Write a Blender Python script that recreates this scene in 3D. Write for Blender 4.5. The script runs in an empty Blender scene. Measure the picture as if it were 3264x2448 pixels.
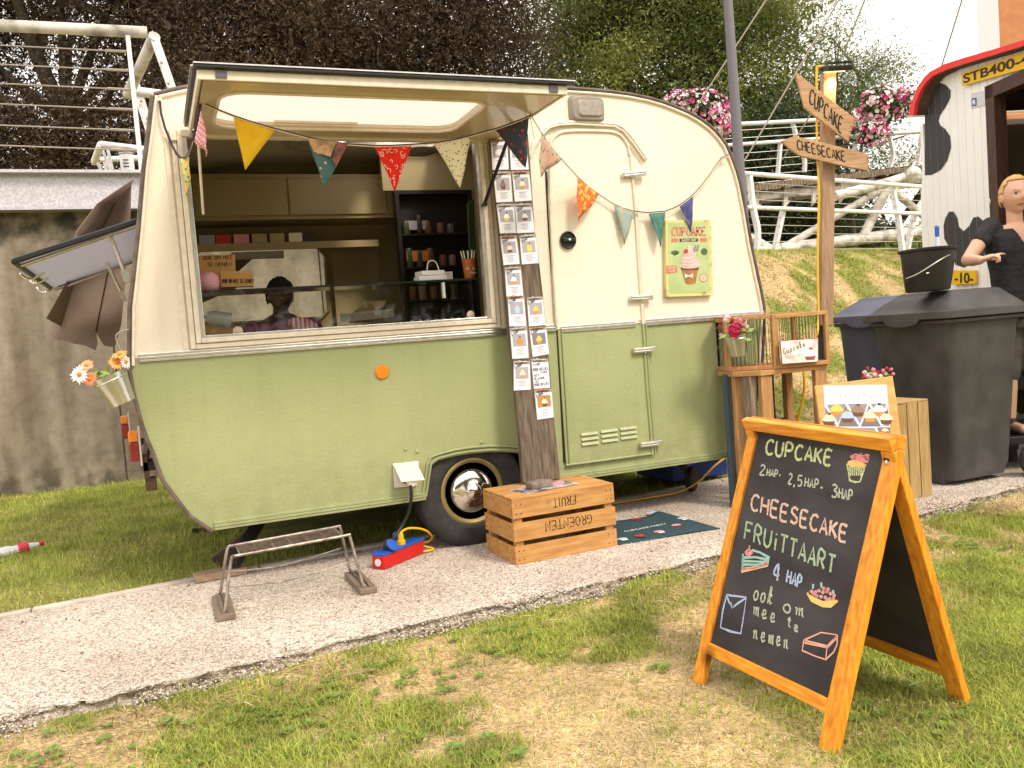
import bpy, bmesh, math, random
import numpy as np
from mathutils import Vector, Matrix, noise
from mathutils.geometry import tessellate_polygon
S = bpy.context.scene
COL = S.collection
random.seed(7); RNG = np.random.default_rng(7)
# ---------------- camera ----------------
FPX, YAW, PITCH, ROLL = 2734.0, 0.39404, 0.058543, 0.07505
CAM = Vector((0, 0, 1.08))
_f = Vector((math.sin(YAW)*math.cos(PITCH), math.cos(YAW)*math.cos(PITCH), -math.sin(PITCH)))
_r = Vector((math.cos(YAW), -math.sin(YAW), 0)); _d = _f.cross(_r)
RGT = math.cos(ROLL)*_r + math.sin(ROLL)*_d; DWN = -math.sin(ROLL)*_r + math.cos(ROLL)*_d; FWD = _f
cam = bpy.data.cameras.new('camera'); co = bpy.data.objects.new('camera', cam); COL.objects.link(co)
cam.sensor_width = 36; cam.lens = FPX/3264*36; cam.clip_start = .05; cam.clip_end = 2000
co.matrix_world = Matrix(((RGT.x, -DWN.x, -FWD.x, CAM.x), (RGT.y, -DWN.y, -FWD.y, CAM.y), (RGT.z, -DWN.z, -FWD.z, CAM.z), (0, 0, 0, 1)))
S.camera = co
# ---------------- sky, sun, exposure ----------------
SUN_EL, SUN_AZ = 50, 158          # towards the sun: right and behind the camera
w = bpy.data.worlds.new('World'); S.world = w; w.use_nodes = True
nt = w.node_tree; nt.nodes.clear(); N = nt.nodes.new; L = nt.links.new
wo = N('ShaderNodeOutputWorld'); bg = N('ShaderNodeBackground'); sky = N('ShaderNodeTexSky')
sky.sky_type = 'NISHITA'; sky.sun_disc = False; sky.sun_elevation = math.radians(SUN_EL); sky.sun_rotation = math.radians(SUN_AZ)
sky.air_density = 1; sky.dust_density = 4
tc = N('ShaderNodeTexCoord'); nz = N('ShaderNodeTexNoise'); nz.inputs['Scale'].default_value = 2.2; nz.inputs['Detail'].default_value = 5
rp = N('ShaderNodeValToRGB'); rp.color_ramp.elements[0].position = .3; rp.color_ramp.elements[0].color = (9.3, 8.8, 8.25, 1)
rp.color_ramp.elements[1].position = .7; rp.color_ramp.elements[1].color = (12.3, 11.7, 11.1, 1)
mx = N('ShaderNodeMixRGB'); mx.inputs[0].default_value = .93
L(tc.outputs['Generated'], nz.inputs['Vector']); L(nz.outputs['Fac'], rp.inputs['Fac'])
L(sky.outputs[0], mx.inputs[1]); L(rp.outputs[0], mx.inputs[2]); L(mx.outputs[0], bg.inputs['Color'])
bg.inputs['Strength'].default_value = .1; L(bg.outputs[0], wo.inputs[0])
sd = bpy.data.lights.new('sun', 'SUN'); sd.energy = 1.5; sd.angle = math.radians(12); sd.color = (1, .90, .74)
so = bpy.data.objects.new('sun', sd); COL.objects.link(so)
_el, _az = math.radians(SUN_EL), math.radians(SUN_AZ)
sdir = Vector((math.sin(_az)*math.cos(_el), math.cos(_az)*math.cos(_el), math.sin(_el)))
so.rotation_euler = sdir.to_track_quat('Z', 'Y').to_euler()
S.view_settings.view_transform = 'Standard'; S.view_settings.look = 'None'; S.view_settings.gamma = 1
S.view_settings.exposure = 1.02; S.view_settings.use_curve_mapping = False
S.render.engine = 'CYCLES'
S.cycles.max_bounces = 9; S.cycles.diffuse_bounces = 5; S.cycles.transparent_max_bounces = 12
# ---------------- measuring: a viewing ray met with a real plane ----------------
KS = 3264/2212
def ray(px, py): return RGT*((px*KS-1632)/FPX) + DWN*((py*KS-1224)/FPX) + FWD
def on(px, py, ax, v):
    r = ray(px, py); return CAM + r*((v-CAM[ax])/r[ax])
def PY(px, py, y): return on(px, py, 1, y)
def PX(px, py, x): return on(px, py, 0, x)
def PZ(px, py, z=0): return on(px, py, 2, z)
def PF(px, py, t): return CAM + ray(px, py)*t
class Plane:
    def __init__(s, p, n): s.p = Vector(p); s.n = Vector(n).normalized()
    def __call__(s, px, py, off=0):
        r = ray(px, py); return CAM + r*(((s.p+s.n*off)-CAM).dot(s.n)/r.dot(s.n))
def plane3(a, b, c):
    n = (b-a).cross(c-a).normalized()
    if n.dot(CAM-a) < 0: n = -n
    return Plane(a, n)
V = Vector
# ---------------- mesh builder ----------------
class MB:
    def __init__(s): s.v = []; s.f = []; s.m = []; s.mi = 0
    def add(s, vs, fs):
        b = len(s.v); s.v += [tuple(x) for x in vs]; s.f += [tuple(b+i for i in f) for f in fs]; s.m += [s.mi]*len(fs); return s
    def poly(s, pts): return s.add(pts, [tuple(range(len(pts)))])
    def box(s, c, sz, R=None):
        c = V(c); hx, hy, hz = sz[0]/2, sz[1]/2, sz[2]/2
        vs = [V((x*hx, y*hy, z*hz)) for x in (-1, 1) for y in (-1, 1) for z in (-1, 1)]
        if R: vs = [R @ q for q in vs]
        return s.add([c+q for q in vs], [(0, 1, 3, 2), (4, 6, 7, 5), (0, 4, 5, 1), (2, 3, 7, 6), (0, 2, 6, 4), (1, 5, 7, 3)])
    def bx(s, x0, x1, y0, y1, z0, z1): return s.box(((x0+x1)/2, (y0+y1)/2, (z0+z1)/2), (abs(x1-x0), abs(y1-y0), abs(z1-z0)))
    def bar(s, p, q, w, h, up=(0, 0, 1)):
        p, q = V(p), V(q); d = (q-p); l = d.length; d.normalize(); up = V(up)
        x = d.cross(up).normalized(); z = x.cross(d)
        R = Matrix((x, d, z)).transposed(); return s.box((p+q)/2, (w, l, h), R)
    def slab(s, pts, n, t):
        "polygon pts as its face, thickness t against n"
        n = V(n).normalized()*t; k = len(pts); a = [V(p) for p in pts]; b = [p-n for p in a]
        return s.add(a+b, [tuple(range(k)), tuple(range(2*k-1, k-1, -1))] + [(i, k+i, k+(i+1) % k, (i+1) % k) for i in range(k)])
    def tube(s, pts, r, seg=8, cap=True, closed=False):
        pts = [V(p) for p in pts]; n = len(pts); rs = r if isinstance(r, (list, tuple)) else [r]*n
        T = []
        for i in range(n):
            a = pts[(i-1) % n] if (closed or i > 0) else pts[i]; b = pts[(i+1) % n] if (closed or i < n-1) else pts[i]
            T.append((b-a).normalized())
        u = T[0].orthogonal().normalized(); vs = []
        for i in range(n):
            u = (u-T[i]*u.dot(T[i])).normalized(); w_ = T[i].cross(u)
            vs += [pts[i]+(u*math.cos(a)+w_*math.sin(a))*rs[i] for a in [2*math.pi*k/seg for k in range(seg)]]
        fs = []
        for i in range(n if closed else n-1):
            j = (i+1) % n
            fs += [(i*seg+k, i*seg+(k+1) % seg, j*seg+(k+1) % seg, j*seg+k) for k in range(seg)]
        if cap and not closed: fs += [tuple(range(seg))[::-1], tuple(range((n-1)*seg, n*seg))]
        return s.add(vs, fs)
    def lathe(s, prof, c, seg=24, ax=(0, 0, 1), sx=1, sy=1, u=None):
        c = V(c); ax = V(ax).normalized(); u = V(u) if u else ax.orthogonal().normalized(); w_ = ax.cross(u)
        vs = []
        for (r, z) in prof: vs += [c+ax*z+(u*math.cos(a)*sx+w_*math.sin(a)*sy)*r for a in [2*math.pi*k/seg for k in range(seg)]]
        fs = []
        for i in range(len(prof)-1): fs += [(i*seg+k, i*seg+(k+1) % seg, (i+1)*seg+(k+1) % seg, (i+1)*seg+k) for k in range(seg)]
        if prof[0][0] > 1e-6: fs.append(tuple(range(seg))[::-1])
        if prof[-1][0] > 1e-6: fs.append(tuple(range((len(prof)-1)*seg, len(prof)*seg)))
        return s.add(vs, fs)
    def ball(s, c, r, seg=10, R=None):
        n = seg//2+1; c = V(c); r = (r, r, r) if not isinstance(r, (tuple, list)) else r
        vs = []; fs = []
        for i in range(n+1):
            t = math.pi*i/n
            for k in range(seg):
                a = 2*math.pi*k/seg; q = V((math.sin(t)*math.cos(a)*r[0], math.sin(t)*math.sin(a)*r[1], math.cos(t)*r[2]))
                vs.append(c+(R @ q if R else q))
        for i in range(n): fs += [(i*seg+k, (i+1)*seg+k, (i+1)*seg+(k+1) % seg, i*seg+(k+1) % seg) for k in range(seg)]
        return s.add(vs, fs)
    def sheet(s, loops, n, t=0):
        "planar polygon with holes (first loop the outline) and thickness t against n"
        n = V(n).normalized(); flat = [V(p) for lp in loops for p in lp]
        tri = tessellate_polygon([[V(p) for p in lp] for lp in loops]); tri2 = []
        for a, b, c in tri:
            nn = (flat[b]-flat[a]).cross(flat[c]-flat[a]); tri2.append((a, b, c) if nn.dot(n) > 0 else (a, c, b))
        if not t: return s.add(flat, tri2)
        k = len(flat); fs = tri2+[(c+k, b+k, a+k) for a, b, c in tri2]; o = 0
        for lp in loops:
            m = len(lp); fs += [(o+i, o+i+k, o+(i+1) % m+k, o+(i+1) % m) for i in range(m)]; o += m
        return s.add(flat+[p-n*t for p in flat], fs)
    def ribbon(s, pts, n, w):
        "a flat painted stroke of width w"
        pts = [V(p) for p in pts]; n = V(n).normalized(); k = len(pts)
        if k < 2: return s
        l = []; r = []
        for i in range(k):
            t = (pts[min(i+1, k-1)]-pts[max(i-1, 0)])
            if t.length < 1e-9: t = V((1, 0, 0))
            x = t.normalized().cross(n)*(w/2*(1+.25*math.sin(i*2.3+pts[i].x*50)))
            l.append(pts[i]+x); r.append(pts[i]-x)
        return s.add(l+r, [(i, i+1, k+i+1, k+i) for i in range(k-1)])
    def build(s, name, mat=None, parent=None, smooth=False, tag=None, kind=None, bevel=0, solid=0, loc=None, label=None, sub=0):
        me = bpy.data.meshes.new(name)
        if parent is not None: o0 = V(parent['_o'])
        elif loc is not None: o0 = V(loc)
        elif s.v and kind != 'structure':
            a = np.array(s.v); lo, hi = a.min(0), a.max(0); o0 = V(((lo[0]+hi[0])/2, (lo[1]+hi[1])/2, lo[2]))
        else: o0 = V((0, 0, 0))
        a = np.array(s.v, dtype=float)-np.array(o0)
        me.from_pydata(a.tolist(), [], s.f); me.validate()
        mats = mat if isinstance(mat, (list, tuple)) else [mat]
        for m in mats: me.materials.append(m)
        if len(mats) > 1 and len(me.polygons) == len(s.m): me.polygons.foreach_set('material_index', s.m)
        ob = bpy.data.objects.new(name, me); COL.objects.link(ob); ob['_o'] = tuple(o0)
        bm = bmesh.new(); bm.from_mesh(me); bmesh.ops.recalc_face_normals(bm, faces=bm.faces); bm.to_mesh(me); bm.free()
        if smooth:
            me.polygons.foreach_set('use_smooth', [True]*len(me.polygons))
            try: me.set_sharp_from_angle(angle=math.radians(38))
            except Exception: pass
        if parent is not None: ob.parent = parent
        else: ob.location = o0
        if bevel:
            b = ob.modifiers.new('bevel', 'BEVEL'); b.width = bevel; b.segments = 2; b.limit_method = 'ANGLE'
        if solid: q = ob.modifiers.new('solid', 'SOLIDIFY'); q.thickness = solid; q.offset = 0
        if sub: q = ob.modifiers.new('sub', 'SUBSURF'); q.levels = sub; q.render_levels = sub
        if tag: settag(ob, *tag)
        if kind: ob['kind'] = kind
        if label: ob['label'] = label
        return ob
def settag(o, label, cat, group=None):
    o['label'] = label; o['category'] = cat
    if group: o['group'] = group
def thing(name, label, cat, loc, group=None):
    o = bpy.data.objects.new(name, None); o.empty_display_size = .05; COL.objects.link(o); o.location = loc; o['_o'] = tuple(loc)
    settag(o, label, cat, group); return o
def clone(root, loc, rz=0, label=None):
    r = root.copy(); COL.objects.link(r); r.location = loc; r.rotation_euler = (0, 0, rz)
    if label: r['label'] = label
    for ch in list(root.children):
        c = ch.copy(); COL.objects.link(c); c.parent = r
        for g in list(ch.children):
            e = g.copy(); COL.objects.link(e); e.parent = c
    return r
# ---------------- materials ----------------
MC = {}
def M(name, col, rough=.6, metal=0, col2=None, vs=6, var=1.0, bump=0, bs=60, detail=4, stretch=None, emit=0, trans=0, alpha=1, spec=.5, kind='noise', lo=.35, hi=.65, coat=0, ior=1.45, dist=.01):
    if name in MC: return MC[name]
    m = bpy.data.materials.new(name); m.use_nodes = True; t = m.node_tree; b = t.nodes['Principled BSDF']; MC[name] = m
    b.inputs['Base Color'].default_value = (*col, 1); b.inputs['Roughness'].default_value = rough; b.inputs['Metallic'].default_value = metal
    b.inputs['Specular IOR Level'].default_value = spec; b.inputs['Coat Weight'].default_value = coat; b.inputs['IOR'].default_value = ior
    b.inputs['Transmission Weight'].default_value = trans; b.inputs['Alpha'].default_value = alpha
    if emit: b.inputs['Emission Color'].default_value = (*col, 1); b.inputs['Emission Strength'].default_value = emit
    tc = t.nodes.new('ShaderNodeTexCoord'); mp = t.nodes.new('ShaderNodeMapping'); t.links.new(tc.outputs['Object'], mp.inputs[0])
    if stretch: mp.inputs['Scale'].default_value = stretch
    if col2:
        n = t.nodes.new('ShaderNodeTexNoise' if kind == 'noise' else 'ShaderNodeTexVoronoi'); n.inputs['Scale'].default_value = vs
        if kind == 'noise': n.inputs['Detail'].default_value = detail
        t.links.new(mp.outputs[0], n.inputs['Vector'])
        r = t.nodes.new('ShaderNodeValToRGB'); r.color_ramp.elements[0].position = lo; r.color_ramp.elements[1].position = hi
        r.color_ramp.elements[0].color = (*col, 1); r.color_ramp.elements[1].color = (*col2, 1)
        t.links.new(n.outputs['Fac' if kind == 'noise' else 'Distance'], r.inputs[0]); t.links.new(r.outputs[0], b.inputs['Base Color'])
    if bump:
        n = t.nodes.new('ShaderNodeTexNoise'); n.inputs['Scale'].default_value = bs; n.inputs['Detail'].default_value = 3
        t.links.new(mp.outputs[0], n.inputs['Vector']); bu = t.nodes.new('ShaderNodeBump'); bu.inputs['Strength'].default_value = bump; bu.inputs['Distance'].default_value = dist
        t.links.new(n.outputs['Fac'], bu.inputs['Height']); t.links.new(bu.outputs[0], b.inputs['Normal'])
    return m
def wood(name, c1, c2, st=(3, 3, 30), rough=.6, vs=4, bump=.25, knots=0):
    m = M(name, c1, rough, col2=c2, vs=vs, stretch=st, detail=8, bump=bump, bs=10, lo=.3, hi=.72, dist=.004)
    if knots and not m.get('k'):
        m['k'] = 1; t = m.node_tree; b = t.nodes['Principled BSDF']; src = b.inputs['Base Color'].links[0].from_socket
        tc = t.nodes.new('ShaderNodeTexCoord'); vo = t.nodes.new('ShaderNodeTexVoronoi'); vo.inputs['Scale'].default_value = knots
        t.links.new(tc.outputs['Object'], vo.inputs['Vector']); r = t.nodes.new('ShaderNodeValToRGB')
        r.color_ramp.elements[0].position = .03; r.color_ramp.elements[0].color = (1, 1, 1, 1); r.color_ramp.elements[1].position = .12; r.color_ramp.elements[1].color = (0, 0, 0, 1)
        mxx = t.nodes.new('ShaderNodeMixRGB'); mxx.blend_type = 'MIX'; mxx.inputs[2].default_value = (c1[0]*.3, c1[1]*.25, c1[2]*.2, 1)
        t.links.new(vo.outputs['Distance'], r.inputs[0]); t.links.new(r.outputs[0], mxx.inputs[0]); t.links.new(src, mxx.inputs[1]); t.links.new(mxx.outputs[0], b.inputs['Base Color'])
    return m
def attr_mat(name, rough=.7, trans=0, bump=0, bs=80, spec=.3, speck=0):
    m = bpy.data.materials.new(name); m.use_nodes = True; t = m.node_tree; b = t.nodes['Principled BSDF']; MC[name] = m
    a = t.nodes.new('ShaderNodeAttribute'); a.attribute_name = 'tint'; t.links.new(a.outputs['Color'], b.inputs['Base Color'])
    b.inputs['Roughness'].default_value = rough; b.inputs['Specular IOR Level'].default_value = spec
    if speck:
        tc = t.nodes.new('ShaderNodeTexCoord'); n = t.nodes.new('ShaderNodeTexNoise'); n.inputs['Scale'].default_value = speck; n.inputs['Detail'].default_value = 8; n.inputs['Roughness'].default_value = .75; t.links.new(tc.outputs['Object'], n.inputs['Vector'])
        r = t.nodes.new('ShaderNodeValToRGB'); r.color_ramp.elements[0].position = .36; r.color_ramp.elements[0].color = (.42, .38, .32, 1); r.color_ramp.elements[1].position = .62; r.color_ramp.elements[1].color = (1.35, 1.3, 1.2, 1); t.links.new(n.outputs['Fac'], r.inputs[0])
        mu = t.nodes.new('ShaderNodeMixRGB'); mu.blend_type = 'MULTIPLY'; mu.inputs[0].default_value = 1; t.links.new(a.outputs['Color'], mu.inputs[1]); t.links.new(r.outputs[0], mu.inputs[2]); t.links.new(mu.outputs[0], b.inputs['Base Color'])
    if trans:   # thin leaves let light through
        tr = t.nodes.new('ShaderNodeBsdfTranslucent'); t.links.new(a.outputs['Color'], tr.inputs[0]); ms = t.nodes.new('ShaderNodeMixShader'); ms.inputs[0].default_value = trans
        t.links.new(b.outputs[0], ms.inputs[1]); t.links.new(tr.outputs[0], ms.inputs[2]); t.links.new(ms.outputs[0], t.nodes['Material Output'].inputs[0])
    if bump:
        tc = t.nodes.new('ShaderNodeTexCoord'); n = t.nodes.new('ShaderNodeTexNoise'); n.inputs['Scale'].default_value = bs; n.inputs['Detail'].default_value = 4
        t.links.new(tc.outputs['Object'], n.inputs['Vector']); bu = t.nodes.new('ShaderNodeBump'); bu.inputs['Strength'].default_value = bump; bu.inputs['Distance'].default_value = .01
        t.links.new(n.outputs['Fac'], bu.inputs['Height']); t.links.new(bu.outputs[0], b.inputs['Normal'])
    return m
def np_mesh(name, verts, faces_list, tint, mat, kind=None, parent=None, tag=None, smooth=False):
    "verts (n,3); faces_list: arrays (m,k); tint (n,3) per vertex"
    me = bpy.data.meshes.new(name); n = len(verts)
    o0 = np.array(parent['_o']) if parent is not None else np.zeros(3)
    me.vertices.add(n); me.vertices.foreach_set('co', (verts-o0).astype(np.float32).ravel())
    li = np.concatenate([f.ravel() for f in faces_list]); tot = np.concatenate([np.full(len(f), f.shape[1]) for f in faces_list])
    st = np.concatenate([[0], np.cumsum(tot)[:-1]])
    me.loops.add(len(li)); me.loops.foreach_set('vertex_index', li.astype(np.int32))
    me.polygons.add(len(tot)); me.polygons.foreach_set('loop_start', st.astype(np.int32)); me.polygons.foreach_set('loop_total', tot.astype(np.int32))
    if smooth: me.polygons.foreach_set('use_smooth', [True]*len(tot))
    me.update(calc_edges=True)
    at = me.color_attributes.new('tint', 'FLOAT_COLOR', 'POINT'); c = np.ones((n, 4), np.float32); c[:, :3] = tint; at.data.foreach_set('color', c.ravel())
    me.materials.append(mat); ob = bpy.data.objects.new(name, me); COL.objects.link(ob); ob['_o'] = tuple(o0)
    if parent is not None: ob.parent = parent
    if kind: ob['kind'] = kind
    if tag: settag(ob, *tag)
    return ob
# numpy value noise
_LAT = RNG.random((256, 256))
def vnoise(x, y):
    xi = np.floor(x).astype(int); yi = np.floor(y).astype(int); fx = x-xi; fy = y-yi; fx = fx*fx*(3-2*fx); fy = fy*fy*(3-2*fy)
    g = lambda a, b: _LAT[a % 256, b % 256]
    return (g(xi, yi)*(1-fx)+g(xi+1, yi)*fx)*(1-fy)+(g(xi, yi+1)*(1-fx)+g(xi+1, yi+1)*fx)*fy
def fbm(x, y, o=4):
    a = 0; s = 0; w_ = 1
    for i in range(o): a = a+w_*vnoise(x*2**i+17*i, y*2**i+31*i); s += w_; w_ *= .5
    return a/s
def sstep(t): t = np.clip(t, 0, 1); return t*t*(3-2*t)
# ---------------- stroke lettering ----------------
GL = {'A': "0,0 2,6 4,0|.8,2 3.2,2", 'B': "0,0 0,6 2.4,6 3.4,5.2 3,3.8 0,3.1|2.2,3.2 3.6,2.4 3.6,.9 2.4,0 0,0",
 'C': "3.8,5.2 2.8,6 1.2,5.6 .2,4 .1,2 .9,.4 2.4,0 3.9,.8", 'D': "0,0 0,6 2,5.8 3.7,4.3 3.7,1.6 2.2,.1 0,0",
 'E': "3.6,6 .2,5.9 .1,.1 3.6,0|.2,3.1 3,3.2", 'F': "0,0 .2,6 3.6,6|.1,3.2 2.8,3.3",
 'G': "3.8,5.2 2.6,6 .8,5.2 0,3 .7,.7 2.4,0 3.8,.8 3.8,2.8 2.2,2.8", 'H': "0,0 .1,6|3.8,0 3.7,6|0,3 3.8,3.1", 'I': "1,0 1,6", 'i': "1,0 1,4.2|.9,5.4 1.1,5.9",
 'J': "3,6 3,1.2 2,0 .6,.4", 'K': "0,0 0,6|3.6,6 .1,2.6|.9,3.3 3.8,0", 'L': "0,6 0,0 3.4,0", 'M': "0,0 .4,6 2,2.4 3.7,6 4.1,0", 'N': "0,0 .1,6 3.7,0 3.8,6",
 'O': "2,6 .6,5.2 0,3 .6,.7 2,0 3.4,.7 4,3 3.4,5.2 2,6", 'P': "0,0 .1,6 2.6,5.9 3.6,4.6 2.8,3 .1,2.7", 'R': "0,0 .1,6 2.6,5.9 3.4,4.6 2.6,3.2 .1,3|1.4,3 3.7,0",
 'S': "3.5,5.4 2.2,6 .6,5.5 .4,4 1.8,3.1 3.4,2.2 3.3,.7 1.8,0 .1,.7", 'T': "0,6 4,6|2,6 2,0", 'U': "0,6 .1,1.5 1.4,0 2.8,.3 3.6,1.8 3.7,6", 'V': "0,6 1.9,0 3.8,6",
 'X': "0,0 3.6,6|0,6 3.6,0", 'Y': "0,6 1.8,3|3.6,6 1.4,0", 'Z': "0,6 3.6,6 0,0 3.7,0", '0': "2,6 .6,5.2 .2,3 .6,.7 2,0 3.4,.7 3.8,3 3.4,5.2 2,6", '1': ".6,4.8 2,6 2,0",
 '2': ".3,4.8 1.4,6 3,5.5 3,4 .1,0 3.6,.2", '3': ".3,5.6 2,6 3.2,4.8 1.6,3.3 3.4,2.2 3,.5 1.2,0 .1,.8", '4': "2.6,0 2.6,6 0,2 3.8,2", '5': "3.4,6 .6,6 .5,3.4 2.4,3.6 3.4,2 2.4,.2 .3,.4",
 '-': ".4,2.6 3,2.8", '.': "1,0 1.2,.4", ',': "1.2,.5 .7,-1.2", '&': "3.6,0 .8,4.8 2,6 2.6,4.8 .2,2 1,0 2.4,.2 3.6,2.4", "'": "1,6 1,4.8",
 'o': "2,3.5 .6,2.7 .4,1 1.8,0 3.2,.9 3.1,2.7 2,3.5", 'k': ".4,1.5 1.6,4 1.7,6 .9,5.6 .6,0|2.9,3.6 .8,1.7|1.2,1.9 2.6,0 3.8,.7", 'm': "0,2.6 .6,3.2 .8,0|.8,2 1.8,3.3 2.1,0|2.1,2 3.1,3.3 3.4,.4 4,.2",
 'e': "0,1.2 2.4,1.8 2.2,3.2 1,3 .8,1 1.8,0 3.4,.8", 't': "1.7,5.4 1.5,.5 2.9,.2|.3,3.7 3,3.9", 'n': "0,2.6 .7,3.2 .8,0|.8,2 2,3.3 2.5,.6 3.6,.4",
 'u': "0,3.2 .2,.6 1.4,0 2.6,1.4 2.7,3.2 2.8,.2 3.4,.2", 'p': ".4,3.2 .2,-2.2|.4,2.6 2,3.4 3,1.8 2,.1 .4,.6", 'c': "3,2.8 1.6,3.4 .5,1.8 1.4,.1 3.1,.7", 'a': "2.8,2.8 1.4,3.4 .4,1.6 1.4,.1 2.7,1.4 2.9,3.2 2.9,.4 3.5,.2"}
GW = {'I': 2, 'i': 2, '.': 2, ',': 2, "'": 2, 'M': 4.4}
def smooth_pts(p, k=3):
    if len(p) < 3: return p
    q = []
    for i in range(len(p)-1):
        a = p[max(i-1, 0)]; b = p[i]; c = p[i+1]; d = p[min(i+2, len(p)-1)]
        for j in range(k):
            t = j/k; q.append(.5*((2*b)+(c-a)*t+(2*a-5*b+4*c-d)*t*t+(3*b-a-3*c+d)*t**3))
    q.append(p[-1]); return q
def write(mb, txt, base0, base1, up, fn, n, w, serif=False, fit=True, rnd=.12, curve=True):
    "lettering: baseline from base0 to base1, up = cap height vector; fn maps a 2-vector to a point of the surface"
    adv = [GW.get(c, 4)+1.5 if c != ' ' else 3 for c in txt]; tot = sum(adv)-1.5; x = 0
    b0 = V((*base0, 0)); ex = (V((*base1, 0))-b0)/tot; ey = V((*up, 0))/6
    for c, a in zip(txt, adv):
        jy = random.uniform(-rnd, rnd)
        for st in GL.get(c, '').split('|'):
            if not st: continue
            p = [V((float(u.split(',')[0]), float(u.split(',')[1]), 0)) for u in st.split()]
            sp = smooth_pts(p) if curve and len(p) > 3 else p
            pts = [b0+ex*(x+q.x)+ey*(q.y+jy) for q in sp]; mb.ribbon([fn(q.x, q.y) for q in pts], n, w)
            if serif:
                for q in (p[0], p[-1]):
                    if q.y < .3 or q.y > 5.7:
                        mb.ribbon([fn(*(b0+ex*(x+q.x+k)+ey*q.y)[:2]) for k in (-.7, .7)], n, w*.7)
        x += a
def btext(mb, s, o, ex, ey, size, bold=0.0):
    "printed lettering in the built-in typeface, as flat faces"
    cu = bpy.data.curves.new('t', 'FONT'); cu.body = s; cu.size = 1; cu.offset = bold; ob = bpy.data.objects.new('t', cu); COL.objects.link(ob)
    dg = bpy.context.evaluated_depsgraph_get(); me = ob.evaluated_get(dg).to_mesh()
    xs = [v.co.x for v in me.vertices]; w_ = max(xs)-min(xs); o, ex, ey = V(o), V(ex), V(ey)
    mb.add([o+ex*(v.co.x-min(xs))/w_+ey*(v.co.y*1.42) for v in me.vertices], [tuple(p.vertices) for p in me.polygons])
    ob.to_mesh_clear(); bpy.data.objects.remove(ob); bpy.data.curves.remove(cu)
# ---------------- ground ----------------
CY = 4.142                                  # plane of the caravan's near side
def yf(x): return 3.10+.055*np.asarray(x, float)+.045*(fbm(np.asarray(x)*3+9, np.asarray(x)*0+3)-.5)*2
def yr(x): return 4.39+.085*np.asarray(x, float)
def zg(x, y):
    x = np.asarray(x, float); y = np.asarray(y, float)
    z = np.where(y < yf(x)+.12, -.10+.042*np.exp(-((y-yf(x))/.3)**2)+.03*sstep((fbm(x*2.6+20, y*0+6, 3)-.40)/.25)*np.exp(-((y-yf(x))/.22)**2), 0.0)
    z = np.where((y >= yf(x)+.12) & (y < yr(x)), -.12, z) + .02*(fbm(x*1.5, y*1.5)-.5)
    s = -.23*x+.97*y
    z = z+2.0*sstep((s-4.9)/3.0)*sstep((x-4.3)/1.2)
    return z+2.35*sstep((y-8.62)/.2)*(1-sstep((x-4.3)/1.2))
def greenness(x, y):
    "how much living grass stands here, 0 straw to 1 green"
    n = fbm(x*1.6+5, y*1.6+11, 5); n2 = fbm(x*6, y*6+40, 3)
    g = sstep((n*.7+n2*.3-.43)/.16)
    front = y < yf(x)-.02
    dry = np.exp(-(((x-.9)/.85)**2+((y-2.45)/.38)**2)*1.0)       # trampled straw before the path
    edge = np.exp(-((y-yf(x)+.12)/.10)**2)*.55
    gf = np.clip(g*.95+.08+.5*sstep((x-1.3)/.6)*sstep((2.8-y)/.6)-.62*dry*(1-.6*sstep((n2-.47)/.1))-edge, 0, 1)
    gb = np.clip(.75+.4*g-.25*sstep((y-7)/1.5), 0, 1)
    bank = sstep((x-4.3)/.8)
    n3 = fbm(x*3.1+90, y*3.1+7, 4); gb = gb*(1-bank)+bank*np.clip(.12+sstep((n3-.40)/.2)*.75+.35*sstep(((-.23*x+.97*y)-7)/1), 0, 1)
    return np.where(front, gf, gb)
def seg(*a):
    o = []
    for lo, hi, st in a: o += list(np.arange(lo, hi, st))
    return np.array(o)
gx = seg((-400, -60, 40), (-60, -14, 4), (-14, -3, .5), (-3, 9, .05), (9, 16, .4), (16, 60, 4), (60, 401, 40))
gy = seg((-200, -10, 30), (-10, 1, .5), (1, 8.5, .05), (8.5, 12, .07), (12, 20, .5), (20, 80, 6), (80, 401, 40))
X_, Y_ = np.meshgrid(gx, gy); X_ = X_.ravel(); Y_ = Y_.ravel(); Z_ = zg(X_, Y_)
nx, ny = len(gx), len(gy); I = np.arange(nx*ny).reshape(ny, nx)
F_ = np.stack([I[:-1, :-1].ravel(), I[:-1, 1:].ravel(), I[1:, 1:].ravel(), I[1:, :-1].ravel()], 1)
g = greenness(X_, Y_)[:, None]; nn = fbm(X_*9, Y_*9, 3)[:, None]
soil = np.array([.33, .22, .12]); straw = np.array([.62, .48, .28]); turf = np.array([.18, .21, .045])
tint = (soil*(1-nn)+straw*nn)*(1-g)+turf*(.6+.8*nn)*g
LAWN = attr_mat('lawn', .95, bump=.8, bs=90, speck=55)
np_mesh('ground', np.stack([X_, Y_, Z_], 1), [F_], tint, LAWN, kind='structure', smooth=True)
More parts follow.
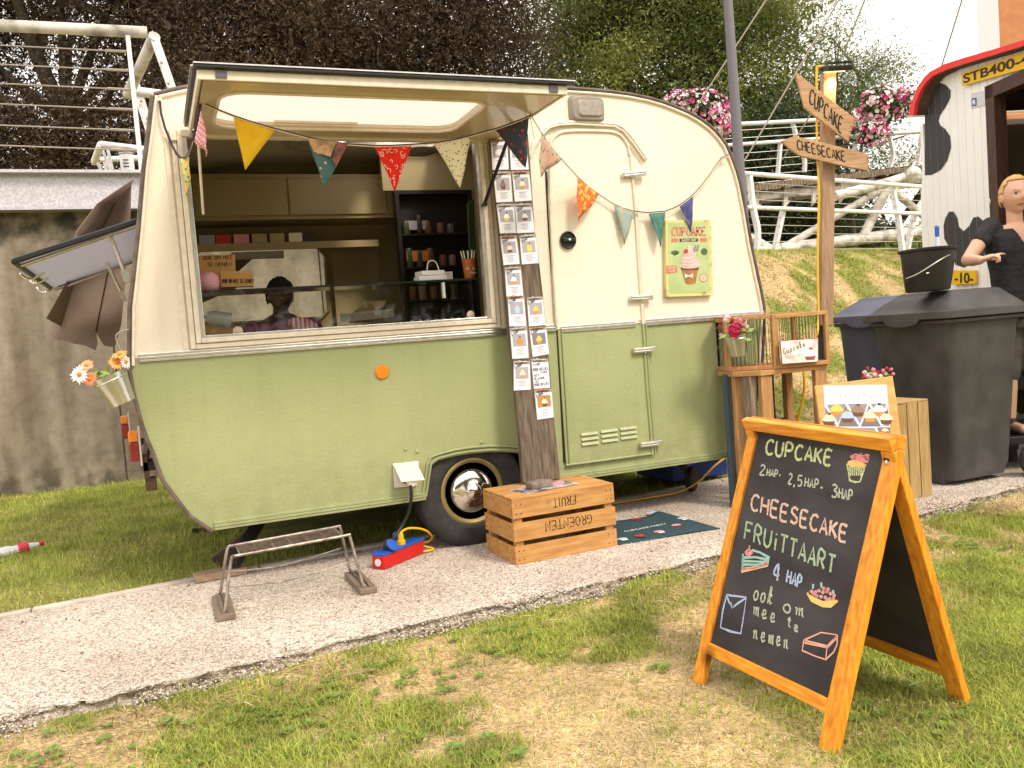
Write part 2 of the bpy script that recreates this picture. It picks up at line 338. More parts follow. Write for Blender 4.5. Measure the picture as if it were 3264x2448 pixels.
def blades(name, n, box, hmin, hmax, wd, keep, lean=.5, seed=1, tag=None, flat=.35, simple=False):
    r = np.random.default_rng(seed); x = r.uniform(box[0], box[1], n); y = r.uniform(box[2], box[3], n)
    k = keep(x, y, r.random(n)); x = x[k]; y = y[k]; n = len(x); g = greenness(x, y)
    dead = r.random(n) > (g*.84+.06)
    h = r.uniform(hmin, hmax, n)*(.65+.6*fbm(x*4, y*4)); h = np.where(dead, h*r.uniform(.5, 1.2, n), h)
    a = r.uniform(0, 2*np.pi, n); b = a+r.normal(0, .6, n)
    ln = np.where(dead, r.uniform(.5, 2.1, n), r.uniform(.1, 1, n)*lean*1.3); up = np.where(dead, flat, 1)
    z = zg(x, y)-.004; wv = np.stack([-np.sin(a), np.cos(a), a*0], 1)*(wd*r.uniform(.6, 1.3, n)*np.where(dead, 1.5, 1))[:, None]; dv = np.stack([np.cos(b), np.sin(b), b*0], 1)
    P = np.stack([x, y, z], 1); zu = np.array([0, 0, 1.])
    m = P+dv*(h*ln*.35)[:, None]+zu*(h*.6*up)[:, None]; t = P+dv*(h*ln*1.05)[:, None]+zu*(h*up*(1.0-.25*ln*.5))[:, None]
    vs = np.stack([P-wv, P+wv, m+wv*.8, m-wv*.8, t], 1).reshape(-1, 3); i = np.arange(n)*5
    q = np.stack([i, i+1, i+2, i+3], 1); tr = np.stack([i+3, i+2, i+4], 1)
    gc = np.array([.18, .245, .035]); g2 = np.array([.50, .51, .115]); dc = np.array([.80, .66, .40]); d2 = np.array([.46, .33, .17])
    u = r.random(n)[:, None]; col = np.where(dead[:, None], dc*(1-u)+d2*u, gc*(1-u)+g2*u*1.0)*(.55+.9*fbm(x*5.3+70, y*5.3, 4))[:, None]
    tint = np.repeat(col, 5, 0)*np.tile(np.array([.6, .6, 1, 1, 1.15]), n)[:, None]**.0
    if simple: vs = np.stack([P-wv*1.1, P+wv*1.1, t], 1).reshape(-1, 3); i = np.arange(n)*3; np_mesh(name, vs, [np.stack([i, i+1, i+2], 1)], np.repeat(col, 3, 0), GRASS, kind='stuff', tag=tag); return
    np_mesh(name, vs, [q, tr], tint, GRASS, kind='stuff', tag=tag)
GRASS = attr_mat('grass_blade', .6, trans=.25, spec=.25)
vis = lambda x, y: (x > -.35*y-.4) & (x < 1.9*y+1.2)
def kf(x, y, u): return (y < yf(x)-.03) & vis(x, y) & (u < .75+.25*greenness(x, y))
blades('grass', 420000, (-1.3, 4.2, 1.25, 3.3), .018, .046, .0014, kf, flat=.24, lean=1.15, seed=3, tag=('short trampled lawn in front of the pale path, green with straw patches', 'grass'))
blades('grass', 90000, (3.6, 9.5, 2.2, 4.0), .025, .06, .0022, lambda x, y, u: (y < yf(x)-.03), seed=4, simple=True, tag=('green and straw lawn beyond the chalkboard, right of the bins', 'grass'))
def kr(x, y, u): return (y > yr(x)+.07) & (x < 5.6-.0*y) & ~((x > 0.4) & (x < 2.6) & (y > 5.0) & (y < 6.2))
blades('grass', 190000, (-2.8, 5.6, 4.2, 8.52), .025, .06, .0022, kr, lean=.6, seed=5, simple=True, tag=('green lawn between the path and the concrete wall, under the caravan', 'grass'))
def kb(x, y, u): return ((-.23*x+.97*y) > 3.6) & ((-.23*x+.97*y) < 8.8) & (x > 4.4) & ((x < 8.9) | (y > 6)) & (u < .45+.55*greenness(x, y))
blades('grass', 260000, (4.4, 14, 5.0, 12.5), .025, .06, .006, kb, lean=1.3, seed=6, simple=True, tag=('half dry grass covering the bank below the footbridge', 'grass'), flat=.3)
def kt(x, y, u): return (y < yf(x)-.02) & (y > yf(x)-.2) & (fbm(x*2+60, y*2, 3) > .5)
blades('grass', 14000, (-1.3, 6, 2.8, 3.6), .05, .11, .0022, kt, seed=8, tag=('longer grass tufts along the broken front edge of the path', 'grass'))
# path of exposed aggregate: top sheet running over its broken edge
px_ = np.arange(-4, 10, .02); tt = np.concatenate([[-.10, -.085, -.06, -.03, -.008], np.linspace(0, 1, 40)])
PX_, T_ = np.meshgrid(px_, tt); PX_ = PX_.ravel(); T_ = T_.ravel()
yfr = yf(PX_); yrr = yr(PX_); top = T_ >= 0
rag = (fbm(PX_*14, T_*90+4, 3)-.5)
PYv = np.where(top, yfr+(yrr-yfr)*np.clip(T_, 0, 1), yfr+.012+rag*.06-np.where(T_ < -.07, .02, 0)); PZv = np.where(top, .004*(fbm(PX_*30, PYv*30, 3)-.5), T_*1.0+.0)
PYv = np.where((T_ == 0), PYv+.02*(fbm(PX_*25, PX_*0, 3)-.5)*2, PYv)
edge = sstep(1-(PYv-yfr)/.16)*top; PZv = PZv-edge*.035*fbm(PX_*9, PYv*9+7, 4)**1.0*sstep((fbm(PX_*2.2+3, PX_*0+1, 2)-.35)*4)
I = np.arange(len(tt)*len(px_)).reshape(len(tt), len(px_))
F_ = np.stack([I[:-1, :-1].ravel(), I[:-1, 1:].ravel(), I[1:, 1:].ravel(), I[1:, :-1].ravel()], 1)
def path_mat():
    m = bpy.data.materials.new('aggregate'); m.use_nodes = True; t = m.node_tree; b = t.nodes['Principled BSDF']; b.inputs['Roughness'].default_value = .85; n = t.nodes.new; l = t.links.new
    tc = n('ShaderNodeTexCoord'); v = n('ShaderNodeTexVoronoi'); v.inputs['Scale'].default_value = 125; l(tc.outputs['Object'], v.inputs['Vector'])
    v2 = n('ShaderNodeTexVoronoi'); v2.feature = 'DISTANCE_TO_EDGE'; v2.inputs['Scale'].default_value = 125; l(tc.outputs['Object'], v2.inputs['Vector'])
    hs = n('ShaderNodeSeparateColor'); l(v.outputs['Color'], hs.inputs[0]); cr = n('ShaderNodeValToRGB'); e = cr.color_ramp.elements
    e[0].position = 0; e[0].color = (.27, .21, .17, 1); e[1].position = 1; e[1].color = (.84, .76, .68, 1)
    for p, c in ((.2, (.48, .40, .335, 1)), (.45, (.64, .555, .485, 1)), (.75, (.74, .66, .59, 1))): q = e.new(p); q.color = c
    l(hs.outputs[0], cr.inputs[0])
    ns = n('ShaderNodeTexNoise'); ns.inputs['Scale'].default_value = 1.7; ns.inputs['Detail'].default_value = 6; l(tc.outputs['Object'], ns.inputs['Vector'])
    r2 = n('ShaderNodeValToRGB'); r2.color_ramp.elements[0].position = .35; r2.color_ramp.elements[0].color = (.68, .62, .58, 1); r2.color_ramp.elements[1].position = .6; r2.color_ramp.elements[1].color = (1, 1, 1, 1); l(ns.outputs['Fac'], r2.inputs[0])
    mu = n('ShaderNodeMixRGB'); mu.blend_type = 'MULTIPLY'; mu.inputs[0].default_value = .75; l(cr.outputs[0], mu.inputs[1]); l(r2.outputs[0], mu.inputs[2])
    r3 = n('ShaderNodeValToRGB'); r3.color_ramp.elements[0].position = 0; r3.color_ramp.elements[0].color = (.35, .3, .27, 1); r3.color_ramp.elements[1].position = .12; r3.color_ramp.elements[1].color = (1, 1, 1, 1); l(v2.outputs['Distance'], r3.inputs[0])
    m2 = n('ShaderNodeMixRGB'); m2.blend_type = 'MULTIPLY'; m2.inputs[0].default_value = .8; l(mu.outputs[0], m2.inputs[1]); l(r3.outputs[0], m2.inputs[2]); l(m2.outputs[0], b.inputs['Base Color'])
    bu = n('ShaderNodeBump'); bu.inputs['Strength'].default_value = .8; bu.inputs['Distance'].default_value = .006; l(v2.outputs['Distance'], bu.inputs['Height']); l(bu.outputs[0], b.inputs['Normal'])
    return m
PATH = path_mat()
np_mesh('path', np.stack([PX_, PYv, PZv], 1), [F_], np.ones((len(PX_), 3))*.5, PATH, kind='structure')
# loose pebbles on the path and along its broken edge
def pebbles(n, fx, smin, smax, name, seed, tag):
    r = np.random.default_rng(seed); x, y, z = fx(r, n); n = len(x)
    u = np.array([(1, 0, 0), (-1, 0, 0), (0, 1, 0), (0, -1, 0), (0, 0, 1), (0, 0, -1)], float); fc = np.array([(0, 2, 4), (2, 1, 4), (1, 3, 4), (3, 0, 4), (2, 0, 5), (1, 2, 5), (3, 1, 5), (0, 3, 5)])
    s = r.uniform(smin, smax, (n, 1, 1))*r.uniform(.6, 1.2, (n, 6, 1))*np.array([1, 1, .7]); a = r.uniform(0, 6.28, n)
    v = u[None]*s; c, sn = np.cos(a)[:, None], np.sin(a)[:, None]; v = np.stack([v[:, :, 0]*c-v[:, :, 1]*sn, v[:, :, 0]*sn+v[:, :, 1]*c, v[:, :, 2]], 2)
    v = (v+np.stack([x, y, z], 1)[:, None]).reshape(-1, 3); f = (fc[None]+(np.arange(n)*6)[:, None, None]).reshape(-1, 3)
    k = r.random((n, 1)); col = np.array([.72, .64, .57])*k+np.array([.33, .26, .21])*(1-k)
    np_mesh(name, v, [f], np.repeat(col, 6, 0), PEB, kind='stuff', tag=tag)
PEB = attr_mat('pebble', .8)
def pe(r, n):
    x = r.uniform(-1.2, 6, n); x = x[fbm(x*5+3, x*0, 3) > .42]; n = len(x); e = yf(x); y = e+.012+r.normal(0, .022, n); z = -.10+r.random(n)*.10; y = np.where(z > -.02, e+abs(r.normal(0, .035, n)), y-.01); z = np.where(z > -.02, .0-.012*r.random(n), z); return x, y, z
def pt(r, n):
    x = r.uniform(-1.2, 5.5, n); return x, yf(x)+.05+(yr(x)-yf(x)-.06)*r.random(n), x*0+.001
def weeds(n, seed, tag):
    r = np.random.default_rng(seed); x = r.uniform(-1, 4, n); y = r.uniform(1.3, 3.1, n); k = (y < yf(x)-.1) & vis(x, y) & (fbm(x*2+11, y*2+5, 3) > .47); x = x[k]; y = y[k]; n = len(x); L_ = 7
    a = (np.arange(L_)[None]*.9+r.uniform(0, 6, (n, 1))); s = r.uniform(.009, .024, (n, 1))*r.uniform(.7, 1.1, (n, L_)); c = np.stack([x, y, zg(x, y)+.006], 1)[:, None]; d = np.stack([np.cos(a), np.sin(a), a*0+.55], 2); w_ = np.stack([-np.sin(a), np.cos(a), a*0], 2); s = s[..., None]
    v = np.stack([c+d*s*.2, c+d*s*.8+w_*s*.42, c+d*s*1.4-np.array([0, 0, .3])*s, c+d*s*.8-w_*s*.42], 2).reshape(-1, 3); i = np.arange(n*L_)*4; q = np.stack([i, i+1, i+2, i+3], 1); u = r.random((n*L_, 1)); np_mesh('weeds', v, [q], np.repeat(np.array([.10, .19, .03])*(1-u)+np.array([.26, .34, .09])*u, 4, 0), GRASS, kind='stuff', tag=tag)
weeds(1500, 31, ('small broad leaved clover weeds scattered through the front lawn', 'weeds'))
def leafbits(n, seed, tag):
    r = np.random.default_rng(seed); x = r.uniform(-1, 5, n); y = r.uniform(1.3, 4.6, n); z = np.where((y > yf(x)) & (y < yr(x)), .004, zg(x, y)+.02); a = r.uniform(0, 6.28, n); s = r.uniform(.004, .012, n); d = np.stack([np.cos(a), np.sin(a), r.normal(0, .3, n)], 1)*s[:, None]; w_ = np.stack([-np.sin(a), np.cos(a), r.normal(0, .4, n)], 1)*s[:, None]*.5; c = np.stack([x, y, z], 1)
    v = np.stack([c-d, c+w_, c+d, c-w_], 1).reshape(-1, 3); i = np.arange(n)*4; u = r.random((n, 1)); np_mesh('dead_leaves', v, [np.stack([i, i+1, i+2, i+3], 1)], np.repeat(np.array([.14, .08, .04])*(1-u)+np.array([.45, .33, .16])*u, 4, 0), PEB, kind='stuff', tag=tag)
leafbits(1400, 32, ('tiny dry leaf scraps strewn over the lawn and path', 'leaf litter'))
pebbles(17000, pe, .003, .009, 'gravel', 1, ('coarse pebbles standing out of the crumbling front edge of the path', 'gravel'))
pebbles(22000, pt, .0025, .0055, 'gravel', 2, ('fine pale pebbles bedded in the surface of the path', 'gravel'))
CONC = M('kerb_concrete', (.38, .34, .29), .9, col2=(.55, .49, .42), vs=9, detail=8, bump=.3, bs=60)
for i in range(9):
    x0 = -2.6+i*1.0; MB().slab([(x0+.004, float(yr(x0)), .012), (x0+.996, float(yr(x0+1)), .012), (x0+.996, float(yr(x0+1))+.05, .012), (x0+.004, float(yr(x0))+.05, .012)], (0, 0, 1), .12).build('kerb', CONC, kind='structure', bevel=.004)
# ---------------- concrete retaining wall with steel girder ----------------
def wall_mat():
    m = M('wall_concrete', (.20, .17, .13), .9, col2=(.38, .325, .245), vs=1.6, detail=10, stretch=(1, 1, .35), bump=.25, bs=30)
    t = m.node_tree; b = t.nodes['Principled BSDF']; src = b.inputs['Base Color'].links[0].from_socket; n = t.nodes.new; l = t.links.new
    tc = n('ShaderNodeTexCoord'); gr = n('ShaderNodeTexNoise'); gr.inputs['Scale'].default_value = 11; gr.inputs['Detail'].default_value = 12; gr.inputs['Roughness'].default_value = .7; l(tc.outputs['Object'], gr.inputs[0]); rg = n('ShaderNodeValToRGB'); rg.color_ramp.elements[0].position = .38; rg.color_ramp.elements[0].color = (.45, .40, .34, 1); rg.color_ramp.elements[1].position = .55; rg.color_ramp.elements[1].color = (1, 1, 1, 1); l(gr.outputs['Fac'], rg.inputs[0]); mg = n('ShaderNodeMixRGB'); mg.blend_type = 'MULTIPLY'; mg.inputs[0].default_value = .38; l(src, mg.inputs[1]); l(rg.outputs[0], mg.inputs[2]); src = mg.outputs[0]
    mp = n('ShaderNodeMapping'); mp.inputs['Scale'].default_value = (3.2, 3.2, .5); l(tc.outputs['Object'], mp.inputs[0])
    ns = n('ShaderNodeTexNoise'); ns.inputs['Scale'].default_value = 1.4; ns.inputs['Detail'].default_value = 8; l(mp.outputs[0], ns.inputs[0]); r = n('ShaderNodeValToRGB')
    r.color_ramp.elements[0].position = .36; r.color_ramp.elements[0].color = (.52, .47, .42, 1); r.color_ramp.elements[1].position = .60; r.color_ramp.elements[1].color = (1, 1, 1, 1); l(ns.outputs['Fac'], r.inputs[0])
    mu = n('ShaderNodeMixRGB'); mu.blend_type = 'MULTIPLY'; mu.inputs[0].default_value = .8; l(src, mu.inputs[1]); l(r.outputs[0], mu.inputs[2]); l(mu.outputs[0], b.inputs['Base Color'])
    sx = n('ShaderNodeSeparateXYZ'); l(tc.outputs['Object'], sx.inputs[0])                       # patchy dark brown low down and under the girder
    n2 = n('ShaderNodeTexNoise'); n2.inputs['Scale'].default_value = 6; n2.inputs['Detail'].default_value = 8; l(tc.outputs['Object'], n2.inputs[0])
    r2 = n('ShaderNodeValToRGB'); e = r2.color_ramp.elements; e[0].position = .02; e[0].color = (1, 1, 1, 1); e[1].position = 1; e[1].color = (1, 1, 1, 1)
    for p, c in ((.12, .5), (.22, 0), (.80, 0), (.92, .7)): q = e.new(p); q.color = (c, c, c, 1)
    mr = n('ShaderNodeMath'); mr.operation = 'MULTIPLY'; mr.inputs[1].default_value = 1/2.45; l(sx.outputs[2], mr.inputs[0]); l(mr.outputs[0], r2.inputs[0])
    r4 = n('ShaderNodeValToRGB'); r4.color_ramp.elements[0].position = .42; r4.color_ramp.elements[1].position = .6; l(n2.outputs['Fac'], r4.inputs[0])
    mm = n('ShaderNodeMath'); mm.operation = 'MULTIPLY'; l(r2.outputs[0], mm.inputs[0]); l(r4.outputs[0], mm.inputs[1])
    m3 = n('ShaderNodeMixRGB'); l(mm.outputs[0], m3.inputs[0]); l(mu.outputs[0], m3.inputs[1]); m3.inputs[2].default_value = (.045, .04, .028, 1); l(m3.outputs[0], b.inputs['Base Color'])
    return m
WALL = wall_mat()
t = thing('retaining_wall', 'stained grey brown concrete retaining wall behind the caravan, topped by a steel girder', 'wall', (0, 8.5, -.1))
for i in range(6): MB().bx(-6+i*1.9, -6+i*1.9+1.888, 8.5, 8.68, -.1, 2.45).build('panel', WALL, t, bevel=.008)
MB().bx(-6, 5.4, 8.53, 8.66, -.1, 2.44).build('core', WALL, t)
GALV = M('galvanised', (.46, .44, .48), .45, .5, col2=(.60, .58, .62), vs=55, detail=2, lo=.4, hi=.6, bump=.05, bs=40)
mb = MB(); mb.bx(-6, 5.4, 8.42, 8.44, 2.46, 2.75); mb.bx(-6, 5.4, 8.34, 8.6, 2.75, 2.775); mb.bx(-6, 5.4, 8.34, 8.6, 2.435, 2.46); mb.build('girder', GALV, t)
# ---------------- footbridge landing railing, left ----------------
WST = M('white_steel', (.62, .60, .60), .45, col2=(.74, .72, .72), vs=14, bump=.05, bs=50)
DST = M('weathered_steel', (.20, .175, .14), .6, col2=(.62, .58, .53), vs=5, lo=.3, hi=.58, detail=8, bump=.1, bs=40)
CAB = M('steel_cable', (.42, .38, .34), .4, .7)
t = thing('bridge_railing', 'white steel railing with thick round handrail and wires above the concrete wall', 'railing', (-.9, 8.6, 2.78))
a, b = PY(-600, 27, 8.6), PY(318, 70, 8.6)
MB().tube([a, b], .052, 14).build('handrail', DST, t, smooth=True)
for y0, y1 in ((96, 112), (138, 153), (180, 194), (227, 237), (275, 282), (320, 325)):
    p, q = PY(-600, y0-28, 8.62), PY(284+(y1-100)*.06, y1, 8.62)
    MB().tube([p, q], .006, 6).build('wire', CAB, t); d = (q-p).normalized(); MB().tube([q-d*.22, q-d*.02], .012, 6).build('turnbuckle', CAB, t)
post = lambda a, b, w_, d_, nm='post', par=None, m=WST: MB().bar(a, b, w_, d_, (0, 1, 0)).build(nm, m, par, bevel=.003)
post(PY(275, 68, 8.6), PY(306, 372, 8.6), .04, .06, par=t)
t2 = thing('gate_frame', 'white steel end frame of slanted tubes beside the left railing', 'railing', (.3, 9.3, 2.6))
MB().tube([PY(334, 78, 9.1), PY(276, 205, 9.9)], .055, 14).build('top_tube', DST, t2, smooth=True)
MB().tube([PY(270, 195, 9.9), PY(352, 205, 9.9)], .05, 12).build('low_tube', WST, t2, smooth=True)
post(PY(334, 84, 9.1), PY(385, 230, 9.1), .08, .03, par=t2); post(PY(291, 180, 9.9), PY(325, 285, 9.9), .09, .03, par=t2); post(PY(385, 230, 9.1), PY(400, 330, 9.1), .08, .03, par=t2)
for q in ((349, 135), (364, 180), (305, 218), (318, 256)): MB().ball(PY(*q, 9.05 if q[0] > 330 else 9.85), .016, 8).build('bolt', CAB, t2)
t3 = thing('low_rail_frame', 'small white tubular frame on the girder behind the caravan roof', 'railing', (.1, 9.3, 2.7))
MB().tube([PY(218, 312, 9.2), PY(310, 323, 9.2)], .035, 10).build('top_tube', WST, t3, smooth=True)
MB().tube([PY(218, 312, 9.2), PY(204, 350, 9.7)], .035, 10).build('side_tube', WST, t3, smooth=True)
MB().tube([PY(216, 345, 9.7), PY(310, 341, 9.7)], .03, 10).build('rear_tube', WST, t3, smooth=True)
for a, b in (((211, 352), (224, 380)), ((221, 324), (244, 380)), ((233, 324), (246, 380)), ((226, 350), (232, 380))): post(PY(*a, 9.4), PY(*b, 9.4), .03, .02, par=t3)
t4 = thing('chimney_vent', 'short white slotted vent pipe with ribbed cap behind the caravan roof', 'vent', tuple(PY(278, 375, 9.0)))
c = PY(278, 385, 9.0); MB().lathe([(.0, 0), (.062, 0), (.062, .22), (.0, .22)], c, 20).build('pipe', WST, t4, smooth=True)
DK = M('dark_slot', (.03, .03, .03), .7)
mb = MB(); [mb.lathe([(.06, .22+k*.022), (.07, .225+k*.022), (.07, .236+k*.022), (.06, .24+k*.022)], c, 20) for k in range(3)]; mb.build('cap', CAB, t4, smooth=True)
mb = MB(); [mb.box(c+V((-.01, -.062, .1+k*.03)), (.05, .01, .008)) for k in range(3)]; mb.build('slot', DK, t4)
# ---------------- trees ----------------
LEAF = attr_mat('leaf', .55, trans=.3, spec=.3)
BARK = M('bark', (.05, .038, .028), .9, col2=(.12, .09, .07), vs=12, stretch=(1, 1, .3), bump=.5, bs=20)
def crown(name, blobs, nclump, nleaf, size, cols, seed, parent, csig=.55, hole=.0):
    r = np.random.default_rng(seed); vol = np.array([b[3]*b[4]*b[5] for b in blobs]); pick = r.choice(len(blobs), nclump, p=vol/vol.sum()); B = np.array(blobs, float)[pick]
    d = r.normal(0, 1, (nclump, 3)); d /= np.linalg.norm(d, axis=1)[:, None]; rad = r.random(nclump)**(.42)
    c = B[:, :3]+d*B[:, 3:6]*rad[:, None]
    if hole: c = c[fbm(c[:, 0]*.8+seed, c[:, 2]*.8+c[:, 1]*.3, 3) > hole]
    ci = np.repeat(np.arange(len(c)), nleaf); n = len(ci)
    off = r.normal(0, 1, (n, 3))*csig*np.array([1, 1, .42]); p = c[ci]+off
    nv = r.normal(0, 1, (n, 3))+np.array([0, 0, 1.1]); nv /= np.linalg.norm(nv, axis=1)[:, None]
    u = np.cross(nv, r.normal(0, 1, (n, 3))); u /= np.linalg.norm(u, axis=1)[:, None]; w_ = np.cross(nv, u); s = (size*r.uniform(.55, 1.25, n))[:, None]
    vs = np.stack([p-u*s, p+w_*s*.5+u*s*.2, p+u*s-w_*s*.3], 1).reshape(-1, 3)
    i = np.arange(n)*3; q = np.stack([i, i+1, i+2], 1)
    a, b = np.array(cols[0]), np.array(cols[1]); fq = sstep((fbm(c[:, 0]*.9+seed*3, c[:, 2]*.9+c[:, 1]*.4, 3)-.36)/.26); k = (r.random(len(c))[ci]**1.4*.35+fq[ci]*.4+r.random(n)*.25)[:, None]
    return np_mesh(name, vs, [q], np.repeat(a*(1-k)+b*k, 3, 0), LEAF, parent=parent)
def trunk(parent, base, h, r0, blobs, seed):
    random.seed(seed); mb = MB(); b = V(base); pts = [b+V((math.sin(k*1.3+seed)*.12*k, math.cos(k*1.7)*.1*k, h*k/5)) for k in range(6)]
    mb.tube(pts, [r0*(1-.13*k) for k in range(6)], 10)
    mb.build('trunk', BARK, parent, smooth=True)
    mb = MB()
    for bl in blobs:
        for q in range(3):
            s = pts[random.randint(2, 5)]; e = V(bl[:3])+V([random.uniform(-.6, .6)*bl[3+j] for j in range(3)]); m = (s+e)/2+V((0, 0, random.uniform(-.3, .6)))
            mb.tube(smooth_pts([s, m, e], 4), [r0*.42*(1-.09*i) for i in range(9)], 6)
    mb.build('limb', BARK, parent, smooth=True)
def tree(name, label, base, blobs, ncl, nl, size, cols, seed, th=4, r0=.25, csig=.55, hole=0, group=None, core=1):
    t = thing(name, label, 'tree', base, group); trunk(t, base, th, r0, blobs, seed)
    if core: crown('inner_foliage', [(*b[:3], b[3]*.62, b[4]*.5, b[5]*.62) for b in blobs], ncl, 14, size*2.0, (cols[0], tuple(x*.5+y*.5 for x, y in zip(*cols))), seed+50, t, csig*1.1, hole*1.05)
    crown('crown', blobs, ncl, nl, size, cols, seed, t, csig, hole); return t
CB = ((.036, .024, .016), (.155, .10, .062))
def W(px, py, t): return tuple(PF(px, py, t))
def blob(px, py, t, rx, ry, rz): return (*W(px, py, t), rx, ry, rz)
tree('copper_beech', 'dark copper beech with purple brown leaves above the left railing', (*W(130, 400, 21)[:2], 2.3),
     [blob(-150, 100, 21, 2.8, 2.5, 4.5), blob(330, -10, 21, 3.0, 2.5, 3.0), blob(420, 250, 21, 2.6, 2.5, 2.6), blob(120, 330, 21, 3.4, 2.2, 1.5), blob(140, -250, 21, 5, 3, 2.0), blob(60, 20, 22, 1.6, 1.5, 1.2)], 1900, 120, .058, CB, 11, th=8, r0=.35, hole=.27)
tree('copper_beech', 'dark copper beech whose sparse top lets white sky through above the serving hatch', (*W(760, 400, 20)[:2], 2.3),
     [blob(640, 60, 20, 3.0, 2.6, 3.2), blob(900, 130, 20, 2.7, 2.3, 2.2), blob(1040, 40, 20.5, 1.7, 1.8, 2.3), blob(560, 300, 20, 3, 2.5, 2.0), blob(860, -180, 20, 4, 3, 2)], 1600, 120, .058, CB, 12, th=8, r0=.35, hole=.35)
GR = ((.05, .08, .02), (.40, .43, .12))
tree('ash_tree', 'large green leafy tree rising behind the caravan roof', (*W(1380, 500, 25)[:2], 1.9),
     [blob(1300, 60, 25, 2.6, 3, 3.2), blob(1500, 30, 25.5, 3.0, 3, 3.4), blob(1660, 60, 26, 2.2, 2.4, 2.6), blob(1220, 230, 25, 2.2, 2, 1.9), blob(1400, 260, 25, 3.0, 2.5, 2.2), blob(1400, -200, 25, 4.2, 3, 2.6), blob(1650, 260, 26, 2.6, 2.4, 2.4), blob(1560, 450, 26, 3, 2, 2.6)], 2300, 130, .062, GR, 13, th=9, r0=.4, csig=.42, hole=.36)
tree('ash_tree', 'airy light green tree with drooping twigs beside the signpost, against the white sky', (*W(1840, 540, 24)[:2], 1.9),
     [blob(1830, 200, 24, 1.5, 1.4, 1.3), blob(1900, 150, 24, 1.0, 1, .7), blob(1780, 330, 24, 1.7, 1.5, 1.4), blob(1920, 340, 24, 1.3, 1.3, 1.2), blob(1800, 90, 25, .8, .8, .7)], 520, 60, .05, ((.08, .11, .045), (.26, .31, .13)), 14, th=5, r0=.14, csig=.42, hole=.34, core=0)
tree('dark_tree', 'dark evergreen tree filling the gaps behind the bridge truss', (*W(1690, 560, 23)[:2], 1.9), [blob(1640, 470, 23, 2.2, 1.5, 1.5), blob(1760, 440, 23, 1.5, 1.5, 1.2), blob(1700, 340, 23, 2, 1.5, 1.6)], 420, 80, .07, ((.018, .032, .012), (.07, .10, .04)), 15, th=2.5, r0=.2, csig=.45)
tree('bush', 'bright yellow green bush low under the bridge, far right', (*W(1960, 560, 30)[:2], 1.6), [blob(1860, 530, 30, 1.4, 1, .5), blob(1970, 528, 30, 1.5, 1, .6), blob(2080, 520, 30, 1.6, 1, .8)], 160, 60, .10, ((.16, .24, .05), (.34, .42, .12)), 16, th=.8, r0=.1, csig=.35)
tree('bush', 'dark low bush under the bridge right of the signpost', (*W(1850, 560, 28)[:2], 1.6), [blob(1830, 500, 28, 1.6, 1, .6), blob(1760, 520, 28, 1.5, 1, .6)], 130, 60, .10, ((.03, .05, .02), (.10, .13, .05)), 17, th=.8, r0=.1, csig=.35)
# ---------------- footbridge, right ----------------
def rail(name, label, A, B, low, wires, posts, r=.035, ext=0, lab2=None):
    "A,B: top rail pixel ends with their distance; posts as pixel pairs"
    t = thing(name, label, 'railing', W(*low)); MB().tube([PF(*A[0]), PF(*A[1])], r, 10).build('handrail', WST, t, smooth=True)
    MB().tube([PF(*B[0]), PF(*B[1])], r*.9, 10).build('mid_rail', WST, t, smooth=True)
    for a, b in wires: MB().tube([PF(*a), PF(*b)], .006, 5).build('wire', CAB, t)
    for p in posts:
        pts = smooth_pts([PF(*q) for q in p], 3); 
        mb = MB(); [mb.bar(pts[i], pts[i+1], .05, .09, (0, 1, 0)) for i in range(len(pts)-1)]; mb.build('post', WST, t)
    return t
def lerp(a, b, f): return tuple(a[i]+(b[i]-a[i])*f for i in range(len(a)))
A = ((1560, 371, 12.2), (2300, 427, 14.9)); B = ((1560, 446, 12.2), (2300, 473, 14.9))
wr = [(lerp((1560, 390, 12.25), (1560, 560, 12.3), k/9), lerp((2300, 440, 14.95), (2300, 545, 14.95), k/9)) for k in range(9)]
rail('bank_railing', 'white two bar railing with wires on top of the grass bank', A, B, (1700, 545, 12.5), wr,
     [((1618, 376, 12.4), (1627, 450, 12.4), (1637, 500, 12.4), (1634, 545, 12.4)), ((1691, 456, 12.7), (1672, 545, 12.7)), ((1926, 400, 13.5), (1940, 470, 13.5), (1950, 550, 13.5)), ((1974, 466, 13.7), (1958, 548, 13.7))])
A = ((1540, 271, 17.5), (2300, 233, 19.5)); B = ((1540, 316, 17.5), (2300, 262, 19.5))
wr = [(lerp((1540, 285, 17.5), (1540, 420, 17.6), k/8), lerp((2300, 240, 19.5), (2300, 350, 19.5), k/8)) for k in range(8)]
rail('bridge_deck_railing', 'far white railing with wires on the climbing footbridge deck', A, B, (1800, 390, 18.2), wr,
     [((1712, 262, 18), (1724, 310, 18), (1738, 345, 18), (1737, 372, 18)), ((1686, 308, 17.9), (1680, 375, 17.9)), ((1908, 250, 18.5), (1922, 300, 18.5), (1929, 335, 18.5), (1920, 368, 18.5)), ((1849, 290, 18.3), (1842, 372, 18.3)), ((1992, 285, 18.8), (1982, 360, 18.8))], r=.045)
t = thing('footbridge', 'white tubular truss footbridge with a timber deck rising to the right', 'bridge', W(1800, 560, 17.8))
tb = lambda pts, r, nm, m=DST: MB().tube([PF(*p) for p in pts], r, 12).build(nm, m, t, smooth=True)
tb([(1540, 436, 17.0), (1613, 428, 17.2), (1850, 404, 17.8), (2250, 362, 19)], .14, 'top_chord')
tb([(1560, 560, 17.0), (1700, 536, 17.4), (1850, 517, 17.8), (2250, 470, 19)], .125, 'bottom_chord')
tb([(1684, 540, 17.4), (1911, 405, 17.9)], .075, 'diagonal'); tb([(1860, 520, 17.8), (1916, 408, 17.9)], .10, 'diagonal'); tb([(1925, 408, 17.9), (2070, 530, 18.4)], .08, 'diagonal')
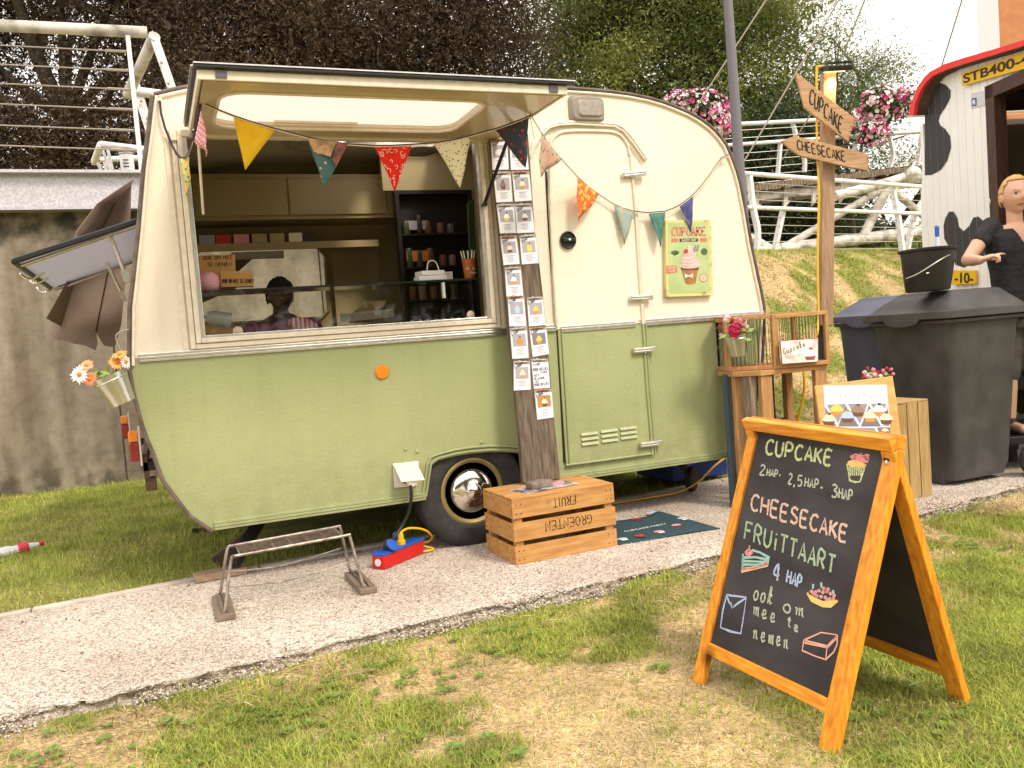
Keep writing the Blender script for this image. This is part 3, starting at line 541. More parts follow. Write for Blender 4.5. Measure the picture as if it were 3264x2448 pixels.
tb([(1560, 480, 17.0), (1680, 545, 17.4)], .08, 'diagonal'); tb([(1995, 410, 19.6), (1930, 500, 19.6)], .08, 'diagonal', BARK)
tb([(1802, 424, 16.9), (1905, 398, 17.3), (1965, 380, 17.5)], .10, 'strut')
MB().ball(PF(1972, 378, 17.4), .18, 10).build('cable_anchor', DST, t)
TIM = wood('deck_timber', (.10, .075, .05), (.24, .18, .12), (3, 3, 3)); mb = MB()
a0, a1 = PF(1540, 408, 16.7), PF(2250, 326, 18.6); off = V((.35, 1.9, 0)); nb = 110
for k in range(nb):
    p = a0.lerp(a1, k/nb); q = a0.lerp(a1, (k+.86)/nb); dz = V((0, 0, random.uniform(-.02, .02)))
    mb.slab([p+dz, q+dz, q+off+dz, p+off+dz], (0, 0, 1), .13)
    if k < 109: MB.build(mb, 'plank', TIM, t); mb = MB()
MB().bar(a0-V((0, -.25, .28)), a1-V((0, -.25, .28)), .16, .2).build('deck_beam', BARK, t)
for k in range(12):
    p = a0.lerp(a1, (k+.5)/12)-V((0, -.1, .14)); MB().slab([p, p+V((.45, .1, 0)), p+V((0, .05, -.42))], (0, -1, 0), .05).build('bracket', DST, t)
for pts, lab in ((((1480, 268, 16.6), (1655, 0, 15.4), (1740, -130, 14.8)), 'thin stay cable crossing in front of the green tree left of the pole'), (((1560, 430, 16.6), (1812, 0, 15.2), (1880, -115, 14.8)), 'thick stay cable running up past the tip of the CUPCAKE arrow'),
                 (((1690, 345, 17.6), (1800, 170, 16.4), (1868, 0, 15.5), (1930, -150, 15)), 'thin stay cable slanting up behind the floodlight'), (((2032, 150, 18.5), (2078, 0, 17), (2120, -140, 16)), 'thin stay cable above the red wagon roof')):
    MB().tube([PF(*p) for p in pts], .016, 6).build('stay_cable', CAB, tag=(lab, 'cable', 'stay cables of the footbridge'))
POLE = M('pole_paint', (.125, .115, .125), .5, bump=.04, bs=60)
a, b, c_ = PF(1572, 0, 9.0), PF(1598, 375, 9.0), PF(1606, 500, 9.0); d = (a-b).normalized(); g0 = b-d*4.6; g0.z = 0
t = thing('lamp_pole', 'tall dark grey steel pole standing behind the caravan nose', 'pole', g0); MB().tube([g0, b, a+d*2.5], [.062, .055, .042], 16).build('shaft', POLE, t, smooth=True); MB().lathe([(0, 0), (.13, 0), (.13, .03), (.065, .05)], g0, 16).build('base', POLE, t)
# flower baskets on the bridge railing
def basket(label, blobs, seed, nfl):
    t = thing('flower_basket', label, 'flower basket', W(blobs[0][0], blobs[0][1]+40, blobs[0][2]), 'petunia baskets on the footbridge railing'); r = np.random.default_rng(seed)
    B = [blob(*b) for b in blobs]; crown('foliage', B, 50*len(B), 30, .05, ((.03, .05, .015), (.10, .16, .04)), seed, t, csig=.10)['kind'] = 'stuff'
    cc = {'white_blossoms': (.88, .84, .82), 'magenta_blossoms': (.85, .06, .34), 'pink_blossoms': (.85, .52, .66)}
    for nm, c in cc.items():
        mb = MB(); mb2 = None
        for i in range(int(nfl*{'w': 1.3, 'm': .8, 'p': .9}[nm[0]])):
            b = B[r.integers(len(B))]; d = V(r.normal(0, 1, 3)); d.y = -abs(d.y)*1.2; d.normalize(); p = V(b[:3])+V((d.x*b[3], d.y*b[4], d.z*b[5]))*1.06; n = (d+V(r.normal(0, .35, 3))).normalized(); u = n.orthogonal().normalized(); w_ = n.cross(u); s = r.uniform(.035, .055)
            mb.add([p-n*.01]+[p+n*.012+(u*math.cos(a)+w_*math.sin(a))*s*(1 if k % 2 else .72) for k, a in enumerate([2*math.pi*k/10 for k in range(10)])], [(0, k+1, (k+1) % 10+1) for k in range(10)])
        mb.build(nm, M(nm, c, .6), t, kind=None)['kind'] = 'stuff'
    MB().lathe([(.12, -.2), (.25, 0), (.24, 0)], V(B[0][:3])-V((0, 0, .16)), 16).build('planter', DK, t)
basket('overflowing pink, magenta and white petunia basket above the caravan nose', [(1515, 235, 17.2, .6, .35, .36), (1475, 222, 17.2, .4, .3, .22), (1545, 262, 17.2, .35, .3, .33)], 21, 170)
basket('magenta and white petunia basket right of the signpost, before the wagon', [(1905, 230, 17.6, .62, .35, .38), (1880, 285, 17.6, .35, .3, .3), (1950, 215, 17.7, .38, .3, .26), (1845, 260, 17.6, .3, .25, .2)], 22, 190)
# tall orange building far right
ORG = M('orange_cladding', (.36, .14, .045), .7, col2=(.42, .17, .06), vs=3); LGY = M('light_cladding', (.55, .53, .56), .6)
t = thing('apartment_tower', 'orange building with a pale grey corner strip, top right behind the wagon', 'building', W(2300, 560, 34))
a, b, c_ = PF(2108, 0, 34), PF(2156, 0, 34), PF(2700, 0, 36)
for nm, m, p, q, dd in (('corner_strip', LGY, a, b, 1.5), ('wall', ORG, b, c_, 0)):
    MB().slab([V((p.x, p.y, 1)), V((q.x, q.y, 1)), V((q.x, q.y, 22)), V((p.x, p.y, 22))], (-.80, -.60, 0), 4).build(nm, m, t)
# ---------------- caravan ----------------
def body_mat(name, c, c2, chip):
    m = M(name, c, .38, col2=c2, vs=2.2, detail=6, bump=.35, bs=75, coat=.15, dist=.006)
    t = m.node_tree; b = t.nodes['Principled BSDF']; src = b.inputs['Base Color'].links[0].from_socket; n = t.nodes.new; l = t.links.new
    tc = n('ShaderNodeTexCoord'); a = n('ShaderNodeTexNoise'); a.inputs['Scale'].default_value = 7; a.inputs['Detail'].default_value = 12; a.inputs['Roughness'].default_value = .75; l(tc.outputs['Object'], a.inputs[0])
    r = n('ShaderNodeValToRGB'); r.color_ramp.elements[0].position = .705; r.color_ramp.elements[1].position = .715; l(a.outputs['Fac'], r.inputs[0])
    mx = n('ShaderNodeMixRGB'); l(r.outputs[0], mx.inputs[0]); l(src, mx.inputs[1]); mx.inputs[2].default_value = (*chip, 1)
    g = n('ShaderNodeTexNoise'); g.inputs['Scale'].default_value = 3; g.inputs['Detail'].default_value = 9; mp = n('ShaderNodeMapping'); mp.inputs['Scale'].default_value = (6, 1, .5); l(tc.outputs['Object'], mp.inputs[0]); l(mp.outputs[0], g.inputs[0])
    r2 = n('ShaderNodeValToRGB'); r2.color_ramp.elements[0].position = .28; r2.color_ramp.elements[0].color = (.82, .78, .7, 1); r2.color_ramp.elements[1].position = .5; r2.color_ramp.elements[1].color = (1, 1, 1, 1); l(g.outputs['Fac'], r2.inputs[0])
    mu = n('ShaderNodeMixRGB'); mu.blend_type = 'MULTIPLY'; mu.inputs[0].default_value = .28; l(mx.outputs[0], mu.inputs[1]); l(r2.outputs[0], mu.inputs[2])
    sz = n('ShaderNodeSeparateXYZ'); l(tc.outputs['Object'], sz.inputs[0]); dz = n('ShaderNodeMapRange'); dz.inputs[1].default_value = .75; dz.inputs[2].default_value = .25; l(sz.outputs[2], dz.inputs[0])     # road dirt splashed on the lower panels
    sn = n('ShaderNodeTexNoise'); sn.inputs['Scale'].default_value = 9; sn.inputs['Detail'].default_value = 12; sn.inputs['Roughness'].default_value = .7; l(tc.outputs['Object'], sn.inputs[0]); sr = n('ShaderNodeValToRGB'); sr.color_ramp.elements[0].position = .42; sr.color_ramp.elements[1].position = .66; l(sn.outputs['Fac'], sr.inputs[0])
    sm = n('ShaderNodeMath'); sm.operation = 'MULTIPLY'; l(dz.outputs[0], sm.inputs[0]); l(sr.outputs[0], sm.inputs[1]); s2 = n('ShaderNodeMath'); s2.operation = 'MULTIPLY'; s2.inputs[1].default_value = .5; l(sm.outputs[0], s2.inputs[0])
    md = n('ShaderNodeMixRGB'); l(s2.outputs[0], md.inputs[0]); l(mu.outputs[0], md.inputs[1]); md.inputs[2].default_value = (.20, .17, .10, 1); l(md.outputs[0], b.inputs['Base Color'])
    lb = n('ShaderNodeTexNoise'); lb.inputs['Scale'].default_value = 1.6; lb.inputs['Detail'].default_value = 2; l(tc.outputs['Object'], lb.inputs[0]); b2 = n('ShaderNodeBump'); b2.inputs['Strength'].default_value = .35; b2.inputs['Distance'].default_value = .03; l(lb.outputs['Fac'], b2.inputs['Height']); old = b.inputs['Normal'].links[0].from_node; l(b2.outputs[0], old.inputs['Normal'])
    return m
CREAM = body_mat('cream_paint', (.77, .69, .575), (.82, .74, .62), (.45, .38, .28)); GREEN = body_mat('green_paint', (.31, .34, .165), (.35, .38, .19), (.62, .62, .45))
TRIM = M('trim_cream', (.76, .68, .56), .4, col2=(.66, .58, .47), vs=25); SILV = M('silver_trim', (.62, .60, .58), .28, .9, col2=(.75, .72, .70), vs=30)
MAUV = M('edge_rubber', (.085, .058, .048), .6, col2=(.15, .11, .09), vs=15); ENDM = M('end_skin', (.30, .225, .195), .5, col2=(.46, .36, .31), vs=3, bump=.2, bs=60)
INT = M('interior_beige', (.35, .275, .14), .5, col2=(.39, .305, .16), vs=3); INTD = M('interior_dark', (.012, .010, .009), .5); BLK = M('black_plastic', (.016, .015, .016), .4); RUB = M('rubber', (.022, .020, .021), .75, col2=(.04, .037, .036), vs=20, bump=.2, bs=90)
CHR = M('chrome', (.75, .72, .70), .12, 1.0); RUST = M('rusty_steel', (.06, .045, .038), .8, col2=(.14, .08, .05), vs=14, bump=.3, bs=50)
ANCH = (0, CY, 0); van = thing('caravan', 'vintage cream and green caravan with raised serving hatch, parked half on the path', 'caravan', (1.7, CY+1, 0))
nY = V((0, -1, 0)); C_ = lambda px, py, off=0: PY(px, py, CY-off)
def cx_(pts, off=0): return [C_(*p, off) for p in pts]
LE = [(333, 207), (329, 240), (325, 277), (313, 367), (302, 500), (293, 585), (284, 666)]
WL, WR = (282.7, 775), (1650, 679)
roofL = cx_([(333, 207), (365, 199), (397, 192)]); roofR = cx_([(1223.7, 193), (1275, 196.5), (1323, 201), (1365, 207), (1403, 215), (1434, 224), (1462.6, 235), (1490, 247), (1514, 261), (1532, 274), (1546, 287), (1558, 301), (1568, 315), (1580, 342), (1590, 369), (1598, 398), (1604, 428), (1610, 458), (1616, 494), (1622, 530), (1629, 563), (1636, 597), (1644, 634), (1650, 667)])
roof = roofL+[V((.6, CY, 2.338)), V((1.0, CY, 2.362)), V((1.45, CY, 2.378)), V((1.85, CY, 2.378))]+roofR
left_up = cx_(LE)[::-1]                                    # waist to roof
upper = [C_(*WL)]+left_up[:-1]+roof+[C_(*WR)]
hole = [V((x, CY, z)) for x, z in ((.212, 2.065), (1.632, 2.065), (1.632, 1.162), (.212, 1.162))]
mb = MB(); mb.sheet([upper, hole], nY, .025); mb.build('upper_side_panel', CREAM, van, bevel=.002)
low_l = [(282.5, 790), (287.6, 822), (293, 850), (300, 878), (305, 898), (310.7, 918), (322, 950), (334.6, 979), (345, 1010), (355.8, 1037.6), (385, 1077), (414, 1114.6), (462, 1146.5)]
arch = [(921, 1077), (925, 1048), (931.8, 1006.7), (940, 1000), (947, 995), (965, 990), (985, 985), (1016.5, 980), (1060, 976.5), (1095.5, 977), (1128, 980), (1160, 992), (1183, 1010), (1195, 1040)]
low_r = [(1603, 985), (1621, 930), (1632, 890), (1640, 850), (1645, 805), (1648, 760), (1650, 720)]
lower = [C_(*WL)]+cx_(low_l+arch+low_r)+[C_(*WR)]
mb = MB(); mb.sheet([lower], nY, .025); mb.build('lower_side_panel', GREEN, van, bevel=.002)
# shell: roof and both ends, 1.98 m wide
out_roof = [p.copy() for p in roof]; ring = [C_(*WL)]+cx_(LE)[::-1][:-1]+out_roof+[C_(*WR)]+cx_(low_r)[::-1]
VW = 1.98
def strip(pts, name, mat, y0=.004, y1=VW, th=.02):
    mb = MB(); n = len(pts); cen = V((1.65, CY, 1.3)); vs = []
    for p in pts:
        d = (cen-p).normalized()*th; vs += [V((p.x, CY+y0, p.z)), V((p.x, CY+y1, p.z)), V((p.x, CY+y1, p.z))+d, V((p.x, CY+y0, p.z))+d]
    fs = []
    for i in range(n-1):
        for k in range(4): fs.append((i*4+k, i*4+(k+1) % 4, i*4+4+(k+1) % 4, i*4+4+k))
    fs += [(0, 3, 2, 1), tuple((n-1)*4+k for k in range(4))]
    return mb.add(vs, fs).build(name, mat, van, smooth=True)
ra_ = [p for p in out_roof if p.x < 1.25]; rb_ = [p for p in out_roof if .95 < p.x < 1.9]; rc2 = [p for p in out_roof if p.x > 1.7]
strip(ra_, 'roof', CREAM); strip(rc2, 'roof', CREAM); rb_ = [p for p in out_roof if .99 < p.x < 1.9]; strip(rb_, 'roof', CREAM, .004, .75); strip(rb_, 'roof', CREAM, 1.35, VW)
rear = cx_(low_l)[::-1]+[C_(*WL)]+cx_(LE)[::-1]
strip([p for p in rear if p.z < 1.25], 'rear_end_panel', ENDM); strip([p for p in rear if p.z > 1.60], 'rear_end_panel', ENDM); mid = [p for p in rear if 1.1 < p.z < 1.75]; strip(mid, 'rear_end_panel', ENDM, .004, .20); strip(mid, 'rear_end_panel', ENDM, 1.76, VW)
strip(cx_([(1650, 667), (1650, 679)]+low_r[::-1]), 'front_end_panel', GREEN)
ed = [C_(*p, .004) for p in low_l[::-1]]+[C_(*WL, .004)]+[C_(*p, .004) for p in LE[::-1]]
MB().tube([p+V((-.008, 0, 0)) for p in ed], .009, 8).build('edge_trim', MAUV, van, smooth=True)
MB().tube([p+V((.010, -.004, .0)) for p in ed[12:]], .007, 8).build('edge_trim', TRIM, van, smooth=True)
rr = [p+V((0, -.004, .006)) for p in out_roof]+[C_(1650, 720, .004), C_(1645, 805, .004)]
MB().tube(rr, .010, 8).build('edge_trim', MAUV, van, smooth=True)
MB().tube([p+(V((1.65, CY, 1.3))-p).normalized()*.022+V((0, -.002, 0)) for p in rr], .008, 8).build('edge_trim', TRIM, van, smooth=True)
# far side with the window onto the wall
YB = CY+VW-.03; bw = [(.30, 1.29), (1.12, 1.29), (1.175, 1.34), (1.185, 1.72), (1.13, 1.785), (.36, 1.785), (.30, 1.73)]
fullside = [V((p.x, YB, p.z)) for p in (upper[:-1]+[upper[-1]]+cx_(low_r)[::-1]+cx_(low_l)[::-1])]
mb = MB(); mb.sheet([fullside, [V((x, YB, z)) for x, z in bw]], nY, .02); mb.build('far_side_panel', INT, van)
MB().tube([V((x, YB-.01, z)) for x, z in bw], .012, 6, closed=True).build('far_window_seal', INT, van)
def clear_mat(name, tint, fac):
    m = bpy.data.materials.new(name); m.use_nodes = True; t = m.node_tree; t.nodes.clear(); n = t.nodes.new; o = n('ShaderNodeOutputMaterial'); g = n('ShaderNodeBsdfGlossy'); g.inputs['Roughness'].default_value = .03; tr = n('ShaderNodeBsdfTransparent'); tr.inputs[0].default_value = (*tint, 1)
    fr = n('ShaderNodeFresnel'); fr.inputs[0].default_value = 1.5; a = n('ShaderNodeMath'); a.operation = 'ADD'; a.inputs[1].default_value = fac; t.links.new(fr.outputs[0], a.inputs[0]); ms = n('ShaderNodeMixShader'); t.links.new(a.outputs[0], ms.inputs[0]); t.links.new(tr.outputs[0], ms.inputs[1]); t.links.new(g.outputs[0], ms.inputs[2]); t.links.new(ms.outputs[0], o.inputs[0]); return m
GLASS = clear_mat('clear_glass', (.90, .92, .86), .0); ACR = M('milky_acrylic', (.62, .57, .60), .3, alpha=.62)
MB().sheet([[V((x, YB+.01, z)) for x, z in bw]], nY).build('far_window_pane', GLASS, van)
# floor, wheel box, underside, dark cavity
MB().bx(.2, 1.2, CY+.03, YB, .285, .31).build('floor', RUST, van); MB().bx(1.2, 1.74, CY+.35, YB, .285, .31).build('floor', RUST, van); MB().bx(1.74, 3.1, CY+.03, YB, .262, .29).build('floor', RUST, van)
mb = MB(); mb.bx(1.19, 1.205, CY+.026, CY+.36, .29, .52); mb.bx(1.74, 1.755, CY+.026, CY+.36, .29, .52); mb.bx(1.19, 1.755, CY+.026, CY+.36, .50, .515); mb.bx(1.19, 1.755, CY+.345, CY+.36, .29, .5); mb.build('wheel_box', INTD, van)
mb = MB(); mb.bar((.25, CY+.45, .24), (3.2, CY+.45, .22), .05, .09); mb.bar((.25, CY+1.5, .24), (3.2, CY+1.5, .22), .05, .09); mb.bar((3.2, CY+.45, .22), (4.3, CY+1, .26), .05, .09); mb.bar((3.2, CY+1.5, .22), (4.3, CY+1, .26), .05, .09); mb.build('chassis', RUST, van)
MB().tube([(1.47, CY+.05, .27), (1.47, CY+1.9, .27)], .03, 10).build('axle', RUST, van)
# waist and bottom trims
def trimbar(a, b, h, t, mat, name='trim', n=3):
    mb = MB(); a, b = C_(*a), C_(*b)
    for k in range(n):
        z = V((0, -.004-.003*(k % 2), (k-(n-1)/2)*h/n)); mb.bar(a+z, b+z, t, h/n*.9, (0, 0, 1))
    return mb.build(name, mat, van, bevel=.0015)
trimbar((300, 774), (1200, 708), .036, .018, SILV, 'waist_trim'); trimbar((1377, 698), (1648, 678), .036, .018, SILV, 'waist_trim')
trimbar((463, 1136), (919, 1071), .040, .014, GREEN, 'bottom_trim'); trimbar((1198, 1035), (1603, 977), .040, .014, GREEN, 'bottom_trim')
mb = MB(); ap = [C_(*p, .006)+V((0, 0, .012)) for p in arch]
for q in (0, .02): mb.tube([p+V((-q if i < 4 else 0, 0, q if i > 2 else 0)) for i, p in enumerate(ap)], .006, 6)
mb.build('arch_trim', GREEN, van, smooth=True)
# corner wear: flaked paint chips
# window surround
x0, x1, z0, z1 = .212, 1.632, 1.162, 2.065
mb = MB()
for i, (e, d) in enumerate(((.075, .010), (.045, .018), (.020, .026))):
    mb.bx(x0-e, x0-e+.022, CY-d, CY, z0-e, z1); mb.bx(x1+e-.022, x1+e, CY-d, CY, z0-e, z1); mb.bx(x0-e+.023, x1+e-.023, CY-d, CY, z0-e, z0-e+.022)
mb.build('window_surround', TRIM, van, bevel=.003)
mb = MB(); mb.bx(x0-.004, x0+.022, CY-.012, CY+.03, z0, z1); mb.bx(x1-.022, x1+.004, CY-.012, CY+.03, z0, z1); mb.bx(x0+.023, x1-.023, CY-.012, CY+.03, z0-.004, z0+.014); mb.build('window_frame', SILV, van, bevel=.002)
mb = MB(); mb.bx(x0-.05, x0-.02, CY-.03, CY+.02, z1-.02, z1+.03); mb.bx(x0-.02, x1+.06, CY-.022, CY+.01, z1, z1+.03); mb.build('hinge_rail', TRIM, van, bevel=.003)
# serving hatch, hinged above the opening and raised
HO, HI = 3.30, CY-.02; hz0, hz1 = 2.072, 2.074; hxl, hxr = .243, 1.725
hs = (hz1-hz0)/(HO-HI)
def H(x, s, up=0): return V((x, HI+(HO-HI)*s, hz0+(hz1-hz0)*s+up))
up = V((0, -(hz1-hz0), -(HI-HO))).normalized()*-1 if False else V((0, 0, 1))
lp = lambda f, g, r_: [H(hxl+(hxr-hxl)*u, v) for u, v in f]
def rrect(u0, u1, v0, v1, r, k=5):
    o = []
    for cx, cy, a0 in ((u0+r, v0+r*1.7, math.pi), (u1-r, v0+r*1.7, 1.5*math.pi), (u1-r, v1-r*1.7, 0), (u0+r, v1-r*1.7, .5*math.pi)):
        o += [(cx+r*math.cos(a0+i*math.pi/2/k), cy+r*1.7*math.sin(a0+i*math.pi/2/k)) for i in range(k+1)]
    return o
HSK = 1
outer = [H(hxl+.02, 0), H(hxl+.02, .97), H(hxr-.02, .97), H(hxr-.02, 0)]; rc = rrect(.06, .80, .20, .84, .07)
inn = [H(hxl+(hxr-hxl)*u, v) for u, v in rc]
mb = MB(); mb.sheet([[H(hxl, 0, .034), H(hxl, 1, .034), H(hxr, 1, .034), H(hxr, 0, .034)], [p+V((0, 0, .034)) for p in inn]], up, .008); mb.build('hatch_skin', CREAM, van)
mb = MB(); mb.sheet([outer, inn], (0, 0, -1), .010); mb.build('hatch_lining', M('hatch_lining', (.52, .41, .24), .3, col2=(.57, .46, .28), vs=3, coat=.4), van)
mb = MB(); rec = [p+V((0, 0, .0245)) for p in inn]; k = len(inn); mb.add([p+V((0, 0, .0105)) for p in inn]+rec, [(i, (i+1) % k, k+(i+1) % k, k+i) for i in range(k)]); mb.build('hatch_recess_edge', TRIM, van, smooth=True)
fp = bpy.data.materials.new('frosted_plastic'); fp.use_nodes = True; tf = fp.node_tree; bf_ = tf.nodes['Principled BSDF']; bf_.inputs['Base Color'].default_value = (.80, .74, .68, 1); bf_.inputs['Roughness'].default_value = .3; tl = tf.nodes.new('ShaderNodeBsdfTranslucent'); tl.inputs[0].default_value = (.56, .48, .43, 1); ms_ = tf.nodes.new('ShaderNodeMixShader'); ms_.inputs[0].default_value = .75; tf.links.new(bf_.outputs[0], ms_.inputs[1]); tf.links.new(tl.outputs[0], ms_.inputs[2]); tf.links.new(ms_.outputs[0], tf.nodes['Material Output'].inputs[0])
MB().sheet([rec], (0, 0, -1)).build('hatch_window', fp, van); MB().poly([V((x, y, 2.40)) for x, y in ((.98, CY+.72), (1.47, CY+.72), (1.47, CY+1.38), (.98, CY+1.38))]).build('added_skylight', fp, van)  # roof pane added out of view to let more daylight inside
mb = MB(); mb.tube([p+V((0, 0, -.004)) for p in inn], .007, 6, closed=True); mb.build('hatch_window_seal', TRIM, van, smooth=True)
mb = MB(); mb.bar(H(hxl+.35, .24, .017), H(hxl+.72, .24, .017), .02, .010); mb.build('catch', TRIM, van)
mb = MB(); mb.bar(H(hxl, 1.0, .015), H(hxr, 1.0, .015), .012, .036); mb.bar(H(hxl+.006, 0, .014), H(hxl+.006, .99, .014), .012, .034); mb.bar(H(hxr-.006, 0, .014), H(hxr-.006, .99, .014), .012, .034); mb.build('hatch_rim', TRIM, van, bevel=.003)
mb = MB(); mb.bar(H(hxl-.012, 1.012, .041), H(hxr+.03, 1.012, .041), .03, .012); mb.bar(H(hxl-.006, 0, .041), H(hxl-.006, .99, .041), .018, .013); mb.build('hatch_seal', BLK, van, bevel=.003)
mb = MB(); mb.bar(H(hxl-.012, 1.016, .0505), H(hxr+.03, 1.016, .0505), .03, .005); mb.bar(H(hxl-.010, 0, .0505), H(hxl-.010, .99, .0505), .02, .005); mb.build('hatch_drip', SILV, van)
for u in (.055, .955): MB().bar(H(hxl+(hxr-hxl)*u-.02, 1.010, .017), H(hxl+(hxr-hxl)*u+.02, 1.010, .017), .006, .026).build('latch_plate', M('dark_steel', (.12, .11, .13), .4, .6), van)
s0 = C_(1046, 442, .02); MB().bar(s0, V((hxr-.04, CY-.36, hz0+.01)), .010, .016).build('hatch_strut', BLK, van); MB().tube([s0+V((0, .02, 0)), s0+V((0, -.02, 0))], .012, 10).build('strut_pivot', BLK, van)
MB().tube([V((hxl+.03, CY-.02, 1.72)), V((hxl+.03, CY-.16, hz0))], .006, 8).build('hatch_strut', TRIM, van)
# door in two colours
def arc_top(): return [(1185.6, 311), (1189, 300), (1196, 291), (1204, 284.5), (1215, 280), (1239.5, 277.7), (1280, 278), (1317.7, 279), (1331, 281.5), (1342, 287), (1351, 297), (1358, 308.7), (1362, 330)]
dU = [(1200, 712)]+[(1191, 560), (1184, 430)]+arc_top()+[(1368, 400), (1375, 500), (1383, 620), (1387, 698)]
mb = MB(); mb.sheet([cx_(dU, .012)], nY, .012); mb.build('upper_door_leaf', CREAM, van, bevel=.003)
dL = [(1205, 713), (1387, 700), (1393, 800), (1402, 900), (1408, 982.7), (1223.6, 1008.4), (1214, 860)]
mb = MB(); mb.sheet([cx_(dL, .012)], nY, .012); mb.build('lower_door_leaf', GREEN, van, bevel=.003)
def rimtube(pts, r, name, mat, off=.016): return MB().tube([C_(*p, off) for p in pts], r, 6).build(name, mat, van, smooth=True)
rimtube([(1203, 706), (1194, 560), (1188, 430)]+[(x+4, y+3) for x, y in arc_top()[:1]]+[(x+1, y+5) for x, y in arc_top()[1:6]]+[(x-2, y+5) for x, y in arc_top()[6:]], .008, 'door_bead', TRIM)
rimtube([(1214, 720), (1223, 860), (1231, 1002)], .006, 'door_bead', GREEN); rimtube([(1362, 335), (1372, 450), (1382, 610), (1389, 700)], .008, 'door_bead', TRIM); rimtube([(1376, 450), (1386, 610), (1393, 698)], .005, 'door_bead', TRIM); rimtube([(1389, 700), (1397, 830), (1410, 983)], .008, 'door_bead', GREEN); rimtube([(1395, 700), (1403, 830), (1416, 982)], .005, 'door_bead', GREEN)
rimtube([(1223, 1005), (1300, 995), (1408, 980)], .006, 'door_bead', GREEN)
rimtube([(1179, 370), (1187, 520), (1199, 665), (1204, 720), (1212, 860), (1219, 1000)], .0055, 'door_gap_shade', INTD, .002)  # dark strip laid on the uncut panel as the shade of the door gap
trimbar((1209, 712), (1370, 700), .034, .03, SILV, 'waist_trim')
rimtube(smooth_pts([V((*p, 0)) for p in ()]) or [(1141, 338), (1152, 312), (1166.7, 288), (1176, 278), (1185.6, 271.5), (1207, 265), (1240, 263.5), (1290, 265), (1328.4, 268), (1341, 273), (1350, 280.4), (1361, 292), (1371.6, 307), (1384, 325), (1397, 343.8)], .010, 'drip_rail', TRIM, .012)
rimtube([(1145, 341), (1156, 315), (1170, 292), (1187, 276), (1207, 270), (1240, 268), (1328, 273), (1347, 284), (1368, 310), (1393, 345)], .006, 'drip_rail', TRIM, .02)
for (a, b, c, d) in ((1344.6, 378, 1394.5, 374), (1360.8, 644.5, 1409.3, 642), (1368, 758, 1415, 753.5), (1382.3, 961.5, 1429.5, 956)):
    h = MB(); p, q = C_(a, b, .028), C_(c, d, .028); h.bar(p, q, .018, .028)
    for z in (-.006, .006): h.bar(p+V((.006, -.010, z)), q+V((-.02, -.010, z)), .005, .006)
    h.tube([C_((a+c)/2+3, b-8, .03), C_((a+c)/2+4, d+10, .03)], .006, 8); h.build('hinge', SILV, van, bevel=.002)
hc = C_(1226, 519, .014); mb = MB(); mb.lathe([(0, 0), (.046, 0), (.048, .006), (.046, .014), (.040, .014), (.038, .006), (0, .006)], hc, 28, (0, -1, 0)); mb.bar(hc+V((-.036, -.016, 0)), hc+V((.036, -.016, 0)), .018, .018); hd = mb.build('door_handle', BLK, van, smooth=True, bevel=.002)
MB().lathe([(0, .024), (.007, .026), (0, .028)], hc, 12, (0, -1, 0)).build('lock', CHR, hd)
for gx0, gy0, gx1, gy1 in ((1255, 937, 1290.8, 961), (1297.4, 930.5, 1333, 954.5), (1339.4, 925, 1373.7, 948)):
    for k in range(3):
        f = k/2; a = (gx0+2*f, gy0+(gy1-gy0-3)*f+1.5); b = (gx1+2*f, gy0+(gy1-gy0-3)*f-3); p, q = C_(*a, .014), C_(*b, .014)
        MB().slab([p+V((0, 0, .006)), q+V((0, 0, .006)), q+V((0, -.008, -.008)), p+V((0, -.008, -.008))], nY, .008).build('louvre', GREEN, van)
# lamp above the door, reflector, bolts
LG = M('lamp_body', (.24, .205, .17), .4, col2=(.30, .26, .21), vs=10); LL = M('lamp_lens', (.34, .31, .27), .15, col2=(.27, .24, .2), vs=40, coat=.5)
def rr2(cx, cz, w_, h_, r, y): return [V((cx+sx*(w_/2-r)+r*math.cos(a), y, cz+sz*(h_/2-r)+r*math.sin(a))) for sx, sz, a0 in ((1, 1, 0), (-1, 1, 90), (-1, -1, 180), (1, -1, 270)) for a in [math.radians(a0+i*22.5) for i in range(5)]]
lc = C_(1265.5, 237.5); mb = MB(); A = rr2(lc.x, lc.z, .215, .145, .03, CY-.001); B = rr2(lc.x, lc.z, .185, .12, .028, CY-.035); k = len(A); mb.add(A+B, [(i, (i+1) % k, k+(i+1) % k, k+i) for i in range(k)]+[tuple(range(k, 2*k))]); lb = mb.build('door_lamp', LG, van, smooth=True, bevel=.003)
mb = MB(); A = rr2(lc.x+.008, lc.z, .15, .088, .02, CY-.034); B = rr2(lc.x+.008, lc.z, .135, .075, .02, CY-.046); mb.add(A+B, [(i, (i+1) % k, k+(i+1) % k, k+i) for i in range(k)]+[tuple(range(k, 2*k))]); mb.build('lens', LL, lb, smooth=True)
rc_ = C_(825, 804); MB().lathe([(0, 0), (.034, 0), (.036, .004), (.030, .012), (0, .014)], rc_, 24, (0, -1, 0)).build('reflector', M('orange_plastic', (.75, .22, .01), .25, coat=.5), van, smooth=True)
for p in ((876, 970), (901, 975), (1040, 955)): MB().lathe([(.008, 0), (.008, .006), (0, .01)], C_(*p), 8, (0, -1, 0)).build('bolt', GREEN, van)
for p in ((345, 219), (1558, 341)):
    MB().lathe([(.012, 0), (.006, .012), (.010, .026), (0, .03)], C_(*p), 10, (0, -1, 0)).build('hook', TRIM, van, smooth=True)
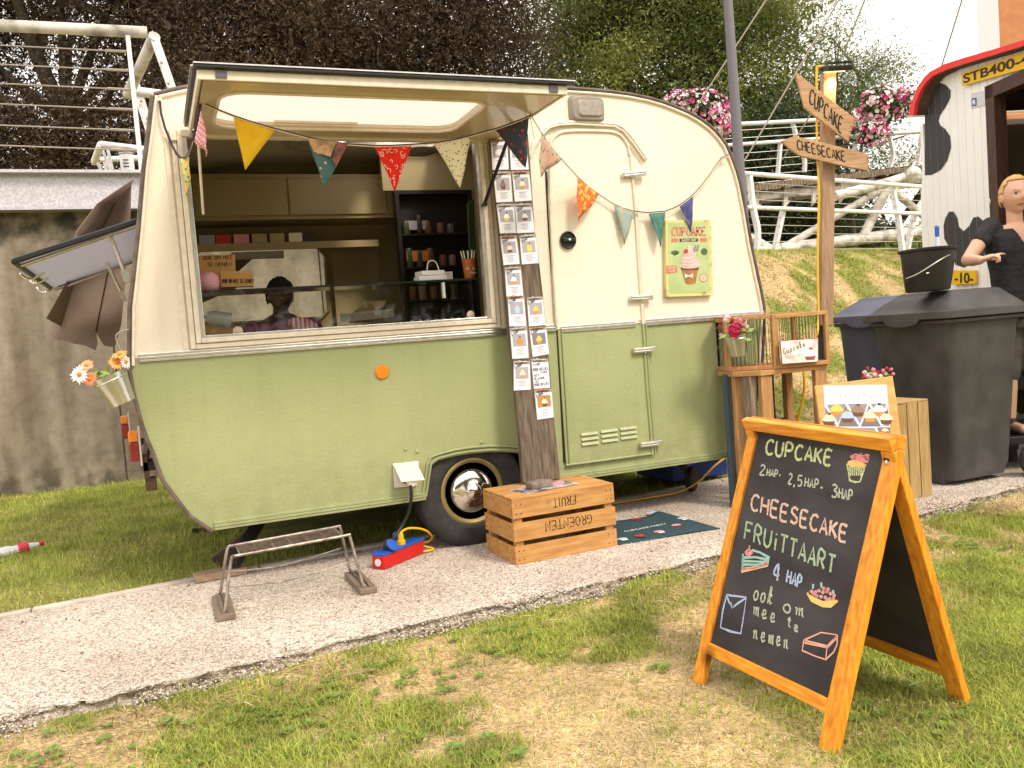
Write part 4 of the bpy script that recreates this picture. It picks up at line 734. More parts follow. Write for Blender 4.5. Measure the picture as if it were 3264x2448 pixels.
# mains inlet with raised flap
IVO = M('ivory_plastic', (.82, .74, .50), .35); WHP = M('white_plastic', (.72, .68, .66), .4)
mb = MB(); pl = [(849, 1003), (905, 996), (901, 1049), (853, 1054)]; mb.sheet([cx_(pl, .012)], nY, .011); so_ = mb.build('power_inlet', WHP, van, bevel=.002)
MB().lathe([(0, 0), (.036, 0), (.034, .022), (0, .022)], C_(880, 1030, .012), 20, (0, -1, 0)).build('socket', BLK, so_)
f0, f1 = C_(849, 1001, .014), C_(899, 997, .014); f2, f3 = f1+V((.012, -.085, -.082)), f0+V((.012, -.085, -.082)); MB().slab([f0, f1, f2, f3], (0, -.7, .7), .006).build('flap', IVO, so_, bevel=.002)
MB().lathe([(0, 0), (.026, 0), (.026, .05), (.018, .06), (0, .06)], C_(884, 1033, .03), 16, (0, -1, -.3)).build('plug', WHP, so_, smooth=True)
# wheel
WH = C_(1025, 1067, -.02); WH = V((1.475, CY-.0, .278)); GOLD = M('rim_gold', (.33, .25, .09), .45, .3, col2=(.26, .19, .07), vs=12)
whl = MB(); Rt = .29
whl.lathe([(.165, .0), (.19, -.028), (.24, -.036), (.272, -.03), (.288, -.012), (.29, .03), (.29, .10), (.272, .14), (.19, .15), (.165, .12)], WH+V((0, .055, 0)), 48, (0, 1, 0)); wh = whl.build('wheel', RUB, van, smooth=True)
mb = MB(); [mb.lathe([(.2885, y), (.2935, y+.003), (.2935, y+.012), (.2885, y+.015)], WH+V((0, .055, 0)), 48, (0, 1, 0)) for y in (.0, .022, .044, .066, .088)]; mb.build('tyre_tread', RUB, wh, smooth=True)
MB().lathe([(.176, .008), (.176, -.010), (.164, -.014), (.152, -.004), (.140, .012), (.128, .010), (.10, .03), (0, .03)], WH+V((0, .055, 0)), 40, (0, 1, 0)).build('rim', GOLD, wh, smooth=True)
MB().lathe([(.122, .010), (.118, .0), (.10, -.016), (.07, -.026), (.045, -.028), (.042, -.030), (.040, -.040), (.03, -.048), (0, -.052)], WH+V((0, .055, 0)), 40, (0, 1, 0)).build('hubcap', CHR, wh, smooth=True)
w2 = wh.copy(); w2.data = wh.data; COL.objects.link(w2); w2.location = (0, VW-.28, 0)
# rear lights and bumper on the left end
RED = M('red_lens', (.28, .01, .012), .2, coat=.6); ORL = M('orange_lens', (.85, .25, .02), .2, coat=.6)
for yy, x_, zt, s in ((CY+.16, 287, 931, 1.0), (CY+1.66, 268, 898, 1.0)):
    top_ = PY(x_, zt, yy); x0_ = top_.x-.022; z_ = top_.z
    lt = MB().bx(x0_+.041, x0_+.052, yy-.055, yy+.075, z_-.165, z_+.02).build('tail_light', WHP, van) if False else None
    mb = MB(); mb.bx(x0_+.042, x0_+.05, yy-.04, yy+.07, z_-.16, z_+.015); lt = mb.build('tail_light', WHP, van)
    mb = MB(); mb.bx(x0_, x0_+.041, yy-.03, yy+.06, z_-.05, z_); mb.build('indicator_lens', ORL, lt, bevel=.008); mb = MB(); mb.bx(x0_, x0_+.041, yy-.03, yy+.06, z_-.14, z_-.051); mb.build('brake_lens', RED, lt, bevel=.008)
    MB().bx(x0_+.05, x0_+.14, yy-.01, yy+.03, z_-.19, z_-.15).build('bracket', BLK, lt)
mb = MB(); q = PY(310, 1005, CY+.2); mb.bx(q.x, q.x+.02, q.y-.05, q.y+1.5, q.z-.06, q.z+.05); mb.build('bumper_bar', RUST, van); MB().bx(q.x+.02, q.x+.14, q.y-.02, q.y+.02, q.z-.02, q.z+.03).build('bumper_bracket', BLK, van); MB().bx(q.x+.0, q.x+.05, q.y-.03, q.y+.03, q.z-.12, q.z-.06).build('bumper_bracket', RUST, van)
# propped open rear window
h1, e1 = PY(297, 480, 4.36), PY(31, 567, 4.36); wid = V((0, 1.5, 0)); n_ = (e1-h1).cross(wid).normalized(); h2, e2 = h1+wid, e1+wid
fg = fp.copy(); fg.name = 'grey_acrylic'; [setattr(x.inputs[0], 'default_value', (.20, .185, .19, 1)) for x in fg.node_tree.nodes if x.type in ('BSDF_PRINCIPLED', 'BSDF_TRANSLUCENT')]
MB().poly([h1, e1, e2, h2]).build('rear_window_pane', fg, van)
mb = MB(); e1b = h1+(e1-h1)*1.0
for p, q in ((h1, e1), (e1, e2), (h2, e2)): mb.bar(p+V((0, 0, .006)), q+V((0, 0, .006)), .026, .026)
mb.build('rear_window_seal', BLK, van, bevel=.006)
mb = MB(); mb.tube([h1+V((-.01, .03, -.012)), e1+V((.02, .03, -.012))], .009, 8); mb.build('rear_window_rail', SILV, van, smooth=True); 
mb = MB(); mb.tube([h2+V((-.01, -.03, -.012)), e2+V((.02, -.03, -.012))], .008, 8); mb.build('rear_window_rail', SILV, van, smooth=True)
for (a, b, c) in (((238, 508), (272, 597), (285, 620)), ((231, 568), (265, 640), (285, 675))):
    yy = 4.45 if a[1] < 540 else 5.5; p, q, r_ = PY(*a, yy), PY(*b, yy), PY(*c, yy); mb = MB(); mb.tube([p, q], .010, 8); mb.tube([q, r_], .005, 6); mb.bar(q+(p-q).normalized()*.03, q-(p-q).normalized()*.03, .03, .03); mb.build('window_stay', SILV, van)
for a, yy in (((75, 600), 5.2), ((95, 620), 5.6), ((62, 590), 4.8)): c = PY(*a, yy); MB().tube(smooth_pts([c+V((-.04, 0, 0)), c+V((0, 0, -.03)), c+V((.07, 0, 0))], 4), .006, 6).build('catch', CHR, van)
wf = PY(285, 620, 4.4); mb = MB(); mb.bx(.0+.0, .03, 4.4, 5.9, 1.15, 1.19); mb.build('rear_window_sill', SILV, van)
# brown fabric sun hood over the rear window
FAB = M('hood_fabric', (.24, .175, .145), .9, col2=(.30, .225, .19), vs=5, bump=.3, bs=14)
ho = [(290, 385), (210, 440), (167, 498), (160, 520), (144, 610), (100, 688)]; hi_ = [(284, 398), (246, 445), (222, 492), (200, 520), (163, 600), (131, 705)]
O = [PY(*p, 5.75) for p in ho]; I_ = [PY(*p, 6.12) for p in hi_]; mb = MB(); k = len(O); mb.add(O+I_, [(i, i+1, k+i+1, k+i) for i in range(k-1)]); mb.build('hood_valance', FAB, van, smooth=True, solid=.004)
side = hi_+[(119, 711), (107, 702), (108, 728), (124, 735), (142, 736), (160, 743), (183, 746), (207, 757), (211, 741), (208, 720), (225, 747), (248, 751), (262, 700), (272, 600), (282, 470)]
mb = MB(); mb.sheet([[PY(*p, 6.12) for p in side]], nY, .004); mb.build('hood_side', FAB, van)
mb = MB(); mb.tube([PY(245, 528, 6.1), PY(207, 718, 6.1)], .004, 6); mb.build('hood_seam', BLK, van)
# jack legs and nose wheel
for a, b, yy in (((545, 1150), (462, 1214), 4.6), ((500, 1150), (415, 1150), 5.6)):
    MB().bar(PY(*a, yy), PY(*b, yy), .05, .03, (0, 1, 0)).build('corner_jack', RUST if yy < 5 else BLK, van, bevel=.003)
p = PZ(520, 1238, .03); MB().bar(V((.48, 4.62, .26)), V((.27, 4.36, .055)), .06, .035, (0, 0, 1)).build('corner_jack', M('jack_paint', (.015, .014, .015), .5), van, bevel=.004)
jw = PZ(1495, 1061); mb = MB(); mb.lathe([(.03, -.02), (.075, -.02), (.08, 0), (.075, .02), (.03, .02)], jw+V((0, 0, .08)), 20, (.6, -.8, 0)); jj = mb.build('jockey_wheel', RUB, van, smooth=True); MB().bar(jw+V((-.12, .02, .30)), jw+V((0, 0, .08)), .04, .03, (0, 1, 0)).build('fork', RUST, jj)
b0 = PY(1500, 1003, 4.9); MB().bx(b0.x-.28, b0.x+.16, 4.75, 5.2, b0.z-.07, b0.z+.04).build('blue_box', M('blue_paint', (.02, .05, .22), .5), van, bevel=.008)
# ---------- inside ----------
mb = MB(); mb.bx(.15, 2.75, YB-.36, YB-.35, 1.93, 2.22); mb.build('cabinet_front', INT, van); MB().bx(.12, 2.75, YB-.35, YB-.022, 1.93, 1.95).build('cabinet_base', INT, van)
yc = YB-.36
for a, b in ((.33, .90), (.915, 1.56), (1.575, 2.2)): MB().bx(a, b, yc-.014, yc-.001, 1.955, 2.19).build('cabinet_door', INT, van, bevel=.003)
MB().bx(.06, 1.50, YB-.30, YB-.285, 1.745, 1.79).build('shelf_edge', INT, van); MB().bx(.06, 1.50, YB-.285, YB-.022, 1.775, 1.788).build('shelf', INT, van)
mb = MB(); mb.bx(1.22, 1.55, YB-.05, YB-.03, .31, 1.74); mb.build('wall_panel', INT, van)
mb = MB(); mb.bx(1.585, 2.10, 5.62, 5.64, .31, 2.075); mb.bx(1.585, 1.605, 5.3, 5.62, .31, 2.075) if False else None; mb.build('dark_cupboard', INTD, van); 
mb = MB(); mb.bx(1.575, 1.60, 5.55, 5.62, .31, 2.08); mb.bx(2.09, 2.115, 5.55, 5.62, .31, 2.08); mb.bx(1.60, 2.09, 5.55, 5.62, 2.055, 2.08); [mb.bx(1.60, 2.09, 5.55, 5.62, z, z+.012) for z in (.9, 1.12, 1.34, 1.56, 1.78)]; mb.build('cupboard_frame', BLK, van)
MB().bx(1.5, 2.75, 5.56, 5.60, 2.08, 2.33).build('bulkhead', INT, van); MB().bx(2.12, 2.75, 5.56, 5.6, .31, 2.08).build('bulkhead', INT, van)
for p, sx in (((655, 312, 5.2), 1), ((905, 327, 5.0), 1), ((1035, 318, 4.7), .7)): MB().ball(PY(*p), (.11*sx, .11*sx, .03), 16).build('ceiling_lamp', LL, van, smooth=True)
# glass display case along the opening
t = thing('display_case', 'glass display case standing behind the caravan serving window', 'display case', (.93, 4.3, 1.15))
MB().poly([(.225, 4.25, 1.165), (1.63, 4.25, 1.165), (1.63, 4.25, 1.375), (.225, 4.25, 1.375)]).build('front_glass', GLASS, t); MB().bx(.225, 1.63, 4.25, 4.52, 1.376, 1.386).build('top_shelf', M('smoked_glass', (.02, .022, .02), .08, coat=.5), t)
MB().bx(.225, 1.63, 4.25, 4.62, 1.125, 1.164).build('counter', INT, t)
c = PY(958, 623, 4.24); MB().bx(c.x-.006, c.x+.006, 4.232, 4.262, c.z-.05, c.z+.03).build('clip', WHP, t)
mb = MB(); mb.lathe([(0, 0), (.022, 0), (0, .004)], PY(1017, 680, 4.245), 16, (0, -1, 0)); mb.build('sticker', M('sticker', (.65, .5, .38), .6), t); MB().lathe([(0, 0), (.024, 0), (0, .004)], PY(514, 716, 4.245), 16, (0, -1, 0)).build('sticker', M('sticker', (.65, .5, .38), .6), t)
# ---------------- menu plank with clipped cards ----------------
OAK = wood('old_plank', (.055, .038, .026), (.20, .15, .11), (14, 14, 1.2), .85, vs=5, bump=.9)
plA, plB, plC = PY(1131, 1043, 3.95), PY(1211, 1035, 3.95), PY(1100, 290, 4.085)
PLK = plane3(plA, plB, plC)
L_ = [(1057, 285), (1059.6, 300), (1070, 400), (1081.7, 510), (1087, 572), (1096.6, 678), (1108.6, 790), (1116.5, 880), (1123, 949), (1131, 1043)]
R_ = [(1211, 1035), (1202, 949), (1196, 893), (1185.6, 768.5), (1173.6, 641), (1164, 556), (1156, 505), (1149, 400), (1142, 300), (1141, 288)]
mb = MB(); mb.slab([PLK(*p) for p in L_+R_], PLK.n, .035); mb.build('menu_plank', OAK, tag=('weathered dark wooden plank leaning on the caravan, covered with cupcake cards', 'plank'), bevel=.003)
PAP = M('paper_white', (.74, .73, .80), .35, coat=.3); SLV = M('card_sleeve', (.42, .36, .33), .25, alpha=.75); INK = M('blue_ink', (.02, .02, .09), .6); GINK = M('grey_print', (.38, .37, .44), .7)
PBG = M('photo_grey', (.36, .34, .38), .5); PBR = M('photo_orange', (.42, .22, .08), .5); BRW = M('print_brown', (.16, .06, .035), .5); CRP = M('print_cream', (.78, .68, .52), .5); ORP = M('print_orange', (.62, .25, .06), .5)
YEP = M('print_yellow', (.75, .55, .12), .5); DKP = M('print_dark', (.03, .018, .015), .5); PKP = M('print_pink', (.70, .28, .34), .5); BLP = M('print_lightblue', (.40, .55, .72), .5); WHT = M('print_white', (.85, .82, .80), .5); REDP = M('print_red', (.55, .03, .03), .5)
def quadmap(q, pl, off):
    P = [V((*p, 0)) for p in q]      # TL TR BR BL in pixels, on the plank's plane
    def f(u, v, o=0):
        p = (P[0]*(1-u)+P[1]*u)*(1-v)+(P[3]*(1-u)+P[2]*u)*v; return pl(p.x, p.y, off+o)
    return f
def cupcake_print(f, n, parent, cx, cy, w_, cup, ice, top, asp=1.35, stripes=False, o=.0012):
    "flat printed cupcake centred at cx, cy (0..1), width w_"
    h = w_*asp*.62; mb = MB(); mb.mi = 0; mb.poly([f(cx-w_*.42, cy, o), f(cx+w_*.42, cy, o), f(cx+w_*.30, cy+h*.62, o), f(cx-w_*.30, cy+h*.62, o)])
    mb.mi = 1
    for k, (ww, dy) in enumerate(((.52, .02), (.44, -.20), (.32, -.40), (.17, -.58))):
        mb.poly([f(cx+ww*w_*math.cos(a), cy+h*dy+h*.17*math.sin(a), o+.0002*(k+1)) for a in [2*math.pi*i/12 for i in range(12)]])
    mb.mi = 2
    if top is not None: mb.poly([f(cx+.05*w_+.13*w_*math.cos(a), cy-h*.72+h*.15*math.sin(a), o+.0014) for a in [2*math.pi*i/10 for i in range(10)]])
    return mb.build('cupcake_picture', [cup, ice, top or ice], parent)
CARDS = [
 ([(1060.7, 309), (1095, 306), (1099, 366), (1064, 367)], '4HAP', PBG, None, YEP, None, 'menu card with a pale yellow slice, top left of the plank behind the hatch strut'),
 ([(1101, 309), (1136, 306), (1142, 366), (1104, 367)], '', PBG, None, YEP, None, 'menu card half hidden behind the navy flag, top right of the plank'),
 ([(1066.6, 379.5), (1103, 378), (1107, 435.4), (1072.4, 437)], '3HAP', PBG, BRW, M('print_mocha', (.25, .14, .12), .5), DKP, 'menu card of a brown cupcake with brown icing, second row left'),
 ([(1107, 378), (1143.4, 377), (1149, 433), (1112.4, 435.4)], '3HAP', PBG, ORP, CRP, DKP, 'menu card of a small cupcake with one dark cookie on cream, second row right'),
 ([(1074, 449), (1110.8, 447.5), (1114.8, 503), (1080.5, 504)], '3HAP', PBG, YEP, WHT, DKP, 'menu card of a yellow cupcake under a big dark cookie, third row left'),
 ([(1113, 448), (1149, 447), (1154.4, 501.7), (1117, 503.4)], '3HAP', PBG, BRW, WHT, DKP, 'menu card of a dark red cup with white cream, third row right'),
 ([(1081.5, 517.6), (1116, 515.7), (1122.4, 570), (1087.9, 572.5)], '3HAP', PBG, BRW, CRP, DKP, 'menu card of a brown cupcake with an upright dark bar, fourth row left'),
 ([(1123.2, 516.3), (1157.7, 513), (1163.5, 568), (1127.7, 571)], '3HAP', PBG, YEP, YEP, BRW, 'menu card of an all yellow cupcake with brown topping, above the bare patch of plank'),
 ([(1091.3, 585.3), (1125, 583.2), (1130.3, 638.4), (1094.5, 640.5)], '3HAP', PBG, ORP, WHT, DKP, 'menu card of an orange cupcake with black topping, left of the bare patch of plank'),
 ([(1097.4, 647.7), (1132, 645), (1137, 704.7), (1100.6, 704.7)], '2.5 HAP', PBG, BLP, BLP, PKP, 'menu card of a pale blue cupcake with a pink heart'),
 ([(1139, 650), (1172.8, 647.7), (1178, 702), (1143, 705)], '2.5HAP', PBG, ORP, YEP, None, 'menu card of an orange cupcake with a tall yellow top, just above the waist trim'),
 ([(1102.5, 716.7), (1138.3, 714), (1141.8, 773), (1107.2, 775)], '2 HAP', PBG, ORP, ORP, BRW, 'menu card of a wide flat orange tartlet, first row left below the waist trim'),
 ([(1144.4, 715.4), (1180.2, 712.2), (1186, 764.5), (1151, 771)], '2 HAP', M('photo_dark', (.20, .19, .21), .5), ORP, YEP, None, 'menu card of a pale apple muffin on a darker photo, right below the waist trim'),
 ([(1110, 787.6), (1144.4, 787), (1146.3, 841.5), (1110.4, 843.3)], '2.5HAP', PBG, ORP, CRP, YEP, 'menu card of a cupcake with tall cream swirl, lowest card of the left column'),
 ([(1148.4, 783), (1184.2, 782.3), (1188.2, 837.5), (1153.7, 839.6)], 'HAND', None, None, None, None, 'white card written by hand in blue pen without a photo'),
 ([(1155.6, 849.4), (1191.7, 846.8), (1196.2, 901.2), (1161, 906.5)], '2.5HAP', PBR, BRW, CRP, BRW, 'menu card with an orange backed cupcake photo, lowest card of the plank')]
for i, (q, price, bgm, cup, ice, top, lab) in enumerate(CARDS):
    f = quadmap(q, PLK, .004); n = PLK.n; c = f(.5, 0)
    t = thing('menu_card', lab, 'menu card', f(.5, 1), 'cards clipped on the menu plank')
    MB().slab([f(0, 0), f(1, 0), f(1, 1), f(0, 1)], n, .0015).build('sheet', PAP, t)
    MB().slab([f(-.03, -.14, -.0018), f(1.03, -.14, -.0018), f(1.03, 1.02, -.0018), f(-.03, 1.02, -.0018)], n, .001).build('sleeve', SLV, t)
    mb = MB(); u0, u1 = (.12, .85); mb.tube([f(u0, -.08, .002), f(u1, -.10, .002)], .0035, 6); mb.tube(smooth_pts([f(u0+.1, -.03, .002), f(.3, -.16, .01), f(u1-.1, -.05, .002)], 3), .0015, 4); mb.build('clip', SILV if i % 3 else M('copper_clip', (.50, .24, .13), .3, .9), t)
    if price == 'HAND':
        mb = MB(); wr_ = lambda s, u0, v0, u1, v1, h: write(mb, s, (u0, v0), (u1, v1), (.0, -h), lambda a, b: f(a, b, .001), n, .0022, curve=False)
        wr_('2.5 HAP', .06, .14, .5, .10, .09); wr_('RODE BESJES', .06, .33, .96, .29, .10); wr_('CAKE', .5, .43, .9, .40, .08); wr_('MET', .08, .55, .38, .53, .08); wr_('GLAZUUR', .08, .66, .7, .64, .08); wr_('EN', .14, .77, .34, .76, .07); wr_('RODE BESJES', .06, .90, .94, .87, .09)
        mb.build('handwriting', INK, t); continue
    MB().poly([f(.10, .10, .0006), f(.90, .10, .0006), f(.90, .56, .0006), f(.10, .56, .0006)]).build('photo', bgm, t)
    if cup: cupcake_print(f, n, t, .5+.03*(i % 2), .38, .38, cup, ice, top, 1.0)
    elif ice: MB().poly([f(.5+.3*math.cos(a), .36+.11*math.sin(a), .0012) for a in [k*.63 for k in range(10)]]).build('cake_picture', CRP if i == 0 else YEP, t)
    mb = MB()
    for k, ww in enumerate((.5, .34, .42, .5, .3)): mb.ribbon([f(.5-ww/2, .66+k*.055, .001), f(.5+ww/2, .655+k*.055, .001)], n, .0022 if k else .003)
    mb.build('print_lines', GINK, t)
    if price: mb = MB(); write(mb, price, (.06, .16), (.52, .04), (-.03, -.12), lambda a, b: f(a, b, .0018), n, .0024, curve=False); mb.build('price', INK, t)
# ---------------- bunting ----------------
t = thing('bunting', 'string of twelve triangular cloth flags looped along the hatch and the door side', 'bunting', PY(1150, 420, 3.7))
YH = 3.62
def ystr(px): return YH if px < 1150 else YH+(CY-.035-YH)*min(1, ((px-1150)/120)**.7)
def SP(px, py): return PY(px, py, ystr(px)) if px > 411 else (PY(px, py, 3.62+(CY-.03-3.62)*min(1, (435-px)/60)) )
TAPE = M('bunting_tape', (.045, .028, .05), .8); TAPC = M('bunting_cord', (.72, .62, .45), .8)
sA = [(345, 218), (348, 245), (356, 275), (370, 310), (381, 332), (390, 341), (402, 341), (409, 328), (416, 308), (426, 262), (433, 223)]
sB = [(437.5, 223), (465, 235), (503.8, 250.5), (550, 266), (595, 279), (663.8, 297), (705, 306), (751, 311.7), (808.8, 315.5), (850, 315), (891.8, 312.5), (940, 309.5), (980, 303), (1016.5, 294), (1070, 279), (1110, 265), (1147, 250)]
sC = [(1147, 250), (1158, 268), (1169.4, 287), (1190, 317), (1212.5, 343.8), (1247.6, 382.8), (1270, 403), (1293.4, 420.6), (1324.4, 441.3), (1347, 451), (1370, 457.5), (1400, 460), (1437.6, 457), (1453, 451), (1468.6, 443.5), (1483, 433), (1498, 420.6), (1514, 403), (1530.6, 381.5), (1545, 360), (1560, 341), (1576, 334)]
for s in (sA, sB, sC):
    pts = [SP(*p) for p in s]; mb = MB(); up_ = V((0, 0, .005))
    if s is sA: mb.tube(pts, .005, 6); mb.build('tape', TAPE, t)
    else: mb.add([p+up_ for p in pts]+[p-up_*.4 for p in pts], [(i, i+1, len(pts)+i+1, len(pts)+i) for i in range(len(pts)-1)]); mb.build('tape', TAPE, t, solid=.002)
    MB().tube([p-up_*.6+V((0, -.001, 0)) for p in pts], .0022, 5).build('cord', TAPC, t)
MB().tube([SP(433, 223), SP(433, 223)+V((0, .0, .03))], .005, 6).build('knot', TAPC, t); MB().tube([SP(1147, 250), SP(1147, 250)+V((0, .02, .03)), SP(1155, 300)+V((0, .0, 0))], .002, 5).build('knot', TAPC, t)
def fabric(name, base, spots, sc=60, thr=.35, base2=None):
    m = bpy.data.materials.new(name); m.use_nodes = True; tr = m.node_tree; b = tr.nodes['Principled BSDF']; b.inputs['Roughness'].default_value = .9; n = tr.nodes.new; l = tr.links.new
    tc = n('ShaderNodeTexCoord'); mp = n('ShaderNodeMapping'); l(tc.outputs['Object'], mp.inputs[0]); last = None
    ns = n('ShaderNodeTexNoise'); ns.inputs['Scale'].default_value = sc*.5; l(mp.outputs[0], ns.inputs[0]); mx = n('ShaderNodeMixRGB'); l(ns.outputs['Fac'], mx.inputs[0]); mx.inputs[1].default_value = (*base, 1); mx.inputs[2].default_value = (*(base2 or base), 1); last = mx.outputs[0]
    for i, (c, s, th) in enumerate(spots):
        mp2 = n('ShaderNodeMapping'); mp2.inputs['Location'].default_value = (i*3.1, 0, i*1.7); l(tc.outputs['Object'], mp2.inputs[0]); v = n('ShaderNodeTexVoronoi'); v.inputs['Scale'].default_value = s; l(mp2.outputs[0], v.inputs[0])
        r = n('ShaderNodeValToRGB'); r.color_ramp.interpolation = 'CONSTANT' if False else 'LINEAR'; r.color_ramp.elements[0].position = th; r.color_ramp.elements[0].color = (1, 1, 1, 1); r.color_ramp.elements[1].position = th+.05; r.color_ramp.elements[1].color = (0, 0, 0, 1)
        l(v.outputs['Distance'], r.inputs[0]); x = n('ShaderNodeMixRGB'); l(r.outputs[0], x.inputs[0]); l(last, x.inputs[1]); x.inputs[2].default_value = (*c, 1); last = x.outputs[0]
    l(last, b.inputs['Base Color']); bu = n('ShaderNodeBump'); bu.inputs['Strength'].default_value = .2; l(ns.outputs['Fac'], bu.inputs['Height']); l(bu.outputs[0], b.inputs['Normal']); return m
gm = bpy.data.materials.new('gingham'); gm.use_nodes = True; tr = gm.node_tree; b_ = tr.nodes['Principled BSDF']; b_.inputs['Roughness'].default_value = .9
tcx = tr.nodes.new('ShaderNodeTexCoord'); mm = tr.nodes.new('ShaderNodeMapping'); mm.inputs['Rotation'].default_value = (0, .5, 0); tr.links.new(tcx.outputs['Object'], mm.inputs[0]); wvs = []
for d in ('X', 'Z'):
    wv = tr.nodes.new('ShaderNodeTexWave'); wv.bands_direction = d; wv.inputs['Scale'].default_value = 26; tr.links.new(mm.outputs[0], wv.inputs[0]); wvs.append(wv)
ad = tr.nodes.new('ShaderNodeMath'); ad.operation = 'MULTIPLY'; tr.links.new(wvs[0].outputs['Fac'], ad.inputs[0]); tr.links.new(wvs[1].outputs['Fac'], ad.inputs[1]); mxg = tr.nodes.new('ShaderNodeMixRGB'); tr.links.new(ad.outputs[0], mxg.inputs[0]); mxg.inputs[1].default_value = (.72, .22, .24, 1); mxg.inputs[2].default_value = (.85, .76, .74, 1); tr.links.new(mxg.outputs[0], b_.inputs['Base Color'])
FL = [((390, 343), (409, 339), (408, 436), fabric('lemon_cloth', (.75, .62, .15), [((.05, .25, .30), 60, .3), ((.70, .65, .30), 50, .25)]), 'yellow and teal flag hanging edge on'),
 ((435, 227), (418, 303), (453, 339), gm, 'red and white gingham flag'),
 ((503.8, 251), (595, 280), (530, 367), M('yellow_cloth', (.85, .50, .01), .85, col2=(.90, .58, .02), vs=12, bump=.3, bs=18), 'plain golden yellow flag'),
 ((663.8, 299), (751, 312), (701.3, 406.7), fabric('teal_dots', (.06, .13, .14), [((.60, .52, .40), 42, .22)], base2=(.08, .17, .17)), 'patchwork flag of teal dots under a peach strip'),
 ((808.8, 316), (890, 313), (852.5, 414.7), fabric('red_cloth', (.78, .02, .008), [], 40, base2=(.72, .015, .006)), 'red flag with white swirls'),
 ((937, 310), (1016, 297), (995.5, 405.5), fabric('cream_dots', (.76, .68, .46), [((.10, .03, .03), 62, .20), ((.16, .16, .04), 55, .14)]), 'cream flag with dark dots'),
 ((1069, 280), (1142, 252), (1135.7, 362.7), fabric('navy_cloth', (.045, .05, .08), [((.50, .05, .03), 38, .24), ((.07, .03, .025), 50, .25)]), 'navy flag with red flowers'),
 ((1169, 287), (1213.3, 345), (1162, 384), fabric('rose_cloth', (.27, .30, .20), [((.62, .25, .20), 30, .34), ((.10, .14, .05), 34, .24)], base2=(.55, .28, .20)), 'green and pink floral flag'),
 ((1247.6, 383), (1293.4, 420.5), (1249, 480), fabric('orange_cloth', (.70, .14, .03), [((.78, .42, .06), 34, .36), ((.80, .55, .42), 34, .14)]), 'orange sunflower flag'),
 ((1325.7, 441.5), (1370, 457.5), (1350, 529), fabric('blue_sunflower_cloth', (.26, .33, .30), [((.62, .36, .05), 30, .20)], base2=(.32, .38, .33)), 'grey blue flag with small sunflowers'),
 ((1400.7, 460), (1438, 456.5), (1426.3, 534.6), M('green_cloth', (.045, .15, .12), .85, col2=(.085, .22, .17), vs=30, bump=.3, bs=25), 'plain dark green flag'),
 ((1467.8, 443.5), (1497, 422), (1494.7, 503.3), M('indigo_cloth', (.055, .055, .18), .85, col2=(.09, .09, .26), vs=30, bump=.3, bs=25), 'plain indigo flag in front of the tin poster')]
FLAGF = []
for i, (a, b, c, m, lab) in enumerate(FL):
    if i == 0: A, B, Cc = PY(*a, 3.95), PY(*b, 3.90), PY(*c, 3.93)
    elif i == 1: A, B, Cc = SP(*a), PY(*b, 3.72), PY(*c, 3.60)
    else: A, B, Cc = SP(*a), SP(*b), PY(*c, min(ystr(c[0])+.01, CY-.03)-.012)
    n = (B-A).cross(Cc-A).normalized(); n = -n if n.y > 0 else n; mb = MB(); K = 7; idx = {}
    for r_ in range(K+1):
        for s in range(K+1-r_):
            p = A+(B-A)*(s/K)+(Cc-A)*(r_/K); wob = n*(.010*math.sin(i*2+s*1.1)*r_/K+.006*math.sin(s*2.2+r_+i)*(min(r_, 3)/3)); idx[(r_, s)] = len(mb.v); mb.v.append(tuple(p+wob))
    for r_ in range(K):
        for s in range(K-r_):
            mb.f.append((idx[(r_, s)], idx[(r_, s+1)], idx[(r_+1, s)])); mb.m.append(0)
            if s < K-r_-1: mb.f.append((idx[(r_, s+1)], idx[(r_+1, s+1)], idx[(r_+1, s)])); mb.m.append(0)
    fo = mb.build('flag', m, t, smooth=True, solid=.0016, label=lab); FLAGF.append((A, B, Cc, n, fo))
def flagpt(i): A, B, Cc, n, fo = FLAGF[i]; return (lambda u, v, o=.004: A+(B-A)*u*(1-v)+(Cc-A)*v+((B-A)*0)+n*o), n, fo
f, n, fo = flagpt(4); mb = MB(); random.seed(3)      # swirls on the red flag
for k in range(26):
    v = random.random()**1.3*.85; u = random.random(); c = V((u, v, 0)); r0 = random.uniform(.03, .08); a0 = random.random()*6
    pts = [(c.x+r0*(1-j*.1)*1.5*math.cos(a0+j*.75), c.y+r0*(1-j*.1)*math.sin(a0+j*.75)) for j in range(7)]; pts = [(min(max(x, .04), .96), min(max(y, .02), .93)) for x, y in pts]
    mb.ribbon([f(x, y, .009) for x, y in pts], n, .0030)
mb.build('swirl_print', M('print_blush', (.85, .50, .38), .9), fo)
f, n, fo = flagpt(3); mb = MB(); mb.mi = 0; mb.poly([f(0, 0, .010), f(.72, 0, .010), f(.66, .20, .012), f(.62, .33, .012), f(.04, .28, .012)]); mb.mi = 1; mb.poly([f(.73, 0, .010), f(1, 0, .010), f(1, .25, .012), f(1, .55, .012), f(.68, .34, .012)]); mb.build('patch', [M('peach_cloth', (.62, .38, .22), .9, col2=(.30, .22, .12), vs=28, lo=.45, hi=.62), M('plum_cloth', (.10, .07, .07), .9, col2=(.42, .12, .10), vs=30)], fo)
